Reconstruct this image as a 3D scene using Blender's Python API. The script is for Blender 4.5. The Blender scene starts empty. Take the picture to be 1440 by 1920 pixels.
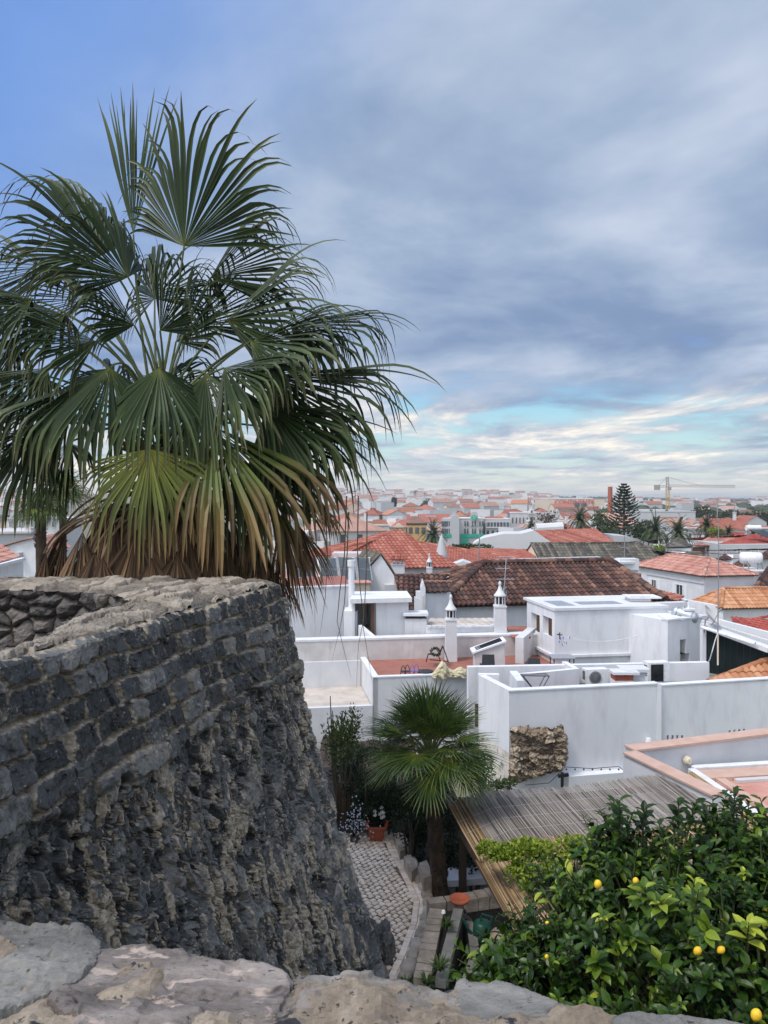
import bpy, math, random
import numpy as np
from mathutils import Vector, Matrix

# ------------------------------------------------------------------ camera, world, sun, exposure
SC = bpy.context.scene
COL = SC.collection
F, CX, HY = 1440.0, 720.0, 940.0          # focal length, centre column and horizon row of the 1440x1920 photo
cam_data = bpy.data.cameras.new("camera")
cam = bpy.data.objects.new("camera", cam_data)
COL.objects.link(cam)
cam.location = (0, 0, 0)                  # the eye; level
cam.rotation_euler = (math.radians(90), 0, 0)
cam_data.sensor_fit = 'VERTICAL'
cam_data.sensor_height = 36.0
cam_data.lens = 36.0 * F / 1920.0
cam_data.shift_y = -20.0 / 1920.0
cam_data.clip_start = 0.05
cam_data.clip_end = 40000
SC.camera = cam

SUN_EL, SUN_AZ = math.radians(58), math.radians(-125)   # azimuth from +Y, clockwise
sun_dir = Vector((math.sin(SUN_AZ) * math.cos(SUN_EL), math.cos(SUN_AZ) * math.cos(SUN_EL), math.sin(SUN_EL)))
sd = bpy.data.lights.new("sun", 'SUN')
sd.energy = 2.0
sd.angle = math.radians(14)
sd.color = (1.0, 0.94, 0.86)
sun = bpy.data.objects.new("sun", sd)
COL.objects.link(sun)
sun.rotation_euler = (-sun_dir).to_track_quat('-Z', 'Y').to_euler()

W = bpy.data.worlds.new("World")
SC.world = W
W.use_nodes = True
def build_world():
    nt = W.node_tree
    N, L = nt.nodes, nt.links
    for n in list(N):
        N.remove(n)
    out = N.new('ShaderNodeOutputWorld'); bg = N.new('ShaderNodeBackground')
    bg.inputs['Strength'].default_value = 0.1
    L.new(bg.outputs[0], out.inputs[0])
    sky = N.new('ShaderNodeTexSky'); sky.sky_type = 'NISHITA'; sky.sun_disc = False
    sky.sun_elevation = SUN_EL; sky.sun_rotation = SUN_AZ % (2 * math.pi)
    sky.air_density = 1.0; sky.dust_density = 0.6; sky.ozone_density = 1.5
    tc = N.new('ShaderNodeTexCoord')
    sep = N.new('ShaderNodeSeparateXYZ'); L.new(tc.outputs['Generated'], sep.inputs[0])
    def M(op, a, b=None, c=None, clamp=False):
        m = N.new('ShaderNodeMath'); m.operation = op; m.use_clamp = clamp
        for i, v in enumerate((a, b, c)):
            if v is None: continue
            if isinstance(v, (int, float)): m.inputs[i].default_value = v
            else: L.new(v, m.inputs[i])
        return m.outputs[0]
    def mix(f, a, b):
        m = N.new('ShaderNodeMix'); m.data_type = 'RGBA'
        if isinstance(f, (int, float)): m.inputs[0].default_value = f
        else: L.new(f, m.inputs[0])
        for i, v in ((6, a), (7, b)):
            if isinstance(v, tuple): m.inputs[i].default_value = (*v, 1)
            else: L.new(v, m.inputs[i])
        return m.outputs[2]
    def ramp(f, stops, interp='LINEAR'):
        r = N.new('ShaderNodeValToRGB'); r.color_ramp.interpolation = interp
        e = r.color_ramp.elements
        while len(e) < len(stops): e.new(0.5)
        for el, (p, c) in zip(e, stops):
            el.position = p; el.color = (*c, 1) if len(c) == 3 else c
        L.new(f, r.inputs[0]); return r.outputs[0]
    def sstep(x, a, b):
        m = N.new('ShaderNodeMapRange'); m.interpolation_type = 'SMOOTHSTEP'
        L.new(x, m.inputs[0]); m.inputs[1].default_value = a; m.inputs[2].default_value = b
        return m.outputs[0]
    X, Y, Z = sep.outputs
    zc = M('MAXIMUM', Z, 0.0)
    den = M('ADD', zc, 0.06)
    px = M('DIVIDE', X, den); py = M('DIVIDE', Y, den)
    cb = N.new('ShaderNodeCombineXYZ'); L.new(px, cb.inputs[0]); L.new(py, cb.inputs[1])
    def noise(sc, detail, rough, off, stretch=(1, 1, 1), dist=0.0):
        mp = N.new('ShaderNodeMapping'); mp.inputs['Location'].default_value = off; mp.inputs['Scale'].default_value = stretch
        L.new(cb.outputs[0], mp.inputs[0])
        n = N.new('ShaderNodeTexNoise'); n.inputs['Scale'].default_value = sc; n.inputs['Detail'].default_value = detail
        n.inputs['Roughness'].default_value = rough; n.inputs['Distortion'].default_value = dist
        L.new(mp.outputs[0], n.inputs['Vector']); return n.outputs[0]
    big = noise(0.55, 8, 0.55, (3.1, 1.7, 0), (1.0, 0.8, 1), 0.4)
    med = noise(1.3, 9, 0.54, (7.7, 4.2, 0), (1.0, 0.9, 1), 0.3)
    low = noise(0.62, 10, 0.66, (1.3, 9.4, 0), (1.1, 0.66, 1), 0.35)
    el = M('ARCSINE', Z)                                   # elevation, radians
    # a clearer patch high on the left of the view
    patch = M('MULTIPLY', sstep(M('SUBTRACT', M('MULTIPLY', el, 0.9), M('MULTIPLY', X, 1.0)), 0.38, 0.85), 0.80)
    # clouds of the upper deck: dark undersides, paler thin places
    deck = ramp(M('ADD', M('MULTIPLY', big, 0.66), M('MULTIPLY', med, 0.34)),
                [(0.32, (1.55, 2.25, 3.8)), (0.44, (2.0, 2.8, 4.4)), (0.51, (2.9, 3.75, 5.2)), (0.58, (4.2, 4.9, 6.2)), (0.68, (5.8, 6.3, 7.2))])
    blue = mix(0.6, sky.outputs[0], (1.35, 3.3, 8.6))
    cover = M('SUBTRACT', sstep(M('ADD', M('MULTIPLY', big, 0.6), M('MULTIPLY', med, 0.4)), 0.27, 0.42), M('MULTIPLY', patch, 1.0), clamp=True)
    cover = M('MAXIMUM', cover, 0.12)
    upper = mix(cover, blue, deck)
    # low band near the horizon: cyan gaps, cream and grey bars
    gap = ramp(sstep(el, 0.0, 0.18), [(0.0, (7.0, 7.4, 6.6)), (0.35, (5.0, 7.2, 7.2)), (0.7, (3.6, 6.4, 7.6)), (1.0, (2.6, 5.2, 8.2))])
    bars = ramp(low, [(0.36, (2.1, 2.8, 4.2)), (0.44, (2.9, 3.6, 4.9)), (0.50, (4.6, 5.1, 5.9)), (0.56, (7.0, 6.9, 6.8)), (0.63, (9.8, 9.2, 8.0))])
    lcover = sstep(M('ADD', low, M('MULTIPLY', med, 0.55)), 0.63, 0.84)
    lcover = M('SUBTRACT', 1.0, M('MULTIPLY', M('SUBTRACT', 1.0, lcover), 1.0))
    band = mix(M('MULTIPLY', M('SUBTRACT', 1.0, lcover), 0.9), bars, gap)
    warm = M('MULTIPLY', M('SUBTRACT', 1.0, sstep(el, 0.0, 0.055)), 0.55)
    band = mix(warm, band, (7.8, 7.5, 6.4))
    k = sstep(M('ADD', el, M('MULTIPLY', M('SUBTRACT', med, 0.5), 0.16)), 0.09, 0.175)
    skyc = mix(k, band, upper)
    # extra brightness added to the unseen sky overhead, left and behind, as fill light
    glow = M('ADD', M('ADD', M('MULTIPLY', X, -0.45), M('MULTIPLY', Y, -0.55)), M('MULTIPLY', Z, 0.75))
    g = M('ADD', 1.0, M('MULTIPLY', sstep(glow, 0.2, 0.9), 2.0))
    vm = N.new('ShaderNodeVectorMath'); vm.operation = 'SCALE'
    bright = mix(M('MULTIPLY', sstep(glow, 0.2, 0.8), 0.85), skyc, (4.3, 4.4, 4.6))
    L.new(bright, vm.inputs[0]); L.new(g, vm.inputs['Scale'])
    below = sstep(Z, -0.02, 0.0)
    L.new(mix(below, (2.6, 2.5, 2.3), vm.outputs[0]), bg.inputs['Color'])
build_world()

SC.view_settings.view_transform = 'Standard'
SC.view_settings.look = 'None'
SC.view_settings.exposure = 0.30
SC.view_settings.gamma = 1.0
SC.cycles.use_denoising = True
SC.cycles.max_bounces = 6
SC.cycles.diffuse_bounces = 3
SC.cycles.glossy_bounces = 2
SC.cycles.transparent_max_bounces = 6
SC.cycles.volume_bounces = 0

# ------------------------------------------------------------------ helpers
rng = np.random.default_rng(7)
random.seed(7)
UPV = Vector((0, 0, 1))
def at_y(px, py, Y): return Vector(((px - CX) / F * Y, Y, (HY - py) / F * Y))
def at_z(px, py, z):
    Y = z * F / (HY - py)
    return Vector(((px - CX) / F * Y, Y, z))
def zof(py, Y): return (HY - py) / F * Y

def tag(o, label=None, cat=None, group=None, kind=None):
    if label: o['label'] = label
    if cat: o['category'] = cat
    if group: o['group'] = group
    if kind: o['kind'] = kind
    return o
def empty(name, loc, label=None, cat=None, group=None, rz=0.0):
    o = bpy.data.objects.new(name, None); COL.objects.link(o)
    o.location = loc; o.rotation_euler = (0, 0, rz); o.empty_display_size = 0.2
    return tag(o, label, cat, group)
def local(root, p):
    """a world point in the frame of an (upright) root"""
    return root.matrix_basis.inverted() @ Vector(p)
def copy_tree(o, parent=None):
    c = o.copy(); COL.objects.link(c)
    if parent is not None: c.parent = parent
    for ch in list(o.children): copy_tree(ch, c)
    return c

class MB:
    """collects faces; build() links them as one mesh object"""
    def __init__(s, root=None):
        s.v = []; s.f = []; s.r = []; s.t = []; s.cur = 0.5; s.root = root
        s.inv = root.matrix_basis.inverted() if root is not None else None
    def add(s, pts, faces, rnd=None, tt=None):
        b = len(s.v)
        s.v.extend([tuple(p) for p in pts])
        s.f.extend([tuple(i + b for i in f) for f in faces])
        if rnd is None: s.r.extend([s.cur] * len(faces))
        elif isinstance(rnd, (int, float)): s.r.extend([rnd] * len(faces))
        else: s.r.extend(list(rnd))
        if tt is None: s.t.extend([0.0] * len(pts))
        elif isinstance(tt, (int, float)): s.t.extend([tt] * len(pts))
        else: s.t.extend(list(tt))
        return s
    def poly(s, *pts): return s.add(pts, [tuple(range(len(pts)))])
    def box(s, a, b, M=None):
        (x0, y0, z0), (x1, y1, z1) = a, b
        P = [Vector(p) for p in ((x0,y0,z0),(x1,y0,z0),(x1,y1,z0),(x0,y1,z0),(x0,y0,z1),(x1,y0,z1),(x1,y1,z1),(x0,y1,z1))]
        if M is not None: P = [M @ p for p in P]
        return s.add(P, [(0,3,2,1),(4,5,6,7),(0,1,5,4),(1,2,6,5),(2,3,7,6),(3,0,4,7)])
    def bar(s, p, q, w, h=None, up=UPV):
        """rectangular bar from p to q"""
        h = w if h is None else h
        p, q = Vector(p), Vector(q); d = (q - p)
        l = d.length
        if l < 1e-6: return s
        d.normalize(); up = Vector(up)
        if abs(d.dot(up)) > 0.99: up = Vector((0, 1, 0))
        sd = d.cross(up).normalized(); u = sd.cross(d)
        P = []
        for e in (p, q):
            for a, b in ((-1,-1),(1,-1),(1,1),(-1,1)): P.append(e + sd * (a * w / 2) + u * (b * h / 2))
        return s.add(P, [(0,1,2,3),(7,6,5,4),(0,4,5,1),(1,5,6,2),(2,6,7,3),(3,7,4,0)])
    def wall(s, p, q, th, z0, z1, z1b=None):
        """upright wall between two plan points, th thick towards the far side"""
        p = Vector((p[0], p[1], 0)); q = Vector((q[0], q[1], 0))
        d = (q - p).normalized(); n = Vector((-d.y, d.x, 0)) * th
        z1b = z1 if z1b is None else z1b
        a, b, c, e = p, q, q + n, p + n
        P = [(a.x,a.y,z0),(b.x,b.y,z0),(c.x,c.y,z0),(e.x,e.y,z0),(a.x,a.y,z1),(b.x,b.y,z1b),(c.x,c.y,z1b),(e.x,e.y,z1)]
        return s.add(P, [(0,3,2,1),(4,5,6,7),(0,1,5,4),(1,2,6,5),(2,3,7,6),(3,0,4,7)])
    def prism(s, pts, vec):
        """polygon swept along vec"""
        vec = Vector(vec); n = len(pts)
        P = [Vector(p) for p in pts] + [Vector(p) + vec for p in pts]
        F_ = [tuple(range(n)), tuple(range(2 * n - 1, n - 1, -1))]
        for i in range(n): F_.append((i, i + n, (i + 1) % n + n, (i + 1) % n))
        return s.add(P, F_)
    def tube(s, pts, r, n=6, cap=True, tt=None):
        pts = [Vector(p) for p in pts]; m = len(pts)
        rs = r if isinstance(r, (list, tuple)) else [r] * m
        P, T, Fc = [], [], []
        prev = None
        for i, p in enumerate(pts):
            d = (pts[min(i + 1, m - 1)] - pts[max(i - 1, 0)])
            if d.length < 1e-9: d = Vector((0, 0, 1))
            d.normalize()
            if prev is None:
                a = Vector((1, 0, 0)) if abs(d.x) < 0.8 else Vector((0, 1, 0))
                x = d.cross(a).normalized()
            else:
                x = (prev - d * prev.dot(d)).normalized()
            prev = x; y = d.cross(x)
            for k in range(n):
                an = 2 * math.pi * k / n
                P.append(p + (x * math.cos(an) + y * math.sin(an)) * rs[i]); T.append(0.0 if tt is None else tt[i])
        for i in range(m - 1):
            for k in range(n):
                Fc.append((i*n+k, i*n+(k+1)%n, (i+1)*n+(k+1)%n, (i+1)*n+k))
        if cap:
            Fc.append(tuple(range(n - 1, -1, -1))); Fc.append(tuple(range((m-1)*n, m*n)))
        return s.add(P, Fc, tt=T)
    def lathe(s, prof, c, n=16, axis=None, cap=True):
        c = Vector(c); R = Matrix.Identity(3)
        if axis is not None: R = Vector((0,0,1)).rotation_difference(Vector(axis)).to_matrix()
        P, Fc = [], []
        for r, z in prof:
            for k in range(n):
                a = 2 * math.pi * k / n
                P.append(c + R @ Vector((r * math.cos(a), r * math.sin(a), z)))
        m = len(prof)
        for i in range(m - 1):
            for k in range(n):
                Fc.append((i*n+k, i*n+(k+1)%n, (i+1)*n+(k+1)%n, (i+1)*n+k))
        if cap:
            Fc.append(tuple(range(n - 1, -1, -1))); Fc.append(tuple(range((m-1)*n, m*n)))
        return s.add(P, Fc)
    def grid(s, A, tt=None, rnd=None, flip=False):
        """A: (n,m,3) array of points"""
        n, m = A.shape[:2]
        i, j = np.meshgrid(np.arange(n - 1), np.arange(m - 1), indexing='ij')
        a = (i * m + j).ravel(); q = np.stack([a, a + m, a + m + 1, a + 1], 1)
        if flip: q = q[:, ::-1]
        return s.add(A.reshape(-1, 3).tolist(), q.tolist(), rnd=None if rnd is None else rnd, tt=None if tt is None else tt.ravel().tolist())
    def build(s, name, mat, parent=None, smooth=False, sharp=None):
        me = bpy.data.meshes.new(name)
        v = s.v
        root = parent
        while root is not None and root.parent is not None: root = root.parent
        if s.inv is not None:
            v = [tuple(s.inv @ Vector(p)) for p in v]
        me.from_pydata(v, [], s.f)
        at = me.attributes.new('rnd', 'FLOAT', 'FACE'); at.data.foreach_set('value', np.array(s.r, dtype=np.float32))
        if any(s.t):
            at = me.attributes.new('tt', 'FLOAT', 'POINT'); at.data.foreach_set('value', np.array(s.t, dtype=np.float32))
        if smooth: me.polygons.foreach_set('use_smooth', np.ones(len(me.polygons), dtype=bool))
        me.materials.append(mat); me.update()
        o = bpy.data.objects.new(name, me); COL.objects.link(o)
        if parent is not None: o.parent = parent
        return o

# ------------------------------------------------------------------ numpy noise
def _hash(ix, iy, seed):
    h = (ix.astype(np.int64) * 374761393 + iy.astype(np.int64) * 668265263 + seed * 1442695041) & 0xFFFFFFFF
    h = ((h ^ (h >> 13)) * 1274126177) & 0xFFFFFFFF
    h = (h ^ (h >> 16)) & 0xFFFFFFFF
    h = (h * 2246822519) & 0xFFFFFFFF
    return ((h ^ (h >> 15)) & 0xFFFFFF) / float(0xFFFFFF)
def vnoise(x, y, seed=0):
    ix, iy = np.floor(x), np.floor(y); fx, fy = x - ix, y - iy
    fx = fx * fx * fx * (fx * (fx * 6 - 15) + 10); fy = fy * fy * fy * (fy * (fy * 6 - 15) + 10)
    a = _hash(ix, iy, seed); b = _hash(ix + 1, iy, seed); c = _hash(ix, iy + 1, seed); d = _hash(ix + 1, iy + 1, seed)
    return (a * (1 - fx) + b * fx) * (1 - fy) + (c * (1 - fx) + d * fx) * fy
def fbm(x, y, oct=5, seed=0, gain=0.5):
    t = np.zeros_like(x, dtype=float); a = 1.0; n = 0.0
    for o in range(oct):
        t += a * vnoise(x * 2 ** o + 17.3 * o, y * 2 ** o - 9.1 * o, seed + o); n += a; a *= gain
    return t / n
def worley(x, y, seed=0, jit=0.9):
    """F1, F2, id-random, offset to the cell point"""
    ix, iy = np.floor(x), np.floor(y)
    f1 = np.full(x.shape, 9.0); f2 = np.full(x.shape, 9.0); rid = np.zeros(x.shape); ox = np.zeros(x.shape); oy = np.zeros(x.shape)
    for dx in (-1, 0, 1):
        for dy in (-1, 0, 1):
            cx, cy = ix + dx, iy + dy
            qx = cx + 0.5 + jit * (_hash(cx, cy, seed) - 0.5); qy = cy + 0.5 + jit * (_hash(cx, cy, seed + 77) - 0.5)
            d = np.hypot(x - qx, y - qy)
            m = d < f1
            f2 = np.where(m, f1, np.minimum(f2, d))
            rid = np.where(m, _hash(cx, cy, seed + 155), rid); ox = np.where(m, x - qx, ox); oy = np.where(m, y - qy, oy)
            f1 = np.where(m, d, f1)
    return f1, f2, rid, ox, oy
def sm(x, a, b):
    t = np.clip((x - a) / (b - a), 0, 1); return t * t * (3 - 2 * t)

# ------------------------------------------------------------------ materials
def new_mat(name):
    m = bpy.data.materials.new(name); m.use_nodes = True
    return m, m.node_tree.nodes, m.node_tree.links, m.node_tree.nodes['Principled BSDF']
def set_ramp(node, stops):
    e = node.color_ramp.elements
    while len(e) < len(stops): e.new(0.5)
    for el, (p, c) in zip(e, stops):
        el.position = p; el.color = (*c, 1)
def nmat(name, stops, scale=3.0, rough=0.8, bump=0.0, bscale=30.0, stretch=(1, 1, 1), spec=0.3, detail=7, metal=0.0, attr=None, amix=0.5, trans=0.0, per_obj=0.0, bdist=0.02, stain=None):
    """noise-driven colour; attr: face attribute mixed with the noise; stain=(colour, scale, lo, hi, stretch)"""
    m, N, L, b = new_mat(name)
    tc = N.new('ShaderNodeTexCoord'); mp = N.new('ShaderNodeMapping'); mp.inputs['Scale'].default_value = stretch
    L.new(tc.outputs['Object'], mp.inputs[0])
    if per_obj:
        oi = N.new('ShaderNodeObjectInfo'); cm = N.new('ShaderNodeCombineXYZ')
        mu = N.new('ShaderNodeMath'); mu.operation = 'MULTIPLY'; mu.inputs[1].default_value = 50; L.new(oi.outputs['Random'], mu.inputs[0])
        L.new(mu.outputs[0], cm.inputs[0]); L.new(cm.outputs[0], mp.inputs['Location'])
    no = N.new('ShaderNodeTexNoise'); no.inputs['Scale'].default_value = scale; no.inputs['Detail'].default_value = detail; no.inputs['Roughness'].default_value = 0.6
    L.new(mp.outputs[0], no.inputs['Vector'])
    fac = no.outputs[0]
    if attr or per_obj:
        mx = N.new('ShaderNodeMix'); mx.data_type = 'FLOAT'; mx.inputs[0].default_value = amix if attr else per_obj
        L.new(fac, mx.inputs[2])
        if attr:
            at = N.new('ShaderNodeAttribute'); at.attribute_name = attr; L.new(at.outputs['Fac'], mx.inputs[3])
        else:
            L.new(oi.outputs['Random'], mx.inputs[3])
        fac = mx.outputs[0]
    r = N.new('ShaderNodeValToRGB'); set_ramp(r, stops); L.new(fac, r.inputs[0])
    colr = r.outputs[0]
    if stain:
        sc_, s_scale, lo, hi, s_st = stain
        mp2 = N.new('ShaderNodeMapping'); mp2.inputs['Scale'].default_value = s_st; L.new(tc.outputs['Object'], mp2.inputs[0])
        n2 = N.new('ShaderNodeTexNoise'); n2.inputs['Scale'].default_value = s_scale; n2.inputs['Detail'].default_value = 8; n2.inputs['Roughness'].default_value = 0.65
        L.new(mp2.outputs[0], n2.inputs['Vector'])
        mr = N.new('ShaderNodeMapRange'); mr.inputs[1].default_value = lo; mr.inputs[2].default_value = hi; L.new(n2.outputs[0], mr.inputs[0])
        mc = N.new('ShaderNodeMix'); mc.data_type = 'RGBA'; L.new(mr.outputs[0], mc.inputs[0]); L.new(colr, mc.inputs[6]); mc.inputs[7].default_value = (*sc_, 1)
        colr = mc.outputs[2]
    L.new(colr, b.inputs['Base Color'])
    b.inputs['Roughness'].default_value = rough; b.inputs['Specular IOR Level'].default_value = spec; b.inputs['Metallic'].default_value = metal
    if bump:
        n3 = N.new('ShaderNodeTexNoise'); n3.inputs['Scale'].default_value = bscale; n3.inputs['Detail'].default_value = 6
        L.new(mp.outputs[0], n3.inputs['Vector'])
        bp = N.new('ShaderNodeBump'); bp.inputs['Strength'].default_value = bump; bp.inputs['Distance'].default_value = bdist
        L.new(n3.outputs[0], bp.inputs['Height']); L.new(bp.outputs[0], b.inputs['Normal'])
    if trans:
        tr = N.new('ShaderNodeBsdfTranslucent'); L.new(colr, tr.inputs[0])
        ms = N.new('ShaderNodeMixShader'); ms.inputs[0].default_value = trans
        L.new(b.outputs[0], ms.inputs[1]); L.new(tr.outputs[0], ms.inputs[2])
        L.new(ms.outputs[0], N['Material Output'].inputs[0])
    return m
def flat(name, c, rough=0.6, spec=0.3, metal=0.0, var=0.12):
    lo = tuple(x * (1 - var) for x in c); hi = tuple(min(1, x * (1 + var)) for x in c)
    return nmat(name, [(0.35, lo), (0.65, hi)], 6.0, rough, 0.05, 40, spec=spec, metal=metal)
def frond_mat(name, ramp_t, rough=0.5, trans=0.10, var=0.35):
    """colour along each leaf segment (tt), varied from segment to segment (rnd)"""
    m, N, L, b = new_mat(name)
    at = N.new('ShaderNodeAttribute'); at.attribute_name = 'tt'
    ar = N.new('ShaderNodeAttribute'); ar.attribute_name = 'rnd'
    r = N.new('ShaderNodeValToRGB'); set_ramp(r, ramp_t); L.new(at.outputs['Fac'], r.inputs[0])
    mr = N.new('ShaderNodeMapRange'); mr.inputs[3].default_value = 1 - var; mr.inputs[4].default_value = 1 + var; L.new(ar.outputs['Fac'], mr.inputs[0])
    vm = N.new('ShaderNodeVectorMath'); vm.operation = 'SCALE'; L.new(r.outputs[0], vm.inputs[0]); L.new(mr.outputs[0], vm.inputs['Scale'])
    L.new(vm.outputs[0], b.inputs['Base Color']); b.inputs['Roughness'].default_value = rough; b.inputs['Specular IOR Level'].default_value = 0.25
    tr = N.new('ShaderNodeBsdfTranslucent'); L.new(vm.outputs[0], tr.inputs[0])
    ms = N.new('ShaderNodeMixShader'); ms.inputs[0].default_value = trans
    L.new(b.outputs[0], ms.inputs[1]); L.new(tr.outputs[0], ms.inputs[2]); L.new(ms.outputs[0], N['Material Output'].inputs[0])
    return m
def stone_mat(name, stones, mortar, lichen=(0.42, 0.40, 0.33), lich=(0.60, 0.74), rough=0.6, nscale=9.0, gr=0.55):
    """stone colour by 'rnd2' (point), mortar by 'tt' (point)"""
    m, N, L, b = new_mat(name)
    tc = N.new('ShaderNodeTexCoord')
    at = N.new('ShaderNodeAttribute'); at.attribute_name = 'tt'
    ar = N.new('ShaderNodeAttribute'); ar.attribute_name = 'sid'
    def noise(s, d=8, r=0.65):
        n = N.new('ShaderNodeTexNoise'); n.inputs['Scale'].default_value = s; n.inputs['Detail'].default_value = d; n.inputs['Roughness'].default_value = r
        L.new(tc.outputs['Object'], n.inputs['Vector']); return n.outputs[0]
    n1 = noise(nscale)
    mx = N.new('ShaderNodeMix'); mx.data_type = 'FLOAT'; mx.inputs[0].default_value = gr; L.new(ar.outputs['Fac'], mx.inputs[2]); L.new(n1, mx.inputs[3])
    r = N.new('ShaderNodeValToRGB'); set_ramp(r, stones); L.new(mx.outputs[0], r.inputs[0])
    n2 = noise(nscale * 2.2)
    r2 = N.new('ShaderNodeValToRGB'); set_ramp(r2, mortar); L.new(n2, r2.inputs[0])
    # ragged mortar edge
    ad = N.new('ShaderNodeMath'); ad.operation = 'ADD'; L.new(at.outputs['Fac'], ad.inputs[0])
    n3 = noise(nscale * 3.5, 5)
    sb = N.new('ShaderNodeMath'); sb.operation = 'MULTIPLY_ADD'; sb.inputs[1].default_value = 1.3; sb.inputs[2].default_value = -0.65; L.new(n3, sb.inputs[0]); L.new(sb.outputs[0], ad.inputs[1])
    mr = N.new('ShaderNodeMapRange'); mr.inputs[1].default_value = 0.4; mr.inputs[2].default_value = 0.62; L.new(ad.outputs[0], mr.inputs[0])
    mc = N.new('ShaderNodeMix'); mc.data_type = 'RGBA'; L.new(mr.outputs[0], mc.inputs[0]); L.new(r.outputs[0], mc.inputs[6]); L.new(r2.outputs[0], mc.inputs[7])
    n4 = noise(nscale * 1.3, 10, 0.72)
    ml = N.new('ShaderNodeMapRange'); ml.inputs[1].default_value = lich[0]; ml.inputs[2].default_value = lich[1]; L.new(n4, ml.inputs[0])
    mc2 = N.new('ShaderNodeMix'); mc2.data_type = 'RGBA'; L.new(ml.outputs[0], mc2.inputs[0]); L.new(mc.outputs[2], mc2.inputs[6]); mc2.inputs[7].default_value = (*lichen, 1)
    n5 = noise(nscale * 5.5, 6, 0.75); ms = N.new('ShaderNodeMapRange'); ms.inputs[1].default_value = .60; ms.inputs[2].default_value = .68; L.new(n5, ms.inputs[0])
    mc3 = N.new('ShaderNodeMix'); mc3.data_type = 'RGBA'; L.new(ms.outputs[0], mc3.inputs[0]); L.new(mc2.outputs[2], mc3.inputs[6]); mc3.inputs[7].default_value = (*[x * .8 for x in lichen], 1)
    L.new(mc3.outputs[2], b.inputs['Base Color']); b.inputs['Roughness'].default_value = rough; b.inputs['Specular IOR Level'].default_value = 0.45
    bp = N.new('ShaderNodeBump'); bp.inputs['Strength'].default_value = 0.7; bp.inputs['Distance'].default_value = 0.012
    L.new(noise(nscale * 5, 6, 0.7), bp.inputs['Height']); L.new(bp.outputs[0], b.inputs['Normal'])
    return m
def set_point(o, name, arr):
    at = o.data.attributes.new(name, 'FLOAT', 'POINT'); at.data.foreach_set('value', np.asarray(arr, dtype=np.float32).ravel())

G = lambda v: (v, v, v)
M_ = {}
M_['plaster'] = nmat('white_plaster', [(0.3, (0.54, 0.55, 0.58)), (0.7, (0.64, 0.645, 0.66))], 1.3, 0.85, 0.12, 25, stain=((0.52, 0.52, 0.53), 1.8, 0.52, 0.80, (3, 3, 0.35)))
M_['plaster_clean'] = nmat('fresh_white_paint', [(0.3, (0.63, 0.645, 0.68)), (0.7, (0.70, 0.71, 0.73))], 0.9, 0.8, 0.10, 25, stain=((0.48, 0.485, 0.50), 1.3, 0.50, 0.85, (2.0, 2.0, 0.5)))
M_['plaster_grey'] = nmat('weathered_grey_plaster', [(0.3, (0.46, 0.44, 0.44)), (0.7, (0.60, 0.58, 0.57))], 1.6, 0.88, 0.15, 25, stain=((0.34, 0.33, 0.32), 1.8, 0.58, 0.85, (3, 3, 0.4)))
M_['plaster_old'] = nmat('old_stained_plaster', [(0.3, (0.34, 0.31, 0.28)), (0.48, (0.62, 0.58, 0.52)), (0.7, (0.74, 0.72, 0.69))], 1.7, 0.9, 0.5, 18, stain=((0.10, 0.09, 0.085), 2.6, 0.54, 0.68, (1, 1, 0.7)))
M_['cream'] = nmat('cream_plaster', [(0.3, (0.60, 0.52, 0.40)), (0.7, (0.68, 0.60, 0.48))], 1.0, 0.85)
M_['ochre'] = nmat('ochre_plaster', [(0.3, (0.48, 0.31, 0.13)), (0.7, (0.55, 0.37, 0.17))], 1.0, 0.85)
M_['town_white'] = nmat('town_white_plaster', [(0.25, (0.42, 0.43, 0.44)), (0.75, (0.66, 0.655, 0.65))], 0.35, 0.85, per_obj=0.6)
M_['town_grey'] = nmat('town_grey_render', [(0.25, (0.42, 0.43, 0.44)), (0.75, (0.55, 0.55, 0.56))], 0.35, 0.85, per_obj=0.6)
M_['town_warm'] = nmat('town_warm_plaster', [(0.25, (0.56, 0.42, 0.28)), (0.5, (0.62, 0.54, 0.42)), (0.75, (0.60, 0.40, 0.34))], 0.3, 0.85, per_obj=0.8)
def tile_mat(name, stops, lich=((0.20, 0.19, 0.15), 2.2, 0.56, 0.75)):
    return nmat(name, stops, 2.2, 0.85, 0.35, 60, attr='rnd', amix=0.62, stain=(lich[0], lich[1], lich[2], lich[3], (1, 1, 1)))
M_['tile_brown'] = tile_mat('old_brown_tile', [(0.15, (0.025, 0.016, 0.015)), (0.4, (0.065, 0.033, 0.027)), (0.6, (0.125, 0.062, 0.048)), (0.8, (0.24, 0.14, 0.10)), (0.95, (0.17, 0.05, 0.032))], ((0.05, 0.04, 0.038), 1.5, 0.5, 0.72))
M_['tile_red'] = tile_mat('red_tile', [(0.2, (0.20, 0.055, 0.038)), (0.5, (0.31, 0.10, 0.07)), (0.8, (0.42, 0.185, 0.135))], ((0.30, 0.14, 0.10), 1.2, 0.58, 0.85))
M_['tile_orange'] = tile_mat('orange_tile', [(0.2, (0.32, 0.13, 0.06)), (0.5, (0.44, 0.21, 0.11)), (0.8, (0.54, 0.32, 0.19))], ((0.38, 0.21, 0.12), 1.2, 0.6, 0.85))
M_['tile_pink'] = tile_mat('faded_pink_tile', [(0.2, (0.28, 0.13, 0.10)), (0.5, (0.42, 0.20, 0.16)), (0.8, (0.52, 0.31, 0.25))], ((0.36, 0.27, 0.22), 1.2, 0.56, 0.8))
M_['tile_grey'] = tile_mat('lichened_grey_tile', [(0.2, (0.035, 0.033, 0.03)), (0.5, (0.085, 0.078, 0.065)), (0.8, (0.17, 0.155, 0.12))], ((0.30, 0.27, 0.17), 1.6, 0.6, 0.8))
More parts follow.
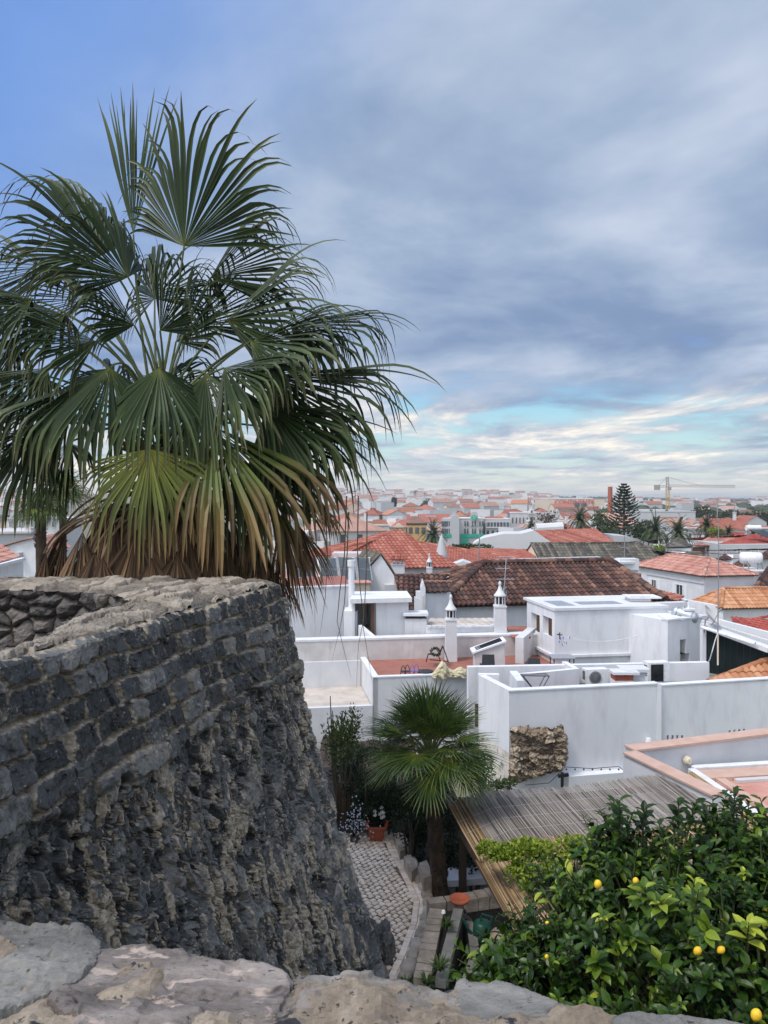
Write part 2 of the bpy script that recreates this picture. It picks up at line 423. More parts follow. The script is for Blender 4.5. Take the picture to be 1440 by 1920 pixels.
M_['tile_maroon'] = tile_mat('maroon_tile', [(0.2, (0.24, 0.045, 0.035)), (0.5, (0.33, 0.075, 0.055)), (0.8, (0.40, 0.11, 0.08))], ((0.25, 0.09, 0.07), 1.2, 0.6, 0.85))
M_['glass'] = nmat('window_glass', [(0.3, (0.02, 0.025, 0.03)), (0.7, (0.06, 0.07, 0.08))], 0.8, 0.15, spec=0.6)
M_['dark'] = flat('dark_opening', (0.02, 0.02, 0.022), 0.7)
M_['shutter'] = nmat('brown_shutter_wood', [(0.3, (0.07, 0.035, 0.022)), (0.7, (0.13, 0.065, 0.04))], 4, 0.6, 0.2, 60, stretch=(1, 1, 8))
M_['black_metal'] = flat('black_metal', (0.02, 0.021, 0.024), 0.45, 0.4)
M_['grey_metal'] = flat('grey_metal', (0.22, 0.23, 0.24), 0.45, 0.4)
M_['white_metal'] = flat('white_enamel', (0.70, 0.71, 0.72), 0.4, 0.4)
M_['galv'] = flat('galvanised_metal', (0.45, 0.47, 0.50), 0.38, 0.5, 0.6)
M_['terracotta'] = nmat('terracotta_floor', [(0.3, (0.26, 0.10, 0.075)), (0.7, (0.34, 0.145, 0.11))], 2.0, 0.7, 0.1, 30, stain=((0.20, 0.085, 0.065), 1.0, 0.55, 0.8, (1, 1, 1)))
M_['pink_coping'] = nmat('pink_coping', [(0.3, (0.46, 0.30, 0.235)), (0.7, (0.56, 0.39, 0.315))], 3.0, 0.75, 0.15, 30)
M_['pink_floor'] = nmat('pink_tiled_floor', [(0.3, (0.44, 0.20, 0.15)), (0.7, (0.56, 0.30, 0.24))], 2.5, 0.7, 0.1, 30, stain=((0.36, 0.17, 0.13), 1.4, 0.5, 0.8, (1, 1, 1)))
M_['green_cladding'] = nmat('dark_green_cladding', [(0.3, (0.006, 0.012, 0.013)), (0.7, (0.012, 0.021, 0.022))], 1.2, 0.65, 0.1, 10, stretch=(1, 1, 0.2), spec=0.15)
M_['roof_felt'] = nmat('grey_flat_roof', [(0.3, (0.12, 0.12, 0.12)), (0.7, (0.24, 0.235, 0.23))], 2.0, 0.9, 0.2, 25)
M_['corrugated'] = nmat('weathered_corrugated_sheet', [(0.3, (0.36, 0.31, 0.27)), (0.7, (0.56, 0.51, 0.46))], 1.6, 0.85, 0.2, 30)
M_['brick'] = nmat('red_brick', [(0.3, (0.26, 0.06, 0.035)), (0.7, (0.40, 0.12, 0.07))], 9.0, 0.8, 0.2, 60)
M_['wood_dark'] = nmat('dark_timber', [(0.3, (0.03, 0.022, 0.017)), (0.7, (0.07, 0.05, 0.04))], 5, 0.75, 0.3, 60, stretch=(1, 1, 0.2))
M_['soil'] = nmat('dark_soil', [(0.3, (0.012, 0.010, 0.010)), (0.7, (0.04, 0.034, 0.03))], 14, 0.95, 0.8, 60)
M_['bark'] = nmat('grey_brown_bark', [(0.3, (0.05, 0.04, 0.032)), (0.7, (0.14, 0.11, 0.085))], 8, 0.9, 0.6, 50, stretch=(1, 1, 0.4))
M_['palm_bark'] = nmat('fibrous_palm_trunk', [(0.3, (0.025, 0.017, 0.012)), (0.7, (0.085, 0.058, 0.04))], 10, 0.95, 0.9, 40, stretch=(1, 1, 0.5), bdist=0.04)
M_['terracotta_pot'] = nmat('terracotta_pot', [(0.3, (0.34, 0.085, 0.045)), (0.7, (0.46, 0.13, 0.07))], 4, 0.7, 0.1, 40)
M_['leaf_dark'] = nmat('dark_green_leaf', [(0.15, (0.005, 0.013, 0.004)), (0.6, (0.016, 0.036, 0.009)), (0.9, (0.045, 0.08, 0.02))], 2, 0.5, attr='rnd', amix=0.8, trans=0.1)
M_['leaf_mid'] = nmat('mid_green_leaf', [(0.15, (0.03, 0.055, 0.015)), (0.6, (0.08, 0.13, 0.03)), (0.9, (0.17, 0.22, 0.06))], 2, 0.5, attr='rnd', amix=0.8, trans=0.2)
M_['leaf_lime'] = nmat('lime_green_leaf', [(0.15, (0.09, 0.14, 0.014)), (0.6, (0.22, 0.30, 0.03)), (0.9, (0.38, 0.43, 0.07))], 2, 0.5, attr='rnd', amix=0.8, trans=0.25)
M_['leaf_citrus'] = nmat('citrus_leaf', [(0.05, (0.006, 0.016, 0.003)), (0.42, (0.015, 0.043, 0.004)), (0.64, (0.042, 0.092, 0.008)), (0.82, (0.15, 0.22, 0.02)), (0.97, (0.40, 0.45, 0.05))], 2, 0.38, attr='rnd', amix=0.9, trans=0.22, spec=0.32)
M_['leaf_far'] = nmat('far_tree_leaf', [(0.15, (0.02, 0.035, 0.018)), (0.6, (0.05, 0.075, 0.03)), (0.9, (0.10, 0.12, 0.05))], 2, 0.6, attr='rnd', amix=0.8)
M_['petal'] = flat('white_petal', (0.75, 0.74, 0.72), 0.6)
M_['lemon'] = nmat('lemon_peel', [(0.3, (0.70, 0.40, 0.015)), (0.7, (0.80, 0.52, 0.03))], 4, 0.45, 0.15, 120, spec=0.4)
# ------------------------------------------------------------------ terrain
RIDGE_PX = [-1500, 400, 690, 830, 930, 1000, 1060, 1250, 1440, 2600]
RIDGE_Z = [20, 21, 21, 20, 18, 13, 6, 1.5, -1.0, -3]
def tz(x, Y):
    px = CX + x / max(Y, 1) * F
    base = np.interp(Y, [0, 22, 40, 70, 110, 380], [-7.9, -7.9, -9.6, -12.5, -15, -15])
    r = np.interp(px, RIDGE_PX, RIDGE_Z)
    k = np.interp(r, [-3, 20], [0.0, 1.0])
    if Y <= 380: return float(base)
    mid = -15 + 6 * k + 3
    return float(np.interp(Y, [380, 900, 1300, 2000, 2600, 5000, 30000], [-15, -15 + 3 + 3 * k, mid + 2 * k, r, r + 1.0, r - 25, -40]))
def build_ground():
    ys = np.concatenate([np.array([-60, -20, 0.0, 10, 22, 30, 40, 55, 70, 90, 110]), np.geomspace(140, 30000, 60)])
    xs = np.linspace(-1.4, 1.4, 90)
    A = np.zeros((len(ys), len(xs), 3))
    for i, Y in enumerate(ys):
        w = max(Y, 60.0)
        for j, u in enumerate(xs):
            x = u * w
            A[i, j] = (x, Y, tz(x, Y))
    A[..., 2] += (fbm(A[..., 0] / 160, A[..., 1] / 160, 3, 5) - 0.5) * np.clip(A[..., 1] / 400 - 0.5, 0, 5)
    m = nmat('town_ground', [(0.3, (0.10, 0.11, 0.06)), (0.5, (0.16, 0.15, 0.10)), (0.7, (0.24, 0.22, 0.17))], 0.012, 0.95)
    o = MB().grid(A, flip=True).build('ground', m, smooth=True)
    tag(o, kind='structure')
build_ground()

# ------------------------------------------------------------------ bastion: coursed blocks above, rubble batter below
Z_TOP = -1.0
def coursed(u, v, seed, ch=0.19, bw=0.275):
    """squared blocks in courses: height field (m), mortar mask, stone id"""
    wob = (fbm(u * 1.7, v * 1.7, 3, seed) - 0.5) * 0.07
    vv = (v + wob) / ch
    k = np.floor(vv); fv = vv - k
    us = u / bw + _hash(k, k * 0, seed + 3) * 7 + (fbm(u * 5, v * 5, 2, seed + 9) - 0.5) * 0.45
    us = us + 0.35 * np.sin(us * 1.3 + k * 2.1) 
    j = np.floor(us); fu = us - j
    du = np.minimum(fu, 1 - fu) * bw; dv = np.minimum(fv, 1 - fv) * ch
    n = (fbm(u * 14, v * 14, 3, seed + 21) - 0.5) * 0.05
    d = np.minimum(du * 1.1, dv) + n
    rid = _hash(j, k, seed + 31)
    prot = sm(d, -0.004, 0.024)
    tx = (_hash(j, k, seed + 41) - 0.5) * 0.22; ty = (_hash(j, k, seed + 43) - 0.5) * 0.25
    face = (fu - 0.5) * bw * tx + (fv - 0.5) * ch * ty
    facet1, _, fr, fx, fy = worley(u * 9 + rid * 13, v * 6, seed + 51)
    h = prot * (0.05 + 0.05 * rid + face + (fx * (fr - 0.5) + fy * (_hash(np.floor(fr * 999), j, seed) - 0.5)) * 0.06)
    g1, g2, gr_, qx, qy = worley(u * 24 + rid * 5, v * 13, seed + 63)
    h += (qx * (gr_ - .5) + qy * (_hash(np.floor(gr_ * 999), k, seed) - .5)) * 0.022 * prot + (fbm(u * 30, v * 14, 5, seed + 61, 0.65) - 0.5) * 0.016 * (0.5 + prot)
    return h, np.maximum(1 - sm(d, 0.004, 0.032), 0.4 * sm(fbm(u * 3, v * 3, 4, seed + 66), .60, .68)), rid
def rubble(u, v, seed, cs=0.20, st=1.5):
    """irregular rubble: broken stones on edge in hard pale mortar, with pocks and drips"""
    wu = u + (fbm(u * 4, v * 3, 4, seed) - 0.5) * 0.20; wv = v + (fbm(u * 4 + 40, v * 3, 4, seed + 5) - 0.5) * 0.26
    f1, f2, rid, ox, oy = worley(wu / cs, wv / (cs * st), seed + 11, 0.95)
    e = f2 - f1
    g1, g2, rid2, gx, gy = worley(wu / (cs * 0.36), wv / (cs * 0.55), seed + 23, 0.95)
    e2 = g2 - g1
    k1, k2, rid3, hx, hy = worley(wu / 0.033, wv / 0.052, seed + 33, 0.95)
    big = rid > 0.46
    hr = lambda q, m: _hash(np.floor(q * 9999), np.floor(q * 777), seed + m) - 0.5
    face = ox * hr(rid, 1) * 0.08 + oy * hr(rid, 2) * 0.08
    sub = (gx * hr(rid2, 3) + gy * hr(rid2, 4)) * 0.05
    mic = (hx * hr(rid3, 5) + hy * hr(rid3, 6)) * 0.022
    h = np.where(big, sm(e, 0.02, 0.10) * (0.022 + 0.05 * (rid - 0.46) + face + sub * .5), sm(e2, 0.02, 0.14) * (0.012 + 0.05 * rid2) + sub)
    h += mic
    hole = sm(fbm(u * 5.2, v * 3.0, 5, seed + 71, 0.62), 0.57, 0.64)
    h -= hole * 0.06
    drip = sm(fbm(u * 9, v * 2.0, 5, seed + 81, 0.62), 0.53, 0.60)          # mortar run down over the stones
    h += drip * 0.022 * (1 - hole)
    h += (fbm(u * 34, v * 24, 5, seed + 91, 0.68) - 0.5) * 0.03
    mort = np.where(big, 1 - sm(e, 0.015, 0.07), np.where(e2 < 0.11, 0.9, 0.22))
    mort = np.maximum(mort, 0.75 * drip) * (1 - hole)
    patch = sm(fbm(u * 1.3, v * 1.0, 4, seed + 101), 0.40, 0.58)
    mort = mort * (0.6 + 0.4 * patch)
    return h, mort, np.where(big, rid, rid2)

M_['bastion'] = stone_mat('dark_schist_wall',
    [(0.2, (0.007, 0.008, 0.010)), (0.42, (0.023, 0.025, 0.026)), (0.56, (0.060, 0.063, 0.064)), (0.70, (0.14, 0.14, 0.135)), (0.90, (0.27, 0.235, 0.18))],
    [(0.3, (0.13, 0.108, 0.08)), (0.5, (0.28, 0.235, 0.175)), (0.7, (0.46, 0.40, 0.31))], lich=(0.61, 0.66), lichen=(0.38, 0.35, 0.28), nscale=11, rough=.42)
M_['bastion_top'] = stone_mat('weathered_wall_top',
    [(0.2, (0.06, 0.050, 0.040)), (0.5, (0.165, 0.138, 0.108)), (0.8, (0.33, 0.285, 0.23))],
    [(0.3, (0.11, 0.09, 0.07)), (0.7, (0.27, 0.225, 0.17))], lich=(0.60, 0.75), lichen=(0.40, 0.38, 0.34))
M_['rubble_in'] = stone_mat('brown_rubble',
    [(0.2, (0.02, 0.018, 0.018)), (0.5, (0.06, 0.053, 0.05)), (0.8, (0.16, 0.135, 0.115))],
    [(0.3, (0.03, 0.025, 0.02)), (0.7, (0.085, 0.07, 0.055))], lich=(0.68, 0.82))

bastion = empty('bastion_wall', (-1.5, 8.5, -7.5), 'dark stone bastion with coursed blocks over a battered rubble base, below the tall fan palm', 'stone wall')
def polyline_frame(pts, s):
    """plan point and outward normal (right of travel) at arc positions s, corners rounded by smoothing"""
    pts = np.array(pts, float); seg = np.hypot(*np.diff(pts, axis=0).T); cum = np.concatenate([[0], np.cumsum(seg)])
    x = np.interp(s, cum, pts[:, 0]); y = np.interp(s, cum, pts[:, 1])
    return x, y, cum[-1]
def smooth1(a, n):
    k = np.hanning(n + 2)[1:-1]; k /= k.sum()
    return np.convolve(np.pad(a, n // 2, mode='edge'), k, mode='valid')[:len(a)]
def build_bastion():
    outer = [(-3.15, 1.8), (-2.43, 4.8), (-1.93, 7.0), (-1.30, 9.36), (-1.55, 9.76), (-3.5, 9.95), (-8.0, 10.1)]
    tot = polyline_frame(outer, np.array([0.0]))[2]
    # denser sampling where it is nearest
    ds = []; s = 0.0
    while s < tot:
        ds.append(s); s += 0.009 + 0.006 * max(0, s - 3.0) / 5 if s < 9.2 else 0.05
    s = np.array(ds)
    x, y, _ = polyline_frame(outer, s)
    fine = np.linspace(0, tot, 1200); fx, fy, _ = polyline_frame(outer, fine)
    n = 41
    fx[30:-30] = smooth1(fx, n)[30:-30]; fy[30:-30] = smooth1(fy, n)[30:-30]
    x = np.interp(s, fine, fx); y = np.interp(s, fine, fy)
    tx = smooth1(np.gradient(fx), 61); ty = smooth1(np.gradient(fy), 61); l = np.hypot(tx, ty); tx /= l; ty /= l
    nx = np.interp(s, fine, ty); ny = np.interp(s, fine, -tx)
    v = np.concatenate([np.arange(0, 3.2, 0.011), np.arange(3.2, 6.9, 0.017)])
    U, V = np.meshgrid(s, v, indexing='ij')
    h1, m1, r1 = coursed(U, V, 3)
    h2, m2, r2 = rubble(U, V, 11)
    edge = 1.08 + (fbm(U * 2.3, V * 0 + 3.3, 3, 8) - 0.5) * 0.35
    k = sm(V - edge, -0.05, 0.05)
    H = h1 * (1 - k) + (h2 - 0.02) * k; Mo = m1 * (1 - k) + m2 * k; R = np.where(k > 0.5, r2, r1)
    top = sm(V, 0.0, 0.035); H = H * (0.3 + 0.7 * top)
    out = 0.235 * V + 0.22 * sm(V, 1.6, 6.2) + H
    Z = Z_TOP - V * 0.985 + (fbm(U * 1.5, V * 0 + 9, 3, 4) - 0.5) * 0.06 * (1 - sm(V, 0, 0.3)) + (fbm(U * 9, V * 9, 3, 14) - 0.5) * 0.02
    A = np.stack([x[:, None] + nx[:, None] * out, y[:, None] + ny[:, None] * out, Z], -1)
    o = MB(bastion).grid(A, tt=np.clip(Mo, 0.001, 1), flip=True).build('outer_face', M_['bastion'], bastion)
    set_point(o, 'sid', R)
    # top of the ring wall
    sec = np.array([((-3.15, 1.8), (-3.55, 1.85)), ((-2.43, 4.8), (-2.72, 4.95)), ((-2.25, 5.55), (-2.52, 5.6)), ((-1.99, 6.7), (-2.78, 6.75)),
                    ((-1.72, 7.8), (-2.62, 7.9)), ((-1.38, 9.1), (-2.95, 8.55)), ((-1.30, 9.45), (-3.3, 8.85)), ((-1.55, 9.80), (-3.7, 9.02)), ((-3.6, 9.97), (-4.6, 9.15)), ((-8, 10.1), (-8, 9.3))], float)
    t = np.linspace(0, 9, 520); w = np.linspace(0, 1, 110)
    ox = np.interp(t, range(10), sec[:, 0, 0]); oy = np.interp(t, range(10), sec[:, 0, 1]); ix = np.interp(t, range(10), sec[:, 1, 0]); iy = np.interp(t, range(10), sec[:, 1, 1])
    ox, oy, ix, iy = [smooth1(a, 21) for a in (ox, oy, ix, iy)]
    X = ox[:, None] * (1 - w) + ix[:, None] * w; Y = oy[:, None] * (1 - w) + iy[:, None] * w
    f1, f2, rid, gx, gy = worley(X / 0.34 + (fbm(X * 4, Y * 4, 3, 2) - .5) * .7, Y / 0.26 + (fbm(X * 4 + 9, Y * 4, 3, 3) - .5) * .7, 45)
    e = f2 - f1
    slab = sm(e, 0.02, 0.14) * (0.015 + 0.055 * rid) + gx * (rid - .5) * 0.07
    edge_d = np.minimum(w, 1 - w)[None, :]
    Zt = Z_TOP - 0.025 + slab + (fbm(X * 11, Y * 11, 5, 6, .6) - .5) * 0.07 - (1 - sm(edge_d, 0, 0.05)) * 0.03 - sm(w, 0.6, 1.0)[None, :] * 0.06
    X = X + (fbm(X * 8, Y * 8, 3, 66) - .5) * 0.10 * (1 - sm(edge_d, 0, 0.1)); 
    A = np.stack([X, Y, Zt], -1)
    o = MB(bastion).grid(A, tt=np.clip(1 - sm(e, 0.02, 0.12), 0.001, 1)).build('wall_top', M_['bastion_top'], bastion)
    set_point(o, 'sid', rid)
    # rubble on the inside of the ring
    ins = [(-2.72, 4.95), (-2.52, 5.6), (-2.78, 6.75), (-2.62, 7.9), (-2.95, 8.55), (-3.3, 8.85), (-4.6, 9.15), (-8.0, 9.3)]
    tot = polyline_frame(ins, np.array([0.0]))[2]
    s = np.arange(0, tot, 0.016); x, y, _ = polyline_frame(ins, s); x = smooth1(x, 25); y = smooth1(y, 25)
    tx, ty = np.gradient(x), np.gradient(y); l = np.hypot(tx, ty) + 1e-9
    v = np.arange(0, 1.9, 0.016); U, V = np.meshgrid(s, v, indexing='ij')
    wu = U + (fbm(U * 3, V * 3, 3, 1) - .5) * .2; wv = V + (fbm(U * 3 + 5, V * 3, 3, 2) - .5) * .16
    f1, f2, rid, gx, gy = worley(wu / 0.30, wv / 0.19, 91, 0.85)
    H = np.sqrt(np.clip(f2 - f1, 0, 0.5) * 2) * 0.13 + gy * (rid - .5) * 0.08 + (fbm(U * 18, V * 18, 4, 7, .6) - .5) * 0.04
    A = np.stack([x[:, None] - (ty / l)[:, None] * (H - 0.06), y[:, None] + (tx / l)[:, None] * (H - 0.06), Z_TOP - 0.05 - V], -1)
    o = MB(bastion).grid(A, tt=np.clip(1 - sm(f2 - f1, 0.03, 0.14), 0.001, 1)).build('inner_face', M_['rubble_in'], bastion)
    set_point(o, 'sid', rid)
    mb = MB(bastion); mb.poly((-8, 1.8, -2.6), (-2.2, 1.8, -2.6), (-2.2, 9.6, -2.6), (-8, 9.6, -2.6))
    mb.build('inner_floor', M_['soil'], bastion)
    b = MB(bastion)
    th, ph = np.meshgrid(np.linspace(0, 2 * np.pi, 90), np.linspace(0, np.pi, 60), indexing='ij')
    d = np.stack([np.cos(th) * np.sin(ph), np.sin(th) * np.sin(ph), np.cos(ph)], -1)
    rr = 1 + (fbm(d[..., 0] * 2 + 3, d[..., 1] * 2 + d[..., 2] * 1.7, 6, 5) - .5) * 0.8
    A = d * rr[..., None] * np.array([0.20, 0.26, 0.44]) + np.array(at_y(712, 1785, 10.15))
    o = b.grid(A, tt=np.full(th.shape, 0.1)).build('foot_boulder', M_['bastion'], bastion); set_point(o, 'sid', np.full(th.shape, 0.75))
build_bastion()
# dry stalks growing out of the joints
def wall_weeds():
    r = random.Random(4)
    for k, (px, py, Y, n) in enumerate(((150, 1540, 5.75, 9), (158, 1650, 5.9, 6), (215, 1690, 6.3, 4), (70, 1480, 5.2, 3))):
        c = at_y(px, py, Y); c.x += 0.10
        ro = empty('dry_weed', c, ['dry leafless weed sprouting from a joint high in the dark rubble', 'thin straw weed hanging on the dark rubble below the highest weed', 'single pale straw stalk low on the dark rubble', 'sparse dry weed beside the coursed blocks at the bastion'][k], 'weed', 'dry weeds on the bastion')
        mb = MB(ro)
        for i in range(n):
            a = r.uniform(-1.2, 1.2); l = r.uniform(0.12, 0.38)
            p = [c + Vector((0.12 * t, -0.03 * t, 0)) + Vector((math.sin(a) * l * t * .5, -0.1 * t * l, math.cos(a) * l * t * (1 - .5 * t))) for t in (0, .35, .7, 1)]
            mb.tube(p, [0.003, 0.0025, 0.002, 0.001], 4)
        mb.build('stalks', M_['straw'], ro)
M_['straw'] = nmat('dry_straw', [(0.3, (0.22, 0.18, 0.11)), (0.7, (0.40, 0.33, 0.21))], 8, 0.8)
wall_weeds()

# ------------------------------------------------------------------ parapet in front of the camera
def coping_mat(name, ramp, spots, lo, hi, spots2, lo2, hi2, s1=14, s2=7, stretch=(1, 1, 1)):
    m, N, L, b = new_mat(name)
    tc = N.new('ShaderNodeTexCoord'); mp = N.new('ShaderNodeMapping'); mp.inputs['Scale'].default_value = stretch; L.new(tc.outputs['Object'], mp.inputs[0])
    def noise(s, d=9, r=0.65, off=0.0, dist=0.0):
        m2 = N.new('ShaderNodeMapping'); m2.inputs['Location'].default_value = (off, off * .7, 0); L.new(mp.outputs[0], m2.inputs[0])
        n = N.new('ShaderNodeTexNoise'); n.inputs['Scale'].default_value = s; n.inputs['Detail'].default_value = d; n.inputs['Roughness'].default_value = r; n.inputs['Distortion'].default_value = dist
        L.new(m2.outputs[0], n.inputs['Vector']); return n.outputs[0]
    r = N.new('ShaderNodeValToRGB'); set_ramp(r, ramp); L.new(noise(s2, dist=0.8), r.inputs[0])
    c = r.outputs[0]
    gm = N.new('ShaderNodeMapRange'); gm.inputs[3].default_value = .55; gm.inputs[4].default_value = 1.45; L.new(noise(130, 6, .75, 5.5), gm.inputs[0])
    gv = N.new('ShaderNodeVectorMath'); gv.operation = 'SCALE'; L.new(c, gv.inputs[0]); L.new(gm.outputs[0], gv.inputs['Scale']); c = gv.outputs[0]
    pm = N.new('ShaderNodeMapRange'); pm.inputs[1].default_value = .60; pm.inputs[2].default_value = .66; L.new(noise(75, 5, .7, 2.2), pm.inputs[0]); pc = N.new('ShaderNodeMix'); pc.data_type = 'RGBA'; L.new(pm.outputs[0], pc.inputs[0]); L.new(c, pc.inputs[6]); pc.inputs[7].default_value = (.05, .047, .043, 1); c = pc.outputs[2]
    for sp, a, b_, off, sc in ((spots, lo, hi, 3.3, s1), (spots2, lo2, hi2, 8.1, s1 * 0.7)):
        mr = N.new('ShaderNodeMapRange'); mr.inputs[1].default_value = a; mr.inputs[2].default_value = b_; L.new(noise(sc, 7, 0.6, off, 0.5), mr.inputs[0])
        mc = N.new('ShaderNodeMix'); mc.data_type = 'RGBA'; L.new(mr.outputs[0], mc.inputs[0]); L.new(c, mc.inputs[6]); mc.inputs[7].default_value = (*sp, 1); c = mc.outputs[2]
    L.new(c, b.inputs['Base Color']); b.inputs['Roughness'].default_value = 0.8; b.inputs['Specular IOR Level'].default_value = 0.25
    bp = N.new('ShaderNodeBump'); bp.inputs['Strength'].default_value = 0.9; bp.inputs['Distance'].default_value = 0.006
    L.new(noise(55, 10, 0.78), bp.inputs['Height']); L.new(bp.outputs[0], b.inputs['Normal'])
    return m
M_['cop_grey'] = coping_mat('grey_limestone', [(0.3, (0.11, 0.106, 0.098)), (0.5, (0.19, 0.184, 0.17)), (0.7, (0.29, 0.28, 0.26))], (0.36, 0.33, 0.27), 0.64, 0.70, (0.10, 0.10, 0.10), 0.66, 0.76)
M_['cop_pink'] = coping_mat('purple_grey_limestone', [(0.3, (0.10, 0.088, 0.08)), (0.5, (0.205, 0.178, 0.162)), (0.7, (0.34, 0.30, 0.27))], (0.44, 0.36, 0.31), 0.585, 0.63, (0.09, 0.075, 0.08), 0.61, 0.68, s1=20, stretch=(0.6, 1.5, 1))
M_['cop_mix'] = coping_mat('banded_limestone', [(0.3, (0.10, 0.09, 0.08)), (0.5, (0.21, 0.192, 0.17)), (0.7, (0.34, 0.315, 0.285))], (0.46, 0.42, 0.36), 0.62, 0.68, (0.10, 0.09, 0.09), 0.60, 0.70, s1=17)
M_['cop_slate'] = coping_mat('slate_grey_limestone', [(0.3, (0.11, 0.106, 0.1)), (0.5, (0.185, 0.18, 0.168)), (0.7, (0.28, 0.27, 0.25))], (0.35, 0.34, 0.31), 0.66, 0.74, (0.08, 0.08, 0.08), 0.64, 0.74, stretch=(0.5, 1.6, 1))
M_['cop_mortar'] = coping_mat('tan_lime_mortar', [(0.3, (0.13, 0.105, 0.08)), (0.5, (0.25, 0.205, 0.155)), (0.7, (0.38, 0.32, 0.25))], (0.04, 0.04, 0.045), 0.56, 0.585, (0.25, 0.22, 0.20), 0.58, 0.66, s1=13)
def poly_sdf(X, Y, P):
    """signed distance to polygon, positive inside"""
    d = np.full(X.shape, 1e9); inside = np.zeros(X.shape, bool); n = len(P)
    for i in range(n):
        ax, ay = P[i]; bx, by = P[(i + 1) % n]
        ex, ey = bx - ax, by - ay; wx, wy = X - ax, Y - ay
        t = np.clip((wx * ex + wy * ey) / (ex * ex + ey * ey + 1e-12), 0, 1)
        d = np.minimum(d, np.hypot(wx - ex * t, wy - ey * t))
        c = ((ay <= Y) & (by > Y)) | ((by <= Y) & (ay > Y))
        inside ^= c & (X < ax + (Y - ay) / (by - ay + 1e-12) * ex)
    return np.where(inside, d, -d)
def slab_stone(name, P, zt, thick, mat, root, seed, step=0.0028, rough=0.010, tilt=(0, 0)):
    P = np.array(P); lo = P.min(0) - 0.02; hi = P.max(0) + 0.02
    xs = np.arange(lo[0], hi[0], step); ys = np.arange(lo[1], hi[1], step)
    X, Y = np.meshgrid(xs, ys, indexing='ij')
    d = poly_sdf(X, Y, P) + 0.014 + (fbm(X * 16, Y * 16, 5, seed, .6) - 0.5) * 0.024
    keep = d > -0.004
    f1, f2, rid, gx, gy = worley(X * 7 + fbm(X * 6, Y * 6, 2, seed) * 1.5, Y * 12, seed + 3)
    Z = zt + (fbm(X * 5, Y * 5, 3, seed + 5) - .5) * rough * 1.6 + (fbm(X * 26, Y * 40, 5, seed + 6, .6) - .5) * rough * 0.55 + gx * (rid - .5) * rough * 1.1
    te = fbm(X * 5 + 3, Y * 8, 5, seed + 8, .55) * 9; Z += 0.005 * (np.floor(te) + sm(te - np.floor(te), .75, 1.0))
    Z += (fbm(X * 90, Y * 120, 3, seed + 9) - .5) * 0.003 - 0.024
    Z += (X - P[:, 0].mean()) * tilt[0] + (Y - P[:, 1].mean()) * tilt[1]
    Z -= 0.010 * (1 - np.clip(d / 0.014, 0, 1)) ** 2
    Z = np.where(d < 0.004, Z - thick * np.clip((0.004 - d) / 0.008, 0, 1), Z)
    idx = np.full(X.shape, -1); idx[keep] = np.arange(keep.sum())
    V = np.stack([X[keep], Y[keep], Z[keep]], -1)
    q = np.stack([idx[:-1, :-1], idx[1:, :-1], idx[1:, 1:], idx[:-1, 1:]], -1).reshape(-1, 4); q = q[(q >= 0).all(1)]
    mb = MB(root); mb.add(V.tolist(), q.tolist()); o = mb.build(name, mat, root, smooth=False)
    return o
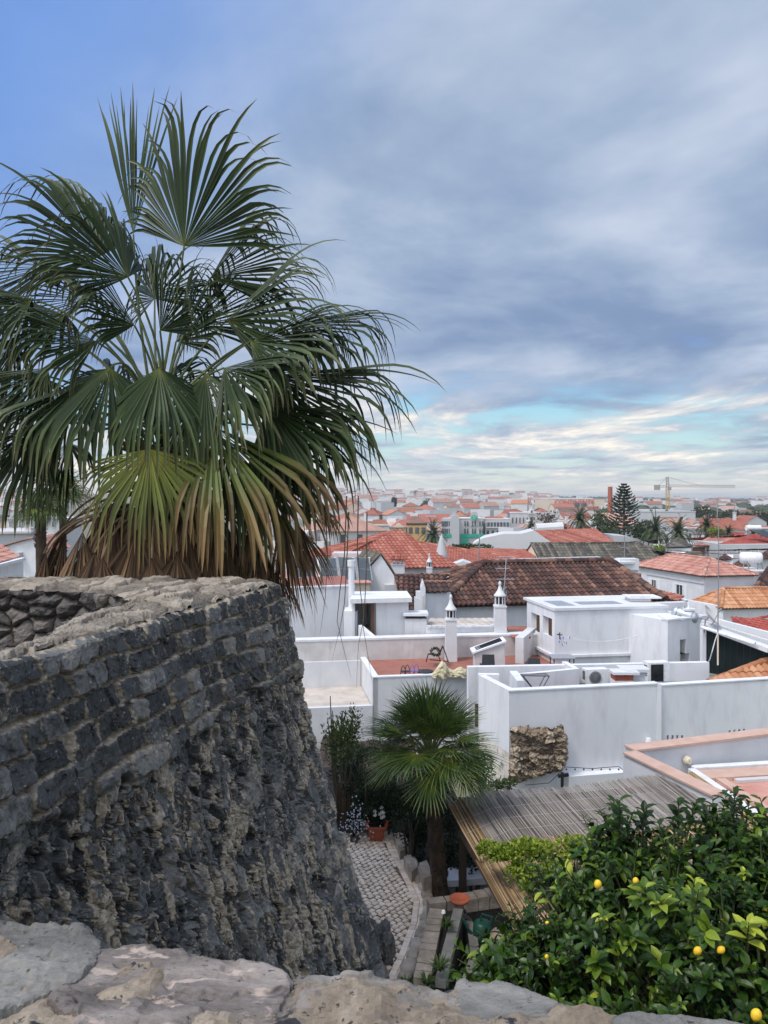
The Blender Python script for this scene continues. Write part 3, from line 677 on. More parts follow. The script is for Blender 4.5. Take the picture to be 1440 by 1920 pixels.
def parapet():
    root = empty('parapet_wall', (0.0, 0.85, -1.2), 'rough stone parapet of big flat coping slabs right in front', 'stone wall')
    zt = -0.60
    def pl(pts): return [tuple(at_z(px, py, zt)[:2]) for px, py in pts]
    slab_stone('coping_stone', pl([(-420, 1730), (-200, 1715), (0, 1722), (60, 1733), (150, 1745), (176, 1770), (165, 1800), (120, 1842), (60, 1868), (-20, 1895), (-200, 1930), (-460, 1910)]), zt + 0.002, 0.10, M_['cop_grey'], root, 5)
    slab_stone('coping_stone', pl([(150, 1802), (186, 1783), (270, 1779), (330, 1779), (420, 1792), (500, 1818), (532, 1838), (515, 1876), (420, 1925), (330, 1950), (120, 1960), (165, 1905), (110, 1862)]), zt, 0.10, M_['cop_pink'], root, 25, tilt=(0.0, 0.02))
    slab_stone('coping_stone', pl([(536, 1836), (552, 1820), (600, 1817), (690, 1818), (752, 1830), (800, 1843), (850, 1866), (856, 1925), (840, 1990), (600, 2010), (430, 1985), (470, 1925), (520, 1880)]), zt, 0.10, M_['cop_mix'], root, 35, tilt=(0.01, 0.0))
    slab_stone('coping_stone', pl([(868, 1838), (905, 1838), (960, 1848), (1040, 1872), (1100, 1890), (1130, 1915), (1150, 1960), (1120, 2020), (868, 2010), (862, 1920)]), zt, 0.10, M_['cop_slate'], root, 45)
    slab_stone('coping_stone', pl([(1165, 1915), (1200, 1899), (1280, 1902), (1400, 1918), (1560, 1925), (1700, 1940), (1700, 2060), (1180, 2060), (1150, 1980)]), zt, 0.10, M_['cop_grey'], root, 55)
    slab_stone('coping_stone', pl([(-460, 1925), (-200, 1945), (-60, 1960), (-60, 2250), (-520, 2260)]), zt, 0.10, M_['cop_mix'], root, 65, step=0.006)
    slab_stone('coping_stone', pl([(420, 2000), (600, 2020), (850, 2000), (1150, 2040), (1180, 2300), (300, 2300)]), zt, 0.10, M_['cop_pink'], root, 75, step=0.006)
    # mortar bed with its own rough surface, then the wall below
    xs = np.linspace(-1.9, 1.9, 520); ys = np.linspace(0.30, 1.06, 180)
    X, Y = np.meshgrid(xs, ys, indexing='ij')
    front = np.interp(X, [-1.9, -0.55, -0.38, 0.0, 0.10, 0.27, 0.32, 1.9], [1.08, 1.06, 1.00, 0.97, 0.95, 0.905, 0.89, 0.86])
    over = Y - front + (fbm(X * 9, Y * 9, 3, 2) - .5) * 0.02
    Z = zt - 0.006 + (fbm(X * 16, Y * 16, 6, 3, .65) - .5) * 0.04
    Z = np.where(over > 0, Z - 0.75 * np.clip(over / 0.015, 0, 1), Z); Y = np.where(over > 0, front + 0.01, Y)
    o = MB(root).grid(np.stack([X, Y, Z], -1)).build('mortar_bed', M_['cop_mortar'], root)
    mb = MB(root); mb.box((-1.9, 0.3, -7.5), (1.9, 0.86, -0.75)); mb.box((-1.9, 0.86, -7.5), (-0.1, 0.94, -0.8))
    mb.build('wall_core', M_['rubble_in'], root)
parapet()
# ------------------------------------------------------------------ fan palms
M_['frond'] = frond_mat('fan_palm_green', [(0.0, (0.09, 0.11, 0.015)), (0.14, (0.022, 0.042, 0.008)), (0.5, (0.018, 0.036, 0.009)), (0.8, (0.050, 0.072, 0.020)), (1.0, (0.11, 0.10, 0.045))])
M_['frond_yellow'] = frond_mat('yellowing_fan_green', [(0.0, (0.19, 0.19, 0.025)), (0.3, (0.10, 0.118, 0.015)), (0.6, (0.070, 0.088, 0.016)), (0.82, (0.12, 0.10, 0.03)), (1.0, (0.22, 0.14, 0.06))])
M_['frond_brown'] = frond_mat('half_dead_fan', [(0.0, (0.07, 0.10, 0.015)), (0.45, (0.06, 0.085, 0.015)), (0.7, (0.12, 0.085, 0.028)), (1.0, (0.17, 0.105, 0.045))])
M_['frond_dead'] = frond_mat('dead_fan', [(0.0, (0.05, 0.028, 0.015)), (0.4, (0.11, 0.068, 0.036)), (0.8, (0.19, 0.125, 0.07)), (1.0, (0.26, 0.18, 0.11))], 0.8, 0.05, 0.8)
M_['petiole'] = nmat('palm_petiole', [(0.3, (0.06, 0.085, 0.025)), (0.7, (0.12, 0.145, 0.05))], 6, 0.5)
M_['petiole_dead'] = nmat('dead_palm_petiole', [(0.3, (0.09, 0.055, 0.03)), (0.7, (0.24, 0.17, 0.10))], 6, 0.7)
M_['frond2'] = frond_mat('dwarf_fan_green', [(0.0, (0.30, 0.31, 0.035)), (0.22, (0.12, 0.165, 0.025)), (0.55, (0.042, 0.082, 0.02)), (1.0, (0.16, 0.20, 0.07))], 0.4, 0.15)

def fan_blade(mb, H, f, n, L, nseg, spread, droop, split, r, m=10, fold=0.0, sag=0.02, shape=0.3, wscale=1.0, taper=0.9, grav=(0, 0, -1)):
    """a costapalmate leaf: pleated segments joined to `split`, free and drooping beyond"""
    f = Vector(f).normalized(); n = Vector(n); n = (n - f * n.dot(f)).normalized(); s = f.cross(n)
    g = Vector(grav); dphi = 2 * spread / (nseg - 1)
    for i in range(nseg):
        a = -spread + dphi * i
        d = f * math.cos(a) + s * math.sin(a) - n * (fold * abs(math.sin(a)))
        d.normalize()
        tau = s * math.cos(a) - f * math.sin(a)
        l = L * ((1 - shape) + shape * math.cos(a)) * r.uniform(0.88, 1.06)
        k = droop * (r.uniform(0.9, 1.9) if r.random() < .84 else r.uniform(.15, .6))
        sp = split * r.uniform(0.85, 1.12)
        p = Vector(H); st = l / m; P = []; T = []
        tw = r.uniform(-0.25, 0.25)
        nn = n.copy()
        for j in range(m + 1):
            q = j / m
            if q <= sp: w = q * l * dphi * 0.5 * 1.03
            else: w = sp * l * dphi * 0.5 * 1.03 * max(0.0, 1 - (q - sp) / (1 - sp)) ** taper * 0.9
            w = w * wscale + 0.0006
            side = tau + nn * (tw * max(0, q - sp)); side.normalize()
            up = d.cross(side)
            P += [p - side * w, p + up * (0.42 * w * (1 if j else 0)), p + side * w]; T += [q + 0.001] * 3
            e = k * 8.5 * st / L * (0.35 if q > sp * .95 else 0) + k * 5.0 * st / L * max(0.0, (q - sp * 0.8)) / (1 - sp) + sag * st / L * 3
            d = d + g * e + Vector((r.uniform(-1, 1), r.uniform(-1, 1), r.uniform(-1, 1))) * 0.02
            d.normalize(); p = p + d * st
        Fc = []
        for j in range(m):
            b = j * 3
            Fc += [(b, b + 3, b + 4, b + 1), (b + 1, b + 4, b + 5, b + 2)]
        mb.add(P, Fc, rnd=r.random(), tt=T)
def petiole(mb, C, H, f, w0, w1):
    C, H = Vector(C), Vector(H); L = (H - C).length
    c = H - Vector(f).normalized() * L * 0.45
    pts = []
    for k in range(9):
        t = k / 8
        pts.append(C * (1 - t) ** 2 + c * 2 * t * (1 - t) + H * t * t)
    mb.tube(pts, [w0 + (w1 - w0) * k / 8 for k in range(9)], 5)

def washingtonia():
    YT = 11.5
    base = at_y(300, 940, YT); base.z = -7.5
    root = empty('fan_palm', base, 'tall fan palm with drooping fronds and a brown skirt behind the bastion', 'palm')
    r = random.Random(12)
    t = MB(root); n = 40
    pts = [Vector((base.x + 0.03 * math.sin(k), base.y, -7.5 + 8.3 * k / 11)) for k in range(12)]
    t.tube(pts, [0.34 - 0.012 * k for k in range(12)], 18); t.build('trunk', M_['palm_bark'], root, True)
    crown = MB(root)
    # boot stubs and fibre at the growing point
    for k in range(46):
        a = r.uniform(0, 6.28); z = r.uniform(-0.5, 1.35); rad = 0.20
        c = Vector((base.x + rad * math.cos(a), base.y + rad * math.sin(a), z))
        d = Vector((math.cos(a), math.sin(a), r.uniform(0.3, 1.3))).normalized()
        crown.bar(c, c + d * r.uniform(0.2, 0.5), 0.07, 0.02, up=(math.cos(a + 1.57), math.sin(a + 1.57), 0))
    crown.build('leaf_bases', M_['petiole_dead'], root)
    C0 = at_y(300, 790, YT)
    L = [  # hastula px, py, depth offset, axis angle, towards camera, length px, spread deg, droop, material, normal (cam weight)
        (250, 440, 0.25, 93, -0.05, 262, 17, 0.03, 0, 1.0), (345, 462, -0.2, 80, 0.10, 245, 88, 0.6, 0, 1.0), (192, 478, 0.0, 128, 0.1, 240, 88, 0.65, 0, 0.8),
        (122, 590, 0.1, 160, 0.1, 215, 108, 0.9, 0, 0.5), (92, 500, 0.6, 148, -0.2, 190, 100, 0.8, 0, 0.5), (105, 750, -0.2, 184, 0.15, 210, 110, 1.0, 0, 0.6),
        (425, 600, 0.0, 42, 0.15, 235, 108, 0.75, 0, 0.75), (545, 610, 0.35, 14, 0.0, 225, 100, 1.0, 0, 0.45), (505, 705, -0.1, 6, 0.1, 285, 104, 1.0, 0, 0.55),
        (492, 800, 0.2, -8, 0.0, 240, 108, 1.0, 0, 0.6), (400, 800, -0.7, -22, 0.35, 290, 95, 1.0, 2, 0.5), (281, 842, -1.3, -91, 0.40, 175, 82, 1.15, 1, 1.3),
        (298, 690, -1.0, -75, 0.6, 185, 108, 1.1, 0, 0.8), (207, 690, -0.8, -118, 0.5, 205, 108, 1.1, 0, 0.7), (70, 800, -0.5, 196, 0.35, 210, 110, 1.1, 0, 0.6),
        (30, 650, 0.3, 182, 0.1, 190, 104, 1.0, 0, 0.5), (165, 560, 0.6, 140, -0.3, 190, 100, 0.9, 0, 0.4), (365, 610, 0.9, 66, -0.35, 200, 100, 0.9, 0, 0.6),
        (290, 560, 0.9, 98, -0.4, 215, 108, 0.8, 0, 0.5), (252, 610, -0.35, 112, 0.5, 150, 96, 1.2, 0, 0.6), (450, 690, 1.0, 28, -0.4, 210, 100, 0.9, 0, 0.4),
        (130, 830, 0.5, 205, -0.1, 180, 96, 1.0, 0, 0.6), (470, 850, 0.7, -16, -0.15, 200, 96, 1.0, 0, 0.6), 
        (385, 700, -0.7, -38, 0.5, 190, 106, 1.1, 0, 0.6), (150, 720, -0.7, 205, 0.5, 180, 104, 1.1, 0, 0.6), 
        (60, 700, 0.9, 170, -0.3, 200, 100, 0.9, 0, 0.5), (520, 760, 1.0, 0, -0.3, 200, 100, 0.9, 0, 0.5), (480, 880, -0.3, -30, 0.2, 190, 70, 1.1, 2, 0.7),
          (330, 640, 0.4, 75, 0.2, 180, 104, 1.1, 0, 0.6),
        (-40, 560, 0.2, 170, 0.0, 200, 104, 1.0, 0, 0.5), (-20, 760, -0.3, 190, 0.2, 200, 104, 1.0, 0, 0.5),
        (395, 520, 0.4, 62, -0.1, 215, 100, 0.8, 0, 0.7), (240, 520, -0.25, 118, 0.3, 190, 100, 0.9, 0, 0.7), (470, 640, -0.3, 24, 0.3, 215, 100, 1.0, 0, 0.6), (60, 560, -0.2, 165, 0.25, 200, 100, 1.0, 0, 0.6), (300, 620, -0.7, 88, 0.5, 150, 100, 1.2, 0, 0.8),
        (500, 760, -0.4, -4, 0.3, 220, 100, 1.0, 0, 0.6), (90, 690, -0.6, 190, 0.4, 200, 100, 1.0, 0, 0.6), (180, 640, -0.6, 150, 0.4, 170, 100, 1.1, 0, 0.6), (420, 690, -0.8, 10, 0.5, 180, 100, 1.1, 0, 0.6), (430, 830, -0.6, -30, 0.3, 210, 96, 1.0, 0, 0.6),
        (300, 720, 1.1, 60, -0.8, 200, 104, 1.0, 0, 0.3), (210, 730, 1.1, 120, -0.8, 200, 104, 1.0, 0, 0.3), (330, 800, 1.2, -60, -0.8, 200, 104, 1.0, 0, 0.3)]
    mats = [M_['frond'], M_['frond_yellow'], M_['frond_brown']]
    for (hx, hy, dy, ang, tow, Lp, sp, dr, mi, camw) in L:
        H = at_y(hx, hy, YT + dy); a = math.radians(ang)
        f = Vector((math.cos(a), -tow * 1.3, math.sin(a))).normalized()
        n = Vector((r.uniform(-.35, .35), -camw, 1.0 if camw < 1.2 else 0.25))
        if mi == 1 : n = Vector((0, -1, 0.15))
        mb = MB(root)
        fan_blade(mb, H, f, n, Lp / F * YT * 1.16, 48 if sp > 50 else 16, math.radians(sp * .86 if mi != 1 else sp), dr, r.uniform(.52, .66) if mi != 1 else 0.52, r, taper=.55, m=12, fold=r.uniform(.55, .9) if camw < 0.9 else 0.4 if mi != 1 else .2, shape=0.40 if mi != 1 else .22)
        fr = mb.build('frond', mats[mi], root)
        c = C0 + Vector((r.uniform(-.1, .1), r.uniform(-.1, .1), r.uniform(-.25, .15)))
        pm = MB(root); petiole(pm, c, H, f, 0.028, 0.014); pm.build('petiole', M_['petiole'], fr)
        fr['label'] = {0: 'green drooping fan frond', 1: 'yellow-green hanging fan frond', 2: 'fan frond browning at its tips'}[mi]
    # dead skirt
    for k in range(60):
        a = 2 * math.pi * k / 60 + r.uniform(-.15, .15); tier = k % 3
        z = 0.15 - tier * 0.35 + r.uniform(-.1, .1)
        rad = (0.75, 1.2, 1.6)[tier] + r.uniform(-.15, .2)
        H = Vector((base.x + rad * math.cos(a), base.y + rad * 0.9 * math.sin(a), z - 0.15))
        f = Vector((math.cos(a) * r.uniform(.25, .65), math.sin(a) * .42, -1)).normalized()
        n = Vector((math.cos(a), math.sin(a), 0.2))
        mb = MB(root)
        fan_blade(mb, H, f, n, r.uniform(1.1, 1.5), 26, math.radians(r.uniform(26, 44)), 0.2, 0.62, r, m=8, fold=0.5, shape=0.1, wscale=1.3)
        fr = mb.build('dead_frond', M_['frond_dead'], root)
        pm = MB(root); petiole(pm, Vector((base.x + .2 * math.cos(a), base.y + .2 * math.sin(a), z + 0.45)), H, f, 0.024, 0.014); pm.build('petiole', M_['petiole_dead'], fr)
    for hx, hy, dy, tx, ty, Lp in ((528, 960, -0.3, 572, 1150, 195), (560, 985, -0.2, 600, 1090, 130), (470, 985, -0.5, 470, 1090, 120)):
        H = at_y(hx, hy, YT + dy); T = at_y(tx, ty, YT + dy)
        f = (T - H).normalized(); mb = MB(root)
        fan_blade(mb, H, f, Vector((0.2, -1, 0)), Lp / F * YT, 34, math.radians(22), 0.25, 0.5, r, m=9, fold=0.3, shape=0.05, wscale=1.7)
        fr = mb.build('dead_frond', M_['frond_dead'], root)
        pm = MB(root); petiole(pm, at_y(330, 830, YT), H, f, 0.022, 0.014); pm.build('petiole', M_['petiole_dead'], fr)
    # long loose threads hanging at the right
    for pts in (((628, 940), (632, 1040), (628, 1120), (618, 1190)), ((668, 930), (664, 1040), (655, 1110), (650, 1165), (662, 1215), (676, 1270)), ((672, 960), (668, 1060), (664, 1130), (656, 1175), (640, 1240)),
                ((690, 930), (688, 1030), (694, 1110), (700, 1160), (690, 1210), (686, 1290)), ((706, 960), (706, 1050), (702, 1130), (698, 1170), (708, 1230), (716, 1280))):
        s_ = [at_y(x - 18, y, YT - 0.4) for x, y in pts]; mb = MB(root); k = len(s_)
        mb.tube(s_, [0.010 - 0.0085 * i / (k - 1) for i in range(k)], 5, tt=[0.3 + 0.6 * i / k for i in range(k)])
        mb.build('hanging_strand', M_['petiole_dead'], root)
washingtonia()

def small_fan_palm(name, base, crown, rad, nfr, label, seed, mat, trunk_r=0.15, stiff=0.07, blade=0.62, nseg=30, up=1.0, split=0.35, group=None):
    """single trunk, spherical head of stiff fans"""
    root = empty(name, base, label, 'palm', group)
    r = random.Random(seed); base = Vector(base); crown = Vector(crown)
    t = MB(root); pts = [base.lerp(crown, k / 8) for k in range(9)]
    t.tube(pts, [trunk_r * (1.05 - 0.02 * k) for k in range(9)], 14)
    for k in range(120):
        u = r.random(); a = r.uniform(0, 6.28); c = base.lerp(crown, u)
        o = Vector((math.cos(a), math.sin(a), 0))
        t.bar(c + o * trunk_r * .9, c + o * trunk_r * 1.18 + Vector((0, 0, 0.07)), 0.05, 0.015, up=o)
    t.build('trunk', M_['palm_bark'], root)
    for k in range(nfr):
        g = (k + 0.5) / nfr
        el = math.radians(88 - 102 * g ** .9 + r.uniform(-12, 12)) if up >= 1 else math.radians(80 - 120 * g)
        a = k * 2.39996 + r.uniform(-.2, .2)
        d = Vector((math.cos(a) * math.cos(el), math.sin(a) * math.cos(el), math.sin(el) * .85))
        pl = rad * (1 - blade) * r.uniform(0.85, 1.1)
        H = crown + d * pl
        f = (d * .75 + Vector((0, 0, -.42 * (1 - max(0, d.z))))).normalized()
        n = d + Vector((0, 0, .55)) if d.z < .8 else Vector((-math.cos(a), -math.sin(a), .3))
        mb = MB(root)
        fan_blade(mb, H, f, n, rad * blade * r.uniform(0.95, 1.12), nseg, math.radians(112), stiff, split, r, m=6, fold=-0.1, shape=0.25, wscale=0.9, sag=0.04)
        fr = mb.build('frond', mat, root)
        pm = MB(root); pm.tube([crown - Vector((0, 0, .08)), crown.lerp(H, .5) + Vector((0, 0, .02)), H], [0.014, 0.010, 0.007], 4); pm.build('petiole', M_['petiole'], fr)
    return root
pb = at_z(826, 1690, -6.15)
small_fan_palm('fan_palm', pb, at_y(806, 1415, pb.y), 1.22, 54, 'bushy short fan palm with a dark trunk standing in the walled garden', 5, M_['frond2'], 0.125, blade=.50, nseg=32, split=.46, stiff=.06)
# ------------------------------------------------------------------ roofs, walls and windows
def tile_poly(mb, pts, pitch=0.22, row=0.38, amp=0.055, segs=6, r=None):
    """tiled roof slope: pts[0] -> pts[1] is the eave, the rest runs round the slope"""
    r = r or random
    P = [Vector(p) for p in pts]
    e = (P[1] - P[0]).normalized(); n = Vector((0, 0, 0))
    for i in range(1, len(P) - 1): n += (P[i] - P[0]).cross(P[i + 1] - P[0])
    n.normalize()
    if n.z < 0: n = -n
    t = n.cross(e)
    if t.z < 0: t = -t
    S = np.array([(p - P[0]).dot(e) for p in P]); T = np.array([(p - P[0]).dot(t) for p in P])
    s0, s1 = S.min(), S.max(); nc = max(2, int(round((s1 - s0) / pitch))); ns = nc * segs + 1
    s = np.linspace(s0, s1, ns); lo = np.full(ns, 1e9); hi = np.full(ns, -1e9); k = len(P)
    for i in range(k):
        a, b = (S[i], T[i]), (S[(i + 1) % k], T[(i + 1) % k])
        if a[0] > b[0]: a, b = b, a
        if b[0] - a[0] < 1e-6:
            m = np.abs(s - a[0]) < 1e-6
            lo[m] = np.minimum(lo[m], min(a[1], b[1])); hi[m] = np.maximum(hi[m], max(a[1], b[1])); continue
        m = (s >= a[0] - 1e-9) & (s <= b[0] + 1e-9)
        tv = a[1] + (s - a[0]) / (b[0] - a[0]) * (b[1] - a[1])
        lo[m] = np.minimum(lo[m], tv[m]); hi[m] = np.maximum(hi[m], tv[m])
    hi = np.maximum(hi, lo)
    prof = amp * np.abs(np.sin(np.pi * np.arange(ns) / segs)) ** 0.8
    P0, E, Tn, Nn = np.array(P[0]), np.array(e), np.array(t), np.array(n)
    tmax = hi.max(); tmin = lo.min(); nr = int(math.ceil((tmax - tmin) / row))
    colr = [r.random() for _ in range(nc + 1)]
    for q in range(nr):
        a = np.clip(tmin + q * row, lo, hi); b = np.clip(tmin + (q + 1) * row, lo, hi)
        ok = (b - a) > 1e-4
        if not ok.any(): continue
        ja = 0.012 * amp / 0.055
        A = P0 + s[:, None] * E + a[:, None] * Tn + (prof + amp * 0.45)[:, None] * Nn
        B = P0 + s[:, None] * E + b[:, None] * Tn + (prof)[:, None] * Nn
        V = np.concatenate([A, B, A - (amp * .9) * Nn]); Fc = []; R = []
        tr = [min(1, max(0, 0.55 * colr[c] + 0.45 * r.random())) for c in range(nc + 1)]
        for i in range(ns - 1):
            if ok[i] or ok[i + 1]:
                Fc += [(i, i + 1, ns + i + 1, ns + i), (2 * ns + i, 2 * ns + i + 1, i + 1, i)]; R += [tr[i // segs]] * 2
        mb.add(V.tolist(), Fc, rnd=R)
def ridge_caps(mb, a, b, rad=0.11, step=0.36, r=None):
    r = r or random
    a, b = Vector(a), Vector(b); d = b - a; L = d.length
    if L < 0.05: return
    d.normalize(); sd = d.cross(UPV).normalized(); up = sd.cross(d)
    n = max(1, int(L / step))
    for i in range(n):
        p, q = a + d * (L * i / n), a + d * (L * (i + 1.08) / n); P = []
        for e, rr in ((p, rad), (q, rad * 0.85)):
            for k in range(7):
                an = math.pi * k / 6
                P.append(e + sd * (math.cos(an) * rr) + up * (math.sin(an) * rr * 0.8 - 0.02))
        mb.add(P, [(k, k + 1, k + 8, k + 7) for k in range(6)] + [tuple(range(6, -1, -1))], rnd=r.random())
def panel(mb, p, d, up, w, h, th, openings, n):
    """upright wall panel from p along d (w wide, h high) with real openings [(a0,a1,b0,b1)]; th thick along -n"""
    p, d, up, n = Vector(p), Vector(d), Vector(up), Vector(n)
    xs = sorted({0, w, *[o[0] for o in openings], *[o[1] for o in openings]}); ys = sorted({0, h, *[o[2] for o in openings], *[o[3] for o in openings]})
    for i in range(len(xs) - 1):
        for j in range(len(ys) - 1):
            cx, cy = (xs[i] + xs[i + 1]) / 2, (ys[j] + ys[j + 1]) / 2
            if any(o[0] < cx < o[1] and o[2] < cy < o[3] for o in openings): continue
            P = [p + d * x + up * y for x, y in ((xs[i], ys[j]), (xs[i + 1], ys[j]), (xs[i + 1], ys[j + 1]), (xs[i], ys[j + 1]))]
            mb.add(P, [(0, 1, 2, 3)])
    for a0, a1, b0, b1 in openings:
        c = [p + d * x + up * y for x, y in ((a0, b0), (a1, b0), (a1, b1), (a0, b1))]
        for i in range(4): mb.add([c[i], c[(i + 1) % 4], c[(i + 1) % 4] - n * th, c[i] - n * th], [(0, 1, 2, 3)])
def add_window(root, c, d, n, w, h, frame=None, pane=None, name='window', fw=0.06, proud=0.03, bars=1):
    """window on a wall: frame as part, pane as sub-part. c centre on the wall, d along, n out (world)"""
    c, d, n = Vector(c), Vector(d).normalized(), Vector(n).normalized()
    m = MB(root)
    for s in (-1, 1):
        a = c + d * (s * (w / 2 - fw / 2)) + n * (proud / 2)
        m.bar(a - UPV * h / 2, a + UPV * h / 2, fw, proud + 0.02, up=n)
        b = c + UPV * (s * (h / 2 - fw / 2)) + n * (proud / 2)
        m.bar(b - d * (w / 2 - fw), b + d * (w / 2 - fw), proud + 0.018, fw)
    for k in range(bars):
        a = c + d * ((k + 1) / (bars + 1) - 0.5) * w + n * (proud / 2)
        m.bar(a - UPV * (h / 2 - fw), a + UPV * (h / 2 - fw), fw * 0.6, proud, up=n)
    f = m.build(name, frame or M_['white_metal'], root)
    q = MB(root); g = n * 0.006
    q.poly(*[c + d * (x * (w / 2 - fw * .5)) + UPV * (z * (h / 2 - fw * .5)) + g for x, z in ((-1, -1), (1, -1), (1, 1), (-1, 1))])
    q.build('pane', pane or M_['glass'], f)
    return f
U13 = Vector((math.cos(math.radians(13)), math.sin(math.radians(13)), 0)); V13 = Vector((-U13.y, U13.x, 0))
def uv_frame(deg):
    a = math.radians(deg); u = Vector((math.cos(a), math.sin(a), 0)); return u, Vector((-u.y, u.x, 0))
def alen(p, d, px):
    """length along plan direction d from p until the column px"""
    k = (px - CX) / F
    return (k * p.y - p.x) / (d.x - k * d.y)
def house(root, c, u, v, LU, LV, z0, ze, rise, wall='plaster', tile='tile_red', hip=(1.0, 1.0), axis='u', over=0.35, pitch=0.22, row=0.38, amp=0.055, segs=6, caps=True, r=None, fascia=True, wallname='wall'):
    """gabled or hipped house: c near-left corner, u/v plan axes; hip = share of the half depth taken by each hip end (0 = gable)"""
    r = r or random.Random(int(abs(c.x * 31 + c.y * 17)))
    c = Vector((c.x, c.y, 0))
    if axis == 'v':
        c, u, v, LU, LV = c + u * LU, v, -u, LV, LU
    P = lambda a, b, z: c + u * a + v * b + Vector((0, 0, z))
    m = MB(root); h0, h1 = hip[0] * LV / 2, hip[1] * LV / 2
    zr = ze + rise
    base = [P(0, 0, z0), P(LU, 0, z0), P(LU, LV, z0), P(0, LV, z0)]
    top = [P(0, 0, ze), P(LU, 0, ze), P(LU, LV, ze), P(0, LV, ze)]
    for i in range(4):
        j = (i + 1) % 4; m.poly(base[i], base[j], top[j], top[i])
    if hip[0] == 0: m.poly(P(0, 0, ze), P(0, LV, ze), P(0, LV / 2, zr))
    if hip[1] == 0: m.poly(P(LU, 0, ze), P(LU, LV, ze), P(LU, LV / 2, zr))
    if fascia:
        o = 0.12
        m.box((0, 0, 0), (1, 1, 1), Matrix(((u.x * (LU + 2 * o), v.x * (LV + 2 * o), 0, P(-o, -o, 0).x), (u.y * (LU + 2 * o), v.y * (LV + 2 * o), 0, P(-o, -o, 0).y), (0, 0, 0.16, ze - 0.18), (0, 0, 0, 1))))
    w = m.build(wallname, M_[wall], root)
    t = MB(root); o = over; k = rise / (LV / 2)
    zo = ze - k * o
    a0 = -o if hip[0] else -0.12; a1 = LU + o if hip[1] else LU + 0.12
    E = [P(a0, -o, zo), P(a1, -o, zo), P(a1, LV + o, zo), P(a0, LV + o, zo)]
    Ra = P(h0 if hip[0] else a0, LV / 2, zr); Rb = P(LU - h1 if hip[1] else a1, LV / 2, zr)
    kw = dict(pitch=pitch, row=row, amp=amp, segs=segs, r=r)
    tile_poly(t, [E[0], E[1], Rb, Ra], **kw); tile_poly(t, [E[2], E[3], Ra, Rb], **kw)
    if hip[0]: tile_poly(t, [E[3], E[0], Ra], **kw)
    if hip[1]: tile_poly(t, [E[1], E[2], Rb], **kw)
    if caps:
        up = Vector((0, 0, amp * 0.9)); cr = amp * 2
        ridge_caps(t, Ra + up, Rb + up, cr, row, r)
        if hip[0]: ridge_caps(t, E[0] + up, Ra + up, cr, row, r); ridge_caps(t, E[3] + up, Ra + up, cr, row, r)
        if hip[1]: ridge_caps(t, E[1] + up, Rb + up, cr, row, r); ridge_caps(t, E[2] + up, Rb + up, cr, row, r)
    s = MB(root); dz = Vector((0, 0, -0.05)); s.poly(E[0] + dz, E[1] + dz, Rb + dz, Ra + dz); s.poly(E[2] + dz, E[3] + dz, Ra + dz, Rb + dz)
    if hip[0]: s.poly(E[3] + dz, E[0] + dz, Ra + dz)
    if hip[1]: s.poly(E[1] + dz, E[2] + dz, Rb + dz)
    rf = t.build('roof', M_[tile], root, smooth=False)
    s.build('roof_boards', M_['wood_dark'], rf)
    return w, rf
def chimney(root_or_none, base, w, h, label, cap='pot', top_h=0.5, group=None):
    """square plastered chimney; cap: 'pot' pierced lantern with conical hood, 'tile' little tiled roof, 'slab'"""
    base = Vector(base); ro = root_or_none or empty('chimney', base, label, 'chimney', group)
    m = MB(ro); b = base
    def ring(hw, z): return [b + Vector((x * hw, y * hw, z)) for x, y in ((-1, -1), (1, -1), (1, 1), (-1, 1))]
    def loft(rs):
        for A, B in zip(rs, rs[1:]):
            for i in range(4): m.poly(A[i], A[(i + 1) % 4], B[(i + 1) % 4], B[i])
        m.poly(*rs[-1])
    loft([ring(w / 2 * 1.12, 0), ring(w / 2 * 0.98, h), ring(w / 2 * 1.1, h), ring(w / 2 * 1.1, h + 0.06)])
    m.build('shaft', M_['plaster'], ro)
    z = h + 0.06
    if cap == 'pot':
        k = MB(ro); k.lathe([(w * .36, z), (w * .36, z + top_h)], b, 12); k.build('flue', M_['dark'], ro)
        g = MB(ro)
        for i in range(8):
            a = 2 * math.pi * (i + .5) / 8; o = Vector((math.cos(a), math.sin(a), 0)) * (w * .44)
            g.bar(b + o + Vector((0, 0, z)), b + o + Vector((0, 0, z + top_h)), w * .09)
        g.lathe([(w * .52, z), (w * .52, z + .05)], b, 16); g.build('lantern', M_['plaster'], ro)
        c = MB(ro); zt = z + top_h
        c.lathe([(w * .56, zt), (w * .55, zt + .05), (w * .40, zt + .12), (w * .24, zt + .22), (w * .13, zt + .36), (w * .10, zt + .42), (w * .15, zt + .46), (w * .12, zt + .53), (0.004, zt + .58)], b, 18)
        c.build('hood', M_['plaster'], ro, True)
    elif cap == 'tile':
        c = MB(ro); hw = w * .68
        c.box(b + Vector((-w * .5, -w * .5, z + .22)), b + Vector((w * .5, w * .5, z + .27)))
        for x in (-.42, -.14, .14, .42):
            for y in (-.42, .42): c.bar(b + Vector((x * w, y * w, z)), b + Vector((x * w, y * w, z + .22)), w * .12)
        c.build('vent_course', M_['plaster_grey'], ro)
        t = MB(ro); E = [b + Vector((x * hw, y * hw, z + .28)) for x, y in ((-1, -1), (1, -1), (1, 1), (-1, 1))]; A = b + Vector((0, 0, z + .28 + w * .5))
        for i in range(4): tile_poly(t, [E[i], E[(i + 1) % 4], A], pitch=.18, row=.3, amp=.05)
        t.build('tiled_cap', M_['tile_red'], ro)
    return ro
# ------------------------------------------------------------------ the near white houses
def flat_block(root, pts, z0, z1, name='wall', mat='plaster', cap=None, roof=True):
    """prism over a plan polygon (counter-clockwise)"""
    m = MB(root); m.prism([(p[0], p[1], z0) for p in pts], (0, 0, z1 - z0)); return m.build(name, M_[mat], root)
Z0 = -8.2
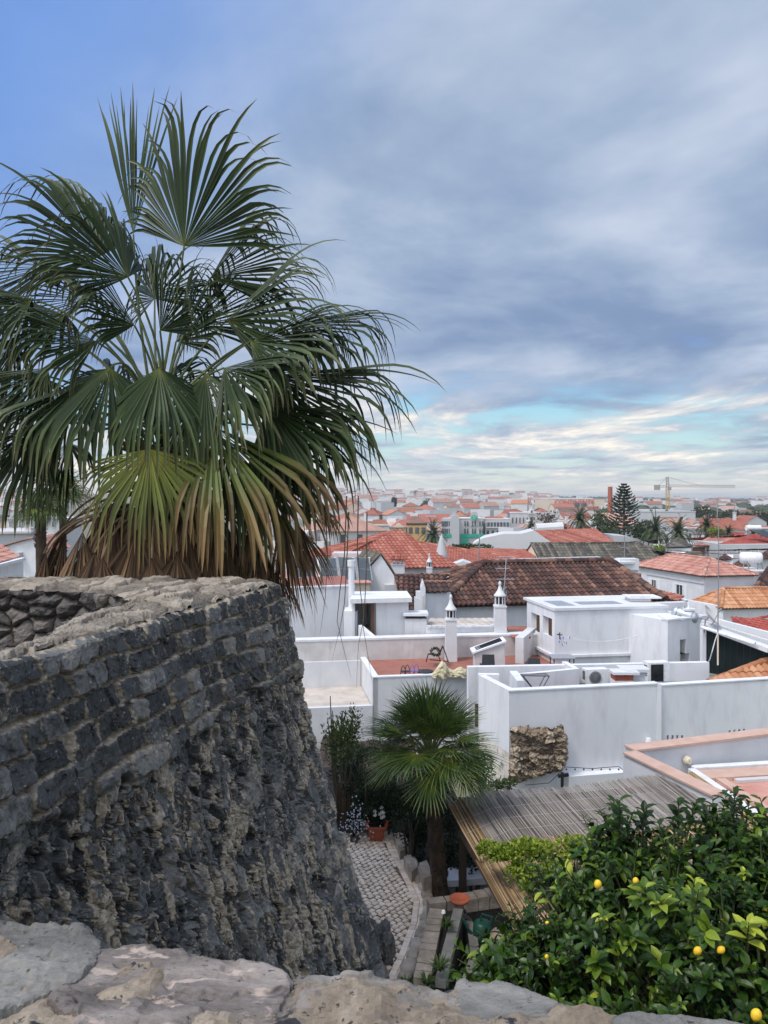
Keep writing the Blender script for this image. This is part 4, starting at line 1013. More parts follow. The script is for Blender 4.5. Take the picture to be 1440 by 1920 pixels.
# --- house A: long white wall with a roof yard behind
def house_a():
    p0 = at_z(955, 1297, -5.0); pk = at_z(1235, 1283, -5.0); pe = at_z(1440, 1272, -5.02); pl_ = at_z(898, 1268, -5.0)
    d = (pe - pk).normalized(); pe = pe + d * 3.0
    root = empty('white_house', (p0.x, p0.y, Z0), 'white house with a long blank wall, rubble patch at its corner and a roof yard', 'house')
    m = MB(root)
    d0 = (pk - p0).normalized(); n0 = Vector((d0.y, -d0.x, 0)); L = (pk - p0).length
    def slit(px0, px1, py0, py1, base, dd):
        a0 = alen(base, dd, px0); a1 = alen(base, dd, px1); Y = base.y + dd.y * a0
        return (a0, a1, zof(py1, Y) - Z0, zof(py0, Y) - Z0)
    sl = [slit(1251 + 9 * i, 1255 + 9 * i, 1379, 1396 - i, pk, d) for i in range(4)] + [slit(1367 + 9 * i, 1371 + 9 * i, 1369 - i, 1382 - i, pk, d) for i in range(4)]
    h = -5.0 - Z0
    panel(m, Vector((p0.x, p0.y, Z0)), d0, UPV, L, h, 0.2, [], n0)
    n1 = Vector((d.y, -d.x, 0)); pk2 = pk + n1 * -0.02
    panel(m, Vector((pk2.x, pk2.y, Z0)), d, UPV, (pe - pk).length, h - 0.06, 0.09, sl, n1)
    m.wall(p0 + Vector((0, .02, 0)) - n0 * 0.10, pk - n0 * 0.10, 0.1, Z0, -5.0 - .003); m.wall(pk - n1 * .12, pe - n1 * .12, 0.1, Z0, -5.063)
    w = m.build('street_wall', M_['plaster_clean'], root); w['label'] = 'long freshly painted blank front wall'
    m = MB(root); m.wall(p0 + n0 * .02 - d0 * .02, pk + n0 * .02, .26, -5.0, -4.965); m.wall(pk + n1 * .0, pe + n1 * .0, .24, -5.06, -5.025)
    m.box((pk.x - .05, pk.y - .04, Z0), (pk.x + .06, pk.y + .15, -4.99)); m.build('wall_coping', M_['plaster_clean'], root)
    m = MB(root); m.wall(pl_, p0 + Vector((-.004, .0, 0)), .2, -6.62, -4.97)
    q = at_z(936, 1267, -5.0); m.wall(pl_ + Vector((.0, .1, 0)), q, .2, -6.6, -4.972); m.build('side_wall', M_['plaster_clean'], root)
    m = MB(root); m.wall(pl_ + Vector((-.01, 0, 0)), p0 + Vector((-.01, .0, 0)), .22, Z0, -6.63)
    o = m.build('old_side_wall', M_['plaster_old'], root); o['label'] = 'stained old lower wall, black streaks'
    # yard walls and roof
    a = at_z(878, 1251, -5.05); b = at_z(1330, 1242, -5.05); m = MB(root); m.wall(a, b, .22, -7.5, -5.05)
    a2 = at_z(973, 1265, -5.0); b2 = at_z(1086, 1254, -5.0); m.wall(a2, b2, .16, -6.4, -5.0)
    c2 = at_z(958, 1262, -5.0); m.wall(c2 + Vector((0, -1.0, 0)), c2 + Vector((.0, .25, 0)), -.22, -6.4, -4.99)
    m.wall(b2, b2 + Vector((-.12, 1.05, 0)), .16, -6.4, -4.995); m.build('yard_wall', M_['plaster_clean'], root)
    m = MB(root); e = at_z(1330, 1288, -5.62)
    m.prism([(b2.x, b2.y - 1.6, -5.66), (pe.x, pe.y + .3, -5.66), (pe.x, pe.y + 4, -5.66), (b2.x, b2.y + 1.2, -5.66)], (0, 0, .05)); m.build('flat_roof', M_['roof_felt'], root)
    m = MB(root); m.prism([(p0.x + .1, p0.y + .25, -6.2), (b2.x, b2.y - 1.5, -6.2), (b2.x, b2.y + 1, -6.2), (pl_.x + .2, pl_.y, -6.2)], (0, 0, .05)); m.build('yard_floor', M_['terracotta'], root)
    m = MB(root); f = pk - n0 * .0 + d0 * -.1
    # ledge at the foot of the wall
    fl_ = n0 * .28; m.wall(p0 + d0 * 1.55 + fl_, p0 + d0 * 4.2 + fl_, .279, Z0, zof(1456, 20.2)); m.build('foot_ledge', M_['plaster_clean'], root)
    # the rubble patch where the plaster was left off
    out = [(958, 1364), (972, 1358), (1000, 1364), (1030, 1366), (1060, 1361), (1064, 1378), (1070, 1400), (1069, 1432), (1060, 1452), (1030, 1456), (1000, 1460), (975, 1470), (952, 1462), (955, 1410)]
    x = np.linspace(940, 1080, 150); z = np.linspace(1350, 1478, 150); X, Yp = np.meshgrid(x, z, indexing='ij')
    dd = poly_sdf(X, Yp, out) + (fbm(X / 9, Yp / 9, 3, 3) - .5) * 9
    Yw = p0.y - 0.12; f1, f2, rid, gx, gy = worley(X / 17 + fbm(X / 14, Yp / 14, 3, 7) * 1.2, Yp / 15 + fbm(X / 14 + 5, Yp / 14, 3, 8) * 1.2, 14)
    dep = sm(dd, 0, 10) * 0.16 + sm(f2 - f1, 0.02, .25) * .10 * rid + (fbm(X / 7, Yp / 5, 5, 5, .62) - .5) * .16 + gy * (rid - .5) * .12
    A = np.stack([(X - CX) / F * Yw, Yw - dep + (X - 955) / 120 * .3, (HY - Yp) / F * Yw], -1)
    keep = dd > 0; idx = np.full(X.shape, -1); idx[keep] = np.arange(keep.sum()); q = np.stack([idx[:-1, :-1], idx[:-1, 1:], idx[1:, 1:], idx[1:, :-1]], -1).reshape(-1, 4); q = q[(q >= 0).all(1)]
    mb = MB(root); mb.add(A[keep].tolist(), q.tolist(), tt=np.clip(1 - sm(f2 - f1, .02, .12), .001, 1)[keep].tolist())
    M_['patch'] = stone_mat('tan_rubble', [(0.2, (0.07, 0.05, 0.035)), (0.5, (0.24, 0.18, 0.12)), (0.8, (0.42, 0.35, 0.26))], [(0.3, (0.10, 0.085, 0.07)), (0.7, (0.40, 0.34, 0.27))], nscale=4, lich=(.66, .8))
    o = mb.build('exposed_rubble', M_['patch'], root); set_point(o, 'sid', rid[keep])
    # post where the side wall meets the terrace house
    m = MB(root); a = at_y(895, 1320, 22.2); m.bar(Vector((a.x, a.y, zof(1362, 22.2))), a, .13, .1); m.build('timber_post', M_['wood_dark'], root)
    # small bracket lamp on the wall
    m = MB(root); c = pk - d0 * .35 + n0 * .08; m.lathe([(.07, 0), (.09, .1), (.06, .2)], Vector((c.x, c.y, zof(1394, 21))), 10); m.build('wall_fitting', M_['white_metal'], root)
    return p0, d0, n0, pk
A_p0, A_d0, A_n0, A_pk = house_a()

def ac_unit(px0, px1, py0, py1, Y, deg, label, side_dark=False):
    u, v = uv_frame(deg); c = at_y(px0, py1, Y); w = alen(c, u, px1); h = zof(py0, Y) - c.z; dep = 0.34
    root = empty('air_conditioner', c, label, 'air conditioner', 'air conditioning units on the roof', rz=math.radians(deg))
    m = MB(); m.box((0, 0, 0.06), (w, dep, h)); m.build('casing', M_['white_metal'], root)
    m = MB(); cx, cz, R = w * .40, h * .53, min(w * .26, h * .36)
    m.lathe([(R * 1.06, 0), (R * 1.06, .02), (R * .9, .025), (R * .9, .0)], (cx, -0.002, cz), 24, axis=(0, -1, 0), cap=False)
    for k in range(5): m.lathe([(R * (.2 + .15 * k), .018), (R * (.2 + .15 * k) + .012, .022), (R * (.2 + .15 * k), .026)], (cx, -.002, cz), 20, axis=(0, -1, 0), cap=False)
    for k in range(10):
        a = math.pi * k / 10; o = Vector((math.cos(a), 0, math.sin(a))) * R
        m.bar(Vector((cx, -.03, cz)) - o, Vector((cx, -.03, cz)) + o, .01)
    if side_dark:
        for k in range(9): m.bar((cx - R * 1.1, -.02, h * (.14 + .085 * k)), (cx + R * 1.1, -.02, h * (.14 + .085 * k)), .012)
    m.build('fan_guard', M_['grey_metal'] if not side_dark else M_['black_metal'], root)
    m = MB()
    if side_dark: m.box((cx - R * 1.12, -.012, h * .12), (cx + R * 1.12, -.004, h * .92))
    else: m.lathe([(R * .88, .0), (R * .88, .012)], (cx, -0.001, cz), 24, axis=(0, -1, 0))
    m.build('fan_opening', M_['dark'], root)
    m = MB()
    for s in (.12, .78): m.box((w * s, -.03, 0), (w * s + .08, dep + .03, .06))
    m.build('feet', M_['black_metal'], root)
    m = MB()
    for k in range(6): m.box((-.006, dep * .25, h * (.35 + .09 * k)), (-.002, dep * .8, h * (.35 + .09 * k) + .03))
    m.build('side_vent', M_['dark'], root)
ac_unit(1099, 1141, 1256, 1287, 23.2, 8, 'small white air conditioner with a round fan grille left of the brick chimney')
ac_unit(1216, 1256, 1243, 1283, 22.6, 8, 'larger white air conditioner with a dark square grille', True)
def brick_stack():
    Y = 21.6; c = at_y(1152, 1290, Y); root = empty('chimney', (c.x, c.y, -5.6), 'low white chimney with a red brick band and flat slab cap', 'chimney')
    w = .55; x0 = c.x; m = MB(root); m.box((x0, Y, -5.6), (x0 + w, Y + .45, zof(1277, Y))); m.box((x0 + .52, Y + .32, -5.6), (x0 + .98, Y + .75, zof(1264, Y))); m.build('base', M_['plaster'], root)
    m = MB(root); z0, z1 = zof(1277, Y), zof(1265, Y)
    for k in range(8): m.box((x0 + .02 + k * .066, Y + .02, z0), (x0 + .02 + k * .066 + .056, Y + .43, z1))
    m.box((x0 + .04, Y + .04, z0), (x0 + w - .04, Y + .41, z1 - .003)); m.build('brick_band', M_['brick'], root)
    m = MB(root); m.box((x0 - .04, Y - .05, z1), (x0 + .70, Y + .5, z1 + .07)); m.box((x0 + .3, Y + .25, z1 + .004), (x0 + 1.1, Y + .85, z1 + .09)); m.box((x0 + .38, Y + .08, z1 + .07), (x0 + .58, Y + .3, z1 + .1)); m.build('slab_cap', M_['plaster'], root)
brick_stack()
def drying_rack():
    Y = 21.5; root = empty('drying_rack', at_y(1003, 1300, Y), 'folding metal clothes drying rack in the white roof yard', 'drying rack')
    tl, tr = at_y(976, 1264, Y), at_y(1024, 1263, Y); bl, br = at_y(981, 1267, Y - .5), at_y(1030, 1268, Y - .5)
    m = MB(root); f1, f2 = at_y(998, 1312, Y - .1), at_y(1016, 1312, Y - .1)
    for a, b in ((tl, tr), (bl, br), (tl, bl), (tr, br)): m.tube([a, b], .011, 5)
    m.build('top_frame', M_['black_metal'], root)
    m = MB(root)
    for a, b in ((tl, f2), (tr, f1), (bl, f2 + Vector((0, -.3, 0))), (br, f1 + Vector((0, -.3, 0)))): m.tube([a, b], .011, 5)
    m.build('legs', M_['black_metal'], root)
    m = MB(root)
    for k in range(1, 7):
        t = k / 7; m.tube([tl.lerp(bl, t), tr.lerp(br, t)], .004, 4)
    m.build('rails', M_['grey_metal'], root)
drying_rack()

# --- terrace house B
def house_b():
    fl = at_z(700, 1270, -5.62); u, v = uv_frame(9); fr = fl + u * 4.2
    root = empty('terrace_house', (fl.x, fl.y, Z0), 'white house with a red tiled roof terrace and low parapet', 'house')
    D = 3.15; W_ = 7.0; c = fl
    P = lambda a, b, z: Vector((c.x + u.x * a + v.x * b, c.y + u.y * a + v.y * b, z))
    m = MB(root); m.wall(P(0, 0, 0), P(W_, 0, 0), .18, Z0, -5.64); m.wall(P(0, D, 0), P(0, 0, 0), .16, Z0, -5.6435)
    m.build('wall', M_['plaster'], root)
    m = MB(root); m.wall(P(-.02, -.02, 0), P(W_, -.02, 0), .2, -5.64, -5.60); m.wall(P(-.02, D, 0), P(-.02, .18, 0), .2, -5.6425, -5.602); m.build('parapet_coping', M_['plaster_clean'], root)
    m = MB(root); m.poly(P(.1, .1, -5.73), P(W_, .1, -5.73), P(W_, D, -5.73), P(.1, D, -5.73)); m.build('terrace_floor', M_['terracotta'], root)
    # back wall, grey, with its white ledge
    m = MB(root); m.wall(P(-4.5, D, 0), P(W_, D, 0), .25, Z0, -5.0); m.build('back_wall', M_['plaster_grey'], root)
    m = MB(root); m.wall(P(-4.5, D - .02, 0), P(W_, D - .02, 0), .5, -5.0, -4.93); m.build('back_ledge', M_['plaster_clean'], root)
    # lower patio on the left
    m = MB(root); m.wall(P(-4.2, D - .14, 0), P(-.02, D - .14, 0), .13, Z0, -5.70); m.build('patio_back_wall', M_['plaster'], root); m = MB(root); m.wall(P(-4.2, -.0, 0), P(-.02, -.0, 0), .16, Z0, -6.52)
    m.build('patio_front_wall', M_['plaster'], root)
    m = MB(root); m.poly(P(-4.2, .1, -6.6), P(-.02, .1, -6.6), P(-.02, D, -6.6), P(-4.2, D, -6.6)); m.build('patio_floor', M_['corrugated'], root)
    return P, u, v, D
B_P, B_u, B_v, B_D = house_b()
chimney(None, B_P(3.2, B_D - .5, -5.73), .38, 1.45, 'slender white chimney with a dark lantern and pointed hood on the terrace', top_h=.3, group='lantern chimneys')
chimney(None, B_P(5.35, B_D + .5, -5.6), .42, 1.62, 'grey topped lantern chimney behind the skylight box', top_h=.34, group='lantern chimneys')
def lounge_chair():
    Y = 26.5; root = empty('lounge_chair', at_y(818, 1243, Y), 'black reclined sun lounger on the red terrace beside the chimney', 'sun lounger')
    p = lambda x, y, dy=0: at_y(x, y, Y + dy)
    m = MB(root)
    for dy in (0, .55): m.bar(p(803, 1226, dy), p(823, 1229, dy), .04); m.bar(p(823, 1229, dy), p(830, 1211, dy), .04)
    for k in range(7):
        a, b = p(804 + 2.8 * k, 1226.3 + .4 * k), p(804 + 2.8 * k, 1226.3 + .4 * k, .55); m.bar(a, b, .035, .012)
    m.build('seat', M_['black_metal'], root)
    m = MB(root)
    for k in range(6): m.bar(p(824 + 1.1 * k, 1227 - 2.8 * k), p(824 + 1.1 * k, 1227 - 2.8 * k, .55), .035, .012)
    m.build('backrest', M_['black_metal'], root)
    for a, b in (((803, 1226), (799, 1241)), ((830, 1211), (841, 1242)), ((822, 1229), (826, 1240))):
        for dy in (0, .55):
            m = MB(root); m.bar(p(*a, dy), p(*b, dy), .035); m.build('leg', M_['black_metal'], root)
    m = MB(root); m.bar(p(806, 1237), p(840, 1240), .03); m.build('stretcher', M_['black_metal'], root)
    m = MB(root)
lounge_chair()
def lounger_cushion():
    Y = 26.6; c = at_y(816, 1222, Y); root = empty('wreath', c, 'round green leafy bundle lying on the black lounger', 'plant')
    m = MB(root); r = random.Random(3)
    for k in range(120):
        a = r.uniform(0, 6.28); R = .14 + r.uniform(-.05, .05); q = c + Vector((R * math.cos(a), r.uniform(-.08, .08), R * math.sin(a) * .9))
        d = Vector((r.uniform(-1, 1), r.uniform(-1, 1), r.uniform(-1, 1))).normalized() * .045
        s = d.cross(Vector((.3, .8, .2))).normalized() * .018; m.add([q - d, q + s, q + d, q - s], [(0, 1, 2, 3)], rnd=r.random())
    m.build('leaves', M_['leaf_dark'], root)
lounger_cushion()
def parasol_cover():
    Y = 24.9; root = empty('folded_parasol', at_y(850, 1266, Y), 'folded cream parasol cloth lying in a heap on the terrace parapet', 'parasol')
    prof = [(808, 1267, 1266), (815, 1258, 1266), (822, 1248, 1266), (829, 1238, 1266), (834, 1243, 1266), (842, 1254, 1266), (850, 1258, 1266), (858, 1252, 1266), (866, 1251, 1266), (874, 1256, 1266), (879, 1264, 1266)]
    n = 70; xs = np.linspace(808, 879, n); top = np.interp(xs, [p[0] for p in prof], [p[1] for p in prof]); k = 24
    A = np.zeros((n, k, 3))
    for i in range(n):
        h = max(.01, (1268 - top[i]) / F * Y); w = .10 + h * .45
        for j in range(k):
            a = math.pi * j / (k - 1); f_ = 1 + .16 * math.sin(j * 2.3 + i * .35)
            A[i, j] = ((xs[i] - CX) / F * Y, Y - w * math.cos(a) * f_, zof(1268, Y) + h * math.sin(a) ** .8)
    A[..., 1] += (fbm(A[..., 0] * 9, A[..., 2] * 9, 3, 3) - .5) * .12; A[..., 2] += (fbm(A[..., 0] * 12, A[..., 1] * 12, 3, 5) - .5) * .06
    m = MB(root); m.grid(A); m.build('cloth', nmat('cream_canvas', [(0.3, (0.42, 0.38, 0.25)), (0.7, (0.58, 0.53, 0.36))], 3, .9, .3, 30), root, True)
    m = MB(root); m.tube([at_y(812, 1262, Y), at_y(884, 1262, Y)], .02, 6); m.build('pole', M_['white_metal'], root)
parasol_cover()
def terrace_table():
    Y = 25.2; root = empty('terrace_table', at_y(796, 1275, Y), 'low round dark table on the red terrace beside the cream parasol cloth', 'table')
    c = at_y(797, 1260, Y); m = MB(root); m.lathe([(.27, 0), (.28, .02), (.27, .04)], c, 20); m.build('tabletop', M_['black_metal'], root)
    for a in (.5, 2.1, 3.7, 5.3):
        m = MB(root); m.tube([c + Vector((.1 * math.cos(a), .1 * math.sin(a), 0)), Vector((c.x + .22 * math.cos(a), c.y + .22 * math.sin(a), -5.73))], .012, 5); m.build('leg', M_['black_metal'], root)
terrace_table()
def hoop_chairs():
    for px, Y, mat, lab in ((760, 25.0, 'black_metal', 'dark hoop backed metal chair on the terrace left of the purple one'), (777, 25.1, 'purple', 'purple hoop backed chair showing over the terrace parapet')):
        c = at_y(px, 1268, Y); c.z = -5.73; root = empty('hoop_chair', c, lab, 'chair', 'hoop chairs on the terrace')
        for k, dx in enumerate((-.07, .07)):
            m = MB(root); q = [c + Vector((dx + .085 * math.cos(a), k * .12, .02 + .36 * max(0, math.sin(a)))) for a in np.linspace(0, math.pi, 12)]
            m.tube(q, .014, 6); m.build('hoop', M_[mat], root)
        m = MB(root); m.box(c + Vector((-.14, -.02, .16)), c + Vector((.14, .22, .18))); m.build('seat', M_[mat], root)
M_['purple'] = flat('purple_paint', (0.20, 0.13, 0.32), .5)
hoop_chairs()
def skylight_box():
    P = B_P; root = empty('skylight_box', at_y(930, 1245, 26.0), 'sloping white skylight box with a dark grille on the terrace', 'skylight')
    Y = 26.0; a = at_y(888, 1226, Y); b = at_y(947, 1204, Y); m = MB(root)
    d = Vector((0, .7, 0)); z = -5.73
    m.prism([(a.x + .06, Y, z), (b.x, Y, z), (b.x, Y, b.z), (a.x + .06, Y, a.z)], d); m.build('housing', M_['plaster_grey'], root)
    m = MB(root); e = (b - a).normalized(); m.prism([a - Vector((.04, .06, 0)), b - Vector((-.03, .06, 0)), b + Vector((.03, -.06, .06)), a + Vector((-.04, -.06, .06))], (0, .82, 0)); m.build('sloping_lid', M_['plaster_clean'], root)
    m = MB(root); up = Vector((0, 0, .068))
    m.poly(a + e * .12 + up + Vector((0, .1, 0)), b - e * .12 + up + Vector((0, .1, 0)), b - e * .12 + up + Vector((0, .5, 0)), a + e * .12 + up + Vector((0, .5, 0))); m.build('glass', M_['dark'], root)
    m = MB(root)
    for k in range(3): m.bar(a + e * .1 + up + Vector((0, .1 + .2 * k, .012)), b - e * .1 + up + Vector((0, .1 + .2 * k, .012)), .035)
    m.build('grille', M_['black_metal'], root)
skylight_box()
def dark_chairs():
    for px0, px1, py0, py1, Y, lab in ((903, 929, 1229, 1249, 24.8, 'black mesh chair back rising over the white wall beside the skylight'), (990, 1015, 1236, 1247, 25.0, 'black mesh chair back low behind the white wall nearer the room with brown shutters')):
        a = at_y(px0, py1, Y); b = at_y(px1, py0, Y); root = empty('mesh_chair', (a.x, Y, -5.73), lab, 'chair', 'black chairs behind the wall')
        m = MB(root); m.prism([(a.x, Y, a.z - .2), (b.x, Y, a.z - .2), (b.x - .02, Y + .14, b.z), (a.x + .04, Y + .14, b.z)], (0, .03, 0)); m.build('backrest', M_['black_metal'], root)
        m = MB(root); m.box((a.x, Y + .02, -5.36), (b.x, Y + .45, -5.32)); m.build('seat', M_['black_metal'], root)
        for x in (a.x + .02, b.x - .02):
            for y in (Y + .03, Y + .42):
                m = MB(root); m.bar((x, y, -5.73), (x, y, -5.33), .03); m.build('leg', M_['black_metal'], root)
dark_chairs()
def garden_table():
    Y = 25.5; root = empty('glass_table', at_y(1058, 1250, Y), 'thin grey table top on black legs below the room with brown shutters', 'table')
    a, b = at_y(1036, 1236, Y), at_y(1080, 1233, Y); m = MB(root); m.box((a.x, Y, a.z), (b.x, Y + .7, a.z + .03)); m.build('tabletop', M_['galv'], root)
    for x in (a.x + .06, b.x - .06):
        for y in (Y + .05, Y + .62):
            m = MB(root); m.bar((x, y, -5.73), (x, y, a.z), .03); m.build('leg', M_['black_metal'], root)
garden_table()

# --- room D with the brown shutters, on the roof
def room_d():
    u, v = uv_frame(9); c = at_y(1040, 1145, 27.0); LU = alen(c, u, 1252); LV = alen(c, v, 988); zt = c.z
    root = empty('rooftop_room', (c.x, c.y, Z0), 'white flat roofed rooftop room with two brown shuttered windows', 'house')
    h = zt - Z0; m = MB(root)
    P = lambda a, b, z: Vector((c.x, c.y, z)) + u * a + v * b
    def wn(px0, px1, py0, py1):
        b0, b1 = alen(c, v, px1), alen(c, v, px0); Y = c.y + v.y * (b0 + b1) / 2
        return (LV - b1, LV - b0, zof(py1, Y) - Z0, zof(py0, Y) - Z0)
    W1 = wn(996, 1012, 1151, 1184); W2 = wn(1018, 1035, 1157, 1191)
    panel(m, P(0, LV, Z0), -v, UPV, LV, h, .16, [W1, W2], -u)
    m.poly(P(0, 0, Z0), P(LU, 0, Z0), P(LU, 0, zt), P(0, 0, zt)); m.poly(P(LU, 0, Z0), P(LU, LV, Z0), P(LU, LV, zt), P(LU, 0, zt)); m.poly(P(LU, LV, Z0), P(0, LV, Z0), P(0, LV, zt), P(LU, LV, zt))
    m.build('wall', M_['plaster_clean'], root)
    for W_ in (W1, W2):
        b0, b1 = LV - W_[1], LV - W_[0]; z0, z1 = Z0 + W_[2], Z0 + W_[3]; mid = b0 + (b1 - b0) * .55
        f = MB(root); f.poly(P(.16, b0, z0), P(.16, b1, z0), P(.16, b1, z1), P(.16, b0, z1)); fo = f.build('window', M_['plaster_grey'], root)
        s = MB(root); s.bar(P(.08, (b0 + mid) / 2, z0 + .02), P(.08, (b0 + mid) / 2, z1 - .02), (mid - b0) * .94, .05, up=u)
        for k in range(8): s.bar(P(.05, b0 + .03, z0 + .06 + k * (z1 - z0 - .1) / 8), P(.05, mid - .03, z0 + .06 + k * (z1 - z0 - .1) / 8), .012, .04)
        s.build('shutter', M_['shutter'], fo)
    m = MB(root); m.prism([P(-.05, -.06, zt), P(LU + .03, -.06, zt), P(LU + .03, LV + .3, zt), P(-.05, LV + .3, zt)], (0, 0, .09)); rf = m.build('roof', M_['plaster'], root)
    m = MB(root); g = zt + .095
    for a0, a1, b0, b1 in ((.3, 1.0, .5, 1.9), (1.3, 2.9, .7, 1.5)):
        m.poly(P(a0, b0, g), P(a1, b0, g), P(a1, b1, g), P(a0, b1, g))
    m.build('roof_hatches', M_['galv'], rf)
    m = MB(root); zl = zof(1233, 27.0); m.wall(P(-.1, LV, 0), P(-.1, -.1, 0), .1 - .003, zl, zl + .09); m.wall(P(-.1, -.1, 0), P(LU, -.1, 0), .1 - .003, zl + .003, zl + .09); m.build('plinth_ledge', M_['plaster_clean'], root)
    m = MB(root); q = at_y(1183, 1131, 28.6); w = .75; m.box((q.x, 28.6, zt + .09), (q.x + w, 29.3, zof(1122, 28.6)));
    m.build('vent_box', M_['plaster_grey'], root)
    m = MB(root)
    for k in range(4): m.box((q.x - .01, 28.57, zt + .13 + k * .055), (q.x + w * .97, 28.6, zt + .165 + k * .055))
    m.box((q.x - .08, 28.5, zof(1122, 28.6)), (q.x + w + .35, 29.4, zof(1119, 28.6))); m.build('vent_slats', M_['plaster_clean'], root)
    # low wing behind, to the right
    m = MB(root); e = P(LU, .6, 0); f = at_y(1288, 1140, 28.5); m.wall(e, (f.x, f.y), .3, Z0, zof(1131, 28.2)); m.build('rear_wing_wall', M_['plaster'], root)
    m = MB(root); a = at_y(1228, 1178, 27.55); b = at_y(1250, 1202, 27.55); m.box((a.x, 27.5, b.z), (b.x + .1, 27.62, a.z)); m.build('recess_panel', M_['plaster_grey'], root)
    # terracotta ledge left of the room
    m = MB(root); m.wall(at_y(966, 1190, 27.2), at_y(990, 1190, 29.4), -.3, Z0, zof(1195, 27.2)); m.build('low_wall', M_['plaster'], root)
    m = MB(root); z = zof(1196, 27.6); m.prism([(at_y(960, 0, 28).x, 28.0, z - .1), (at_y(995, 0, 28).x, 28.0, z - .1), (at_y(992, 0, 30.5).x, 30.5, z - .1), (at_y(948, 0, 30.5).x, 30.5, z - .1)], (0, 0, .06)); m.build('side_terrace', M_['terracotta'], root)
    return c, u, v, LU, zt
D_c, D_u, D_v, D_LU, D_zt = room_d()
def clothes_line():
    a = at_y(1048, 1190, 26.75); b = at_y(1218, 1181, 27.3); root = empty('clothes_line', a, 'sagging clothes line with blue pegs across the rooftop room wall', 'clothes line')
    m = MB(root); q = [a.lerp(b, t) + Vector((0, -.12, -.30 * 4 * t * (1 - t))) for t in np.linspace(0, 1, 16)]; m.tube(q, .009, 5); m.build('line', M_['white_metal'], root)
    for p in (a, b):
        m = MB(root); m.bar(p + Vector((0, .15, 0)), p + Vector((0, -.18, 0)), .03); m.bar(p + Vector((0, -.12, -.14)), p + Vector((0, -.12, .1)), .03); m.bar(p + Vector((-.1, -.12, .02)), p + Vector((.1, -.12, .02)), .02); m.build('bracket', M_['black_metal'], root)
    blue = flat('blue_plastic', (0.06, 0.14, 0.50), .5); r = random.Random(2)
    for k in range(11):
        c = a + Vector((.02 + r.uniform(-.04, .32), -.14, r.uniform(-.32, -.02))); m = MB(root); m.bar(c, c + Vector((r.uniform(-.05, .05), 0, -.08)), .022); m.build('peg', blue if k % 3 else M_['white_metal'], root)
clothes_line()

# --- E: white block with tank, chimney, dish and dark green cladding
def block_e():
    Y = 25.8; a = at_y(1252, 1164, Y); b = at_y(1326, 1170, Y + .8); u = (Vector((b.x, b.y, 0)) - Vector((a.x, a.y, 0))).normalized(); v = Vector((-u.y, u.x, 0)); n = -v
    root = empty('white_annex', (a.x, Y, Z0), 'white annex with an L shaped tan niche, beside the dark green cladding', 'house')
    L = (b - a).length; zt = a.z; h = zt - Z0; m = MB(root)
    def ax(px): return alen(Vector((a.x, a.y, 0)), u, px)
    z = lambda py: zof(py, Y + .3) - Z0
    panel(m, Vector((a.x, a.y, Z0)), u, UPV, L, h, .35, [(ax(1275), ax(1286), z(1226), z(1199)), (ax(1275), ax(1293), z(1242), z(1226))], n)
    P = lambda s, t, zz: Vector((a.x, a.y, zz)) + u * s + v * t
    m.poly(P(0, 2, Z0), P(0, 0, Z0), P(0, 0, zt), P(0, 2, zt)); m.poly(P(L, 0, Z0), P(L, 2, Z0), P(L, 2, zt), P(L, 0, zt)); m.poly(P(0, 0, zt), P(L, 0, zt), P(L, 2, zt), P(0, 2, zt))
    m.build('wall', M_['plaster_clean'], root)
    m = MB(root); m.poly(P(ax(1270), .34, Z0 + 1), P(ax(1298), .34, Z0 + 1), P(ax(1298), .34, zt - .1), P(ax(1270), .34, zt - .1)); m.build('niche_back', M_['cream'], root)
    m = MB(root); m.wall(P(-.02, -.03, 0), P(L, -.03, 0), .3, zt, zt + .05); m.box((a.x - .03, a.y + .2, zt), (a.x + .6, a.y + .9, zof(1160, Y))); m.build('coping', M_['plaster_clean'], root)
    # tall side pier carrying the dish
    m = MB(root); e = P(L - .28, -.04, 0); m.wall(e, P(L, -.04, 0), .3, Z0, zof(1160, Y)); m.build('pier', M_['plaster'], root)
    q = P(ax(1303), .3, zof(1166, Y)); ch = empty('chimney', q, 'stout white chimney with slotted top beside the water tank', 'chimney', 'chimneys on the near roofs')
    m = MB(ch); m.box(q + Vector((-.17, -.17, -.25)), q + Vector((.17, .17, .10)));
    for k in range(5): m.box(q + Vector((-.16 + .07 * k, -.17, .10)), q + Vector((-.12 + .07 * k, .17, .28)))
    m.box(q + Vector((-.2, -.2, .28)), q + Vector((.2, .2, .34))); m.build('shaft', M_['plaster_clean'], ch)
    m = MB(ch); m.box(q + Vector((-.13, -.13, .10)), q + Vector((.13, .13, .279))); m.build('flue', M_['plaster_grey'], ch)
    m = MB(ch); m.tube([q + Vector((.02, 0, .34)), q + Vector((.02, 0, .56))], .04, 8); m.build('pipe', M_['white_metal'], ch)
block_e()
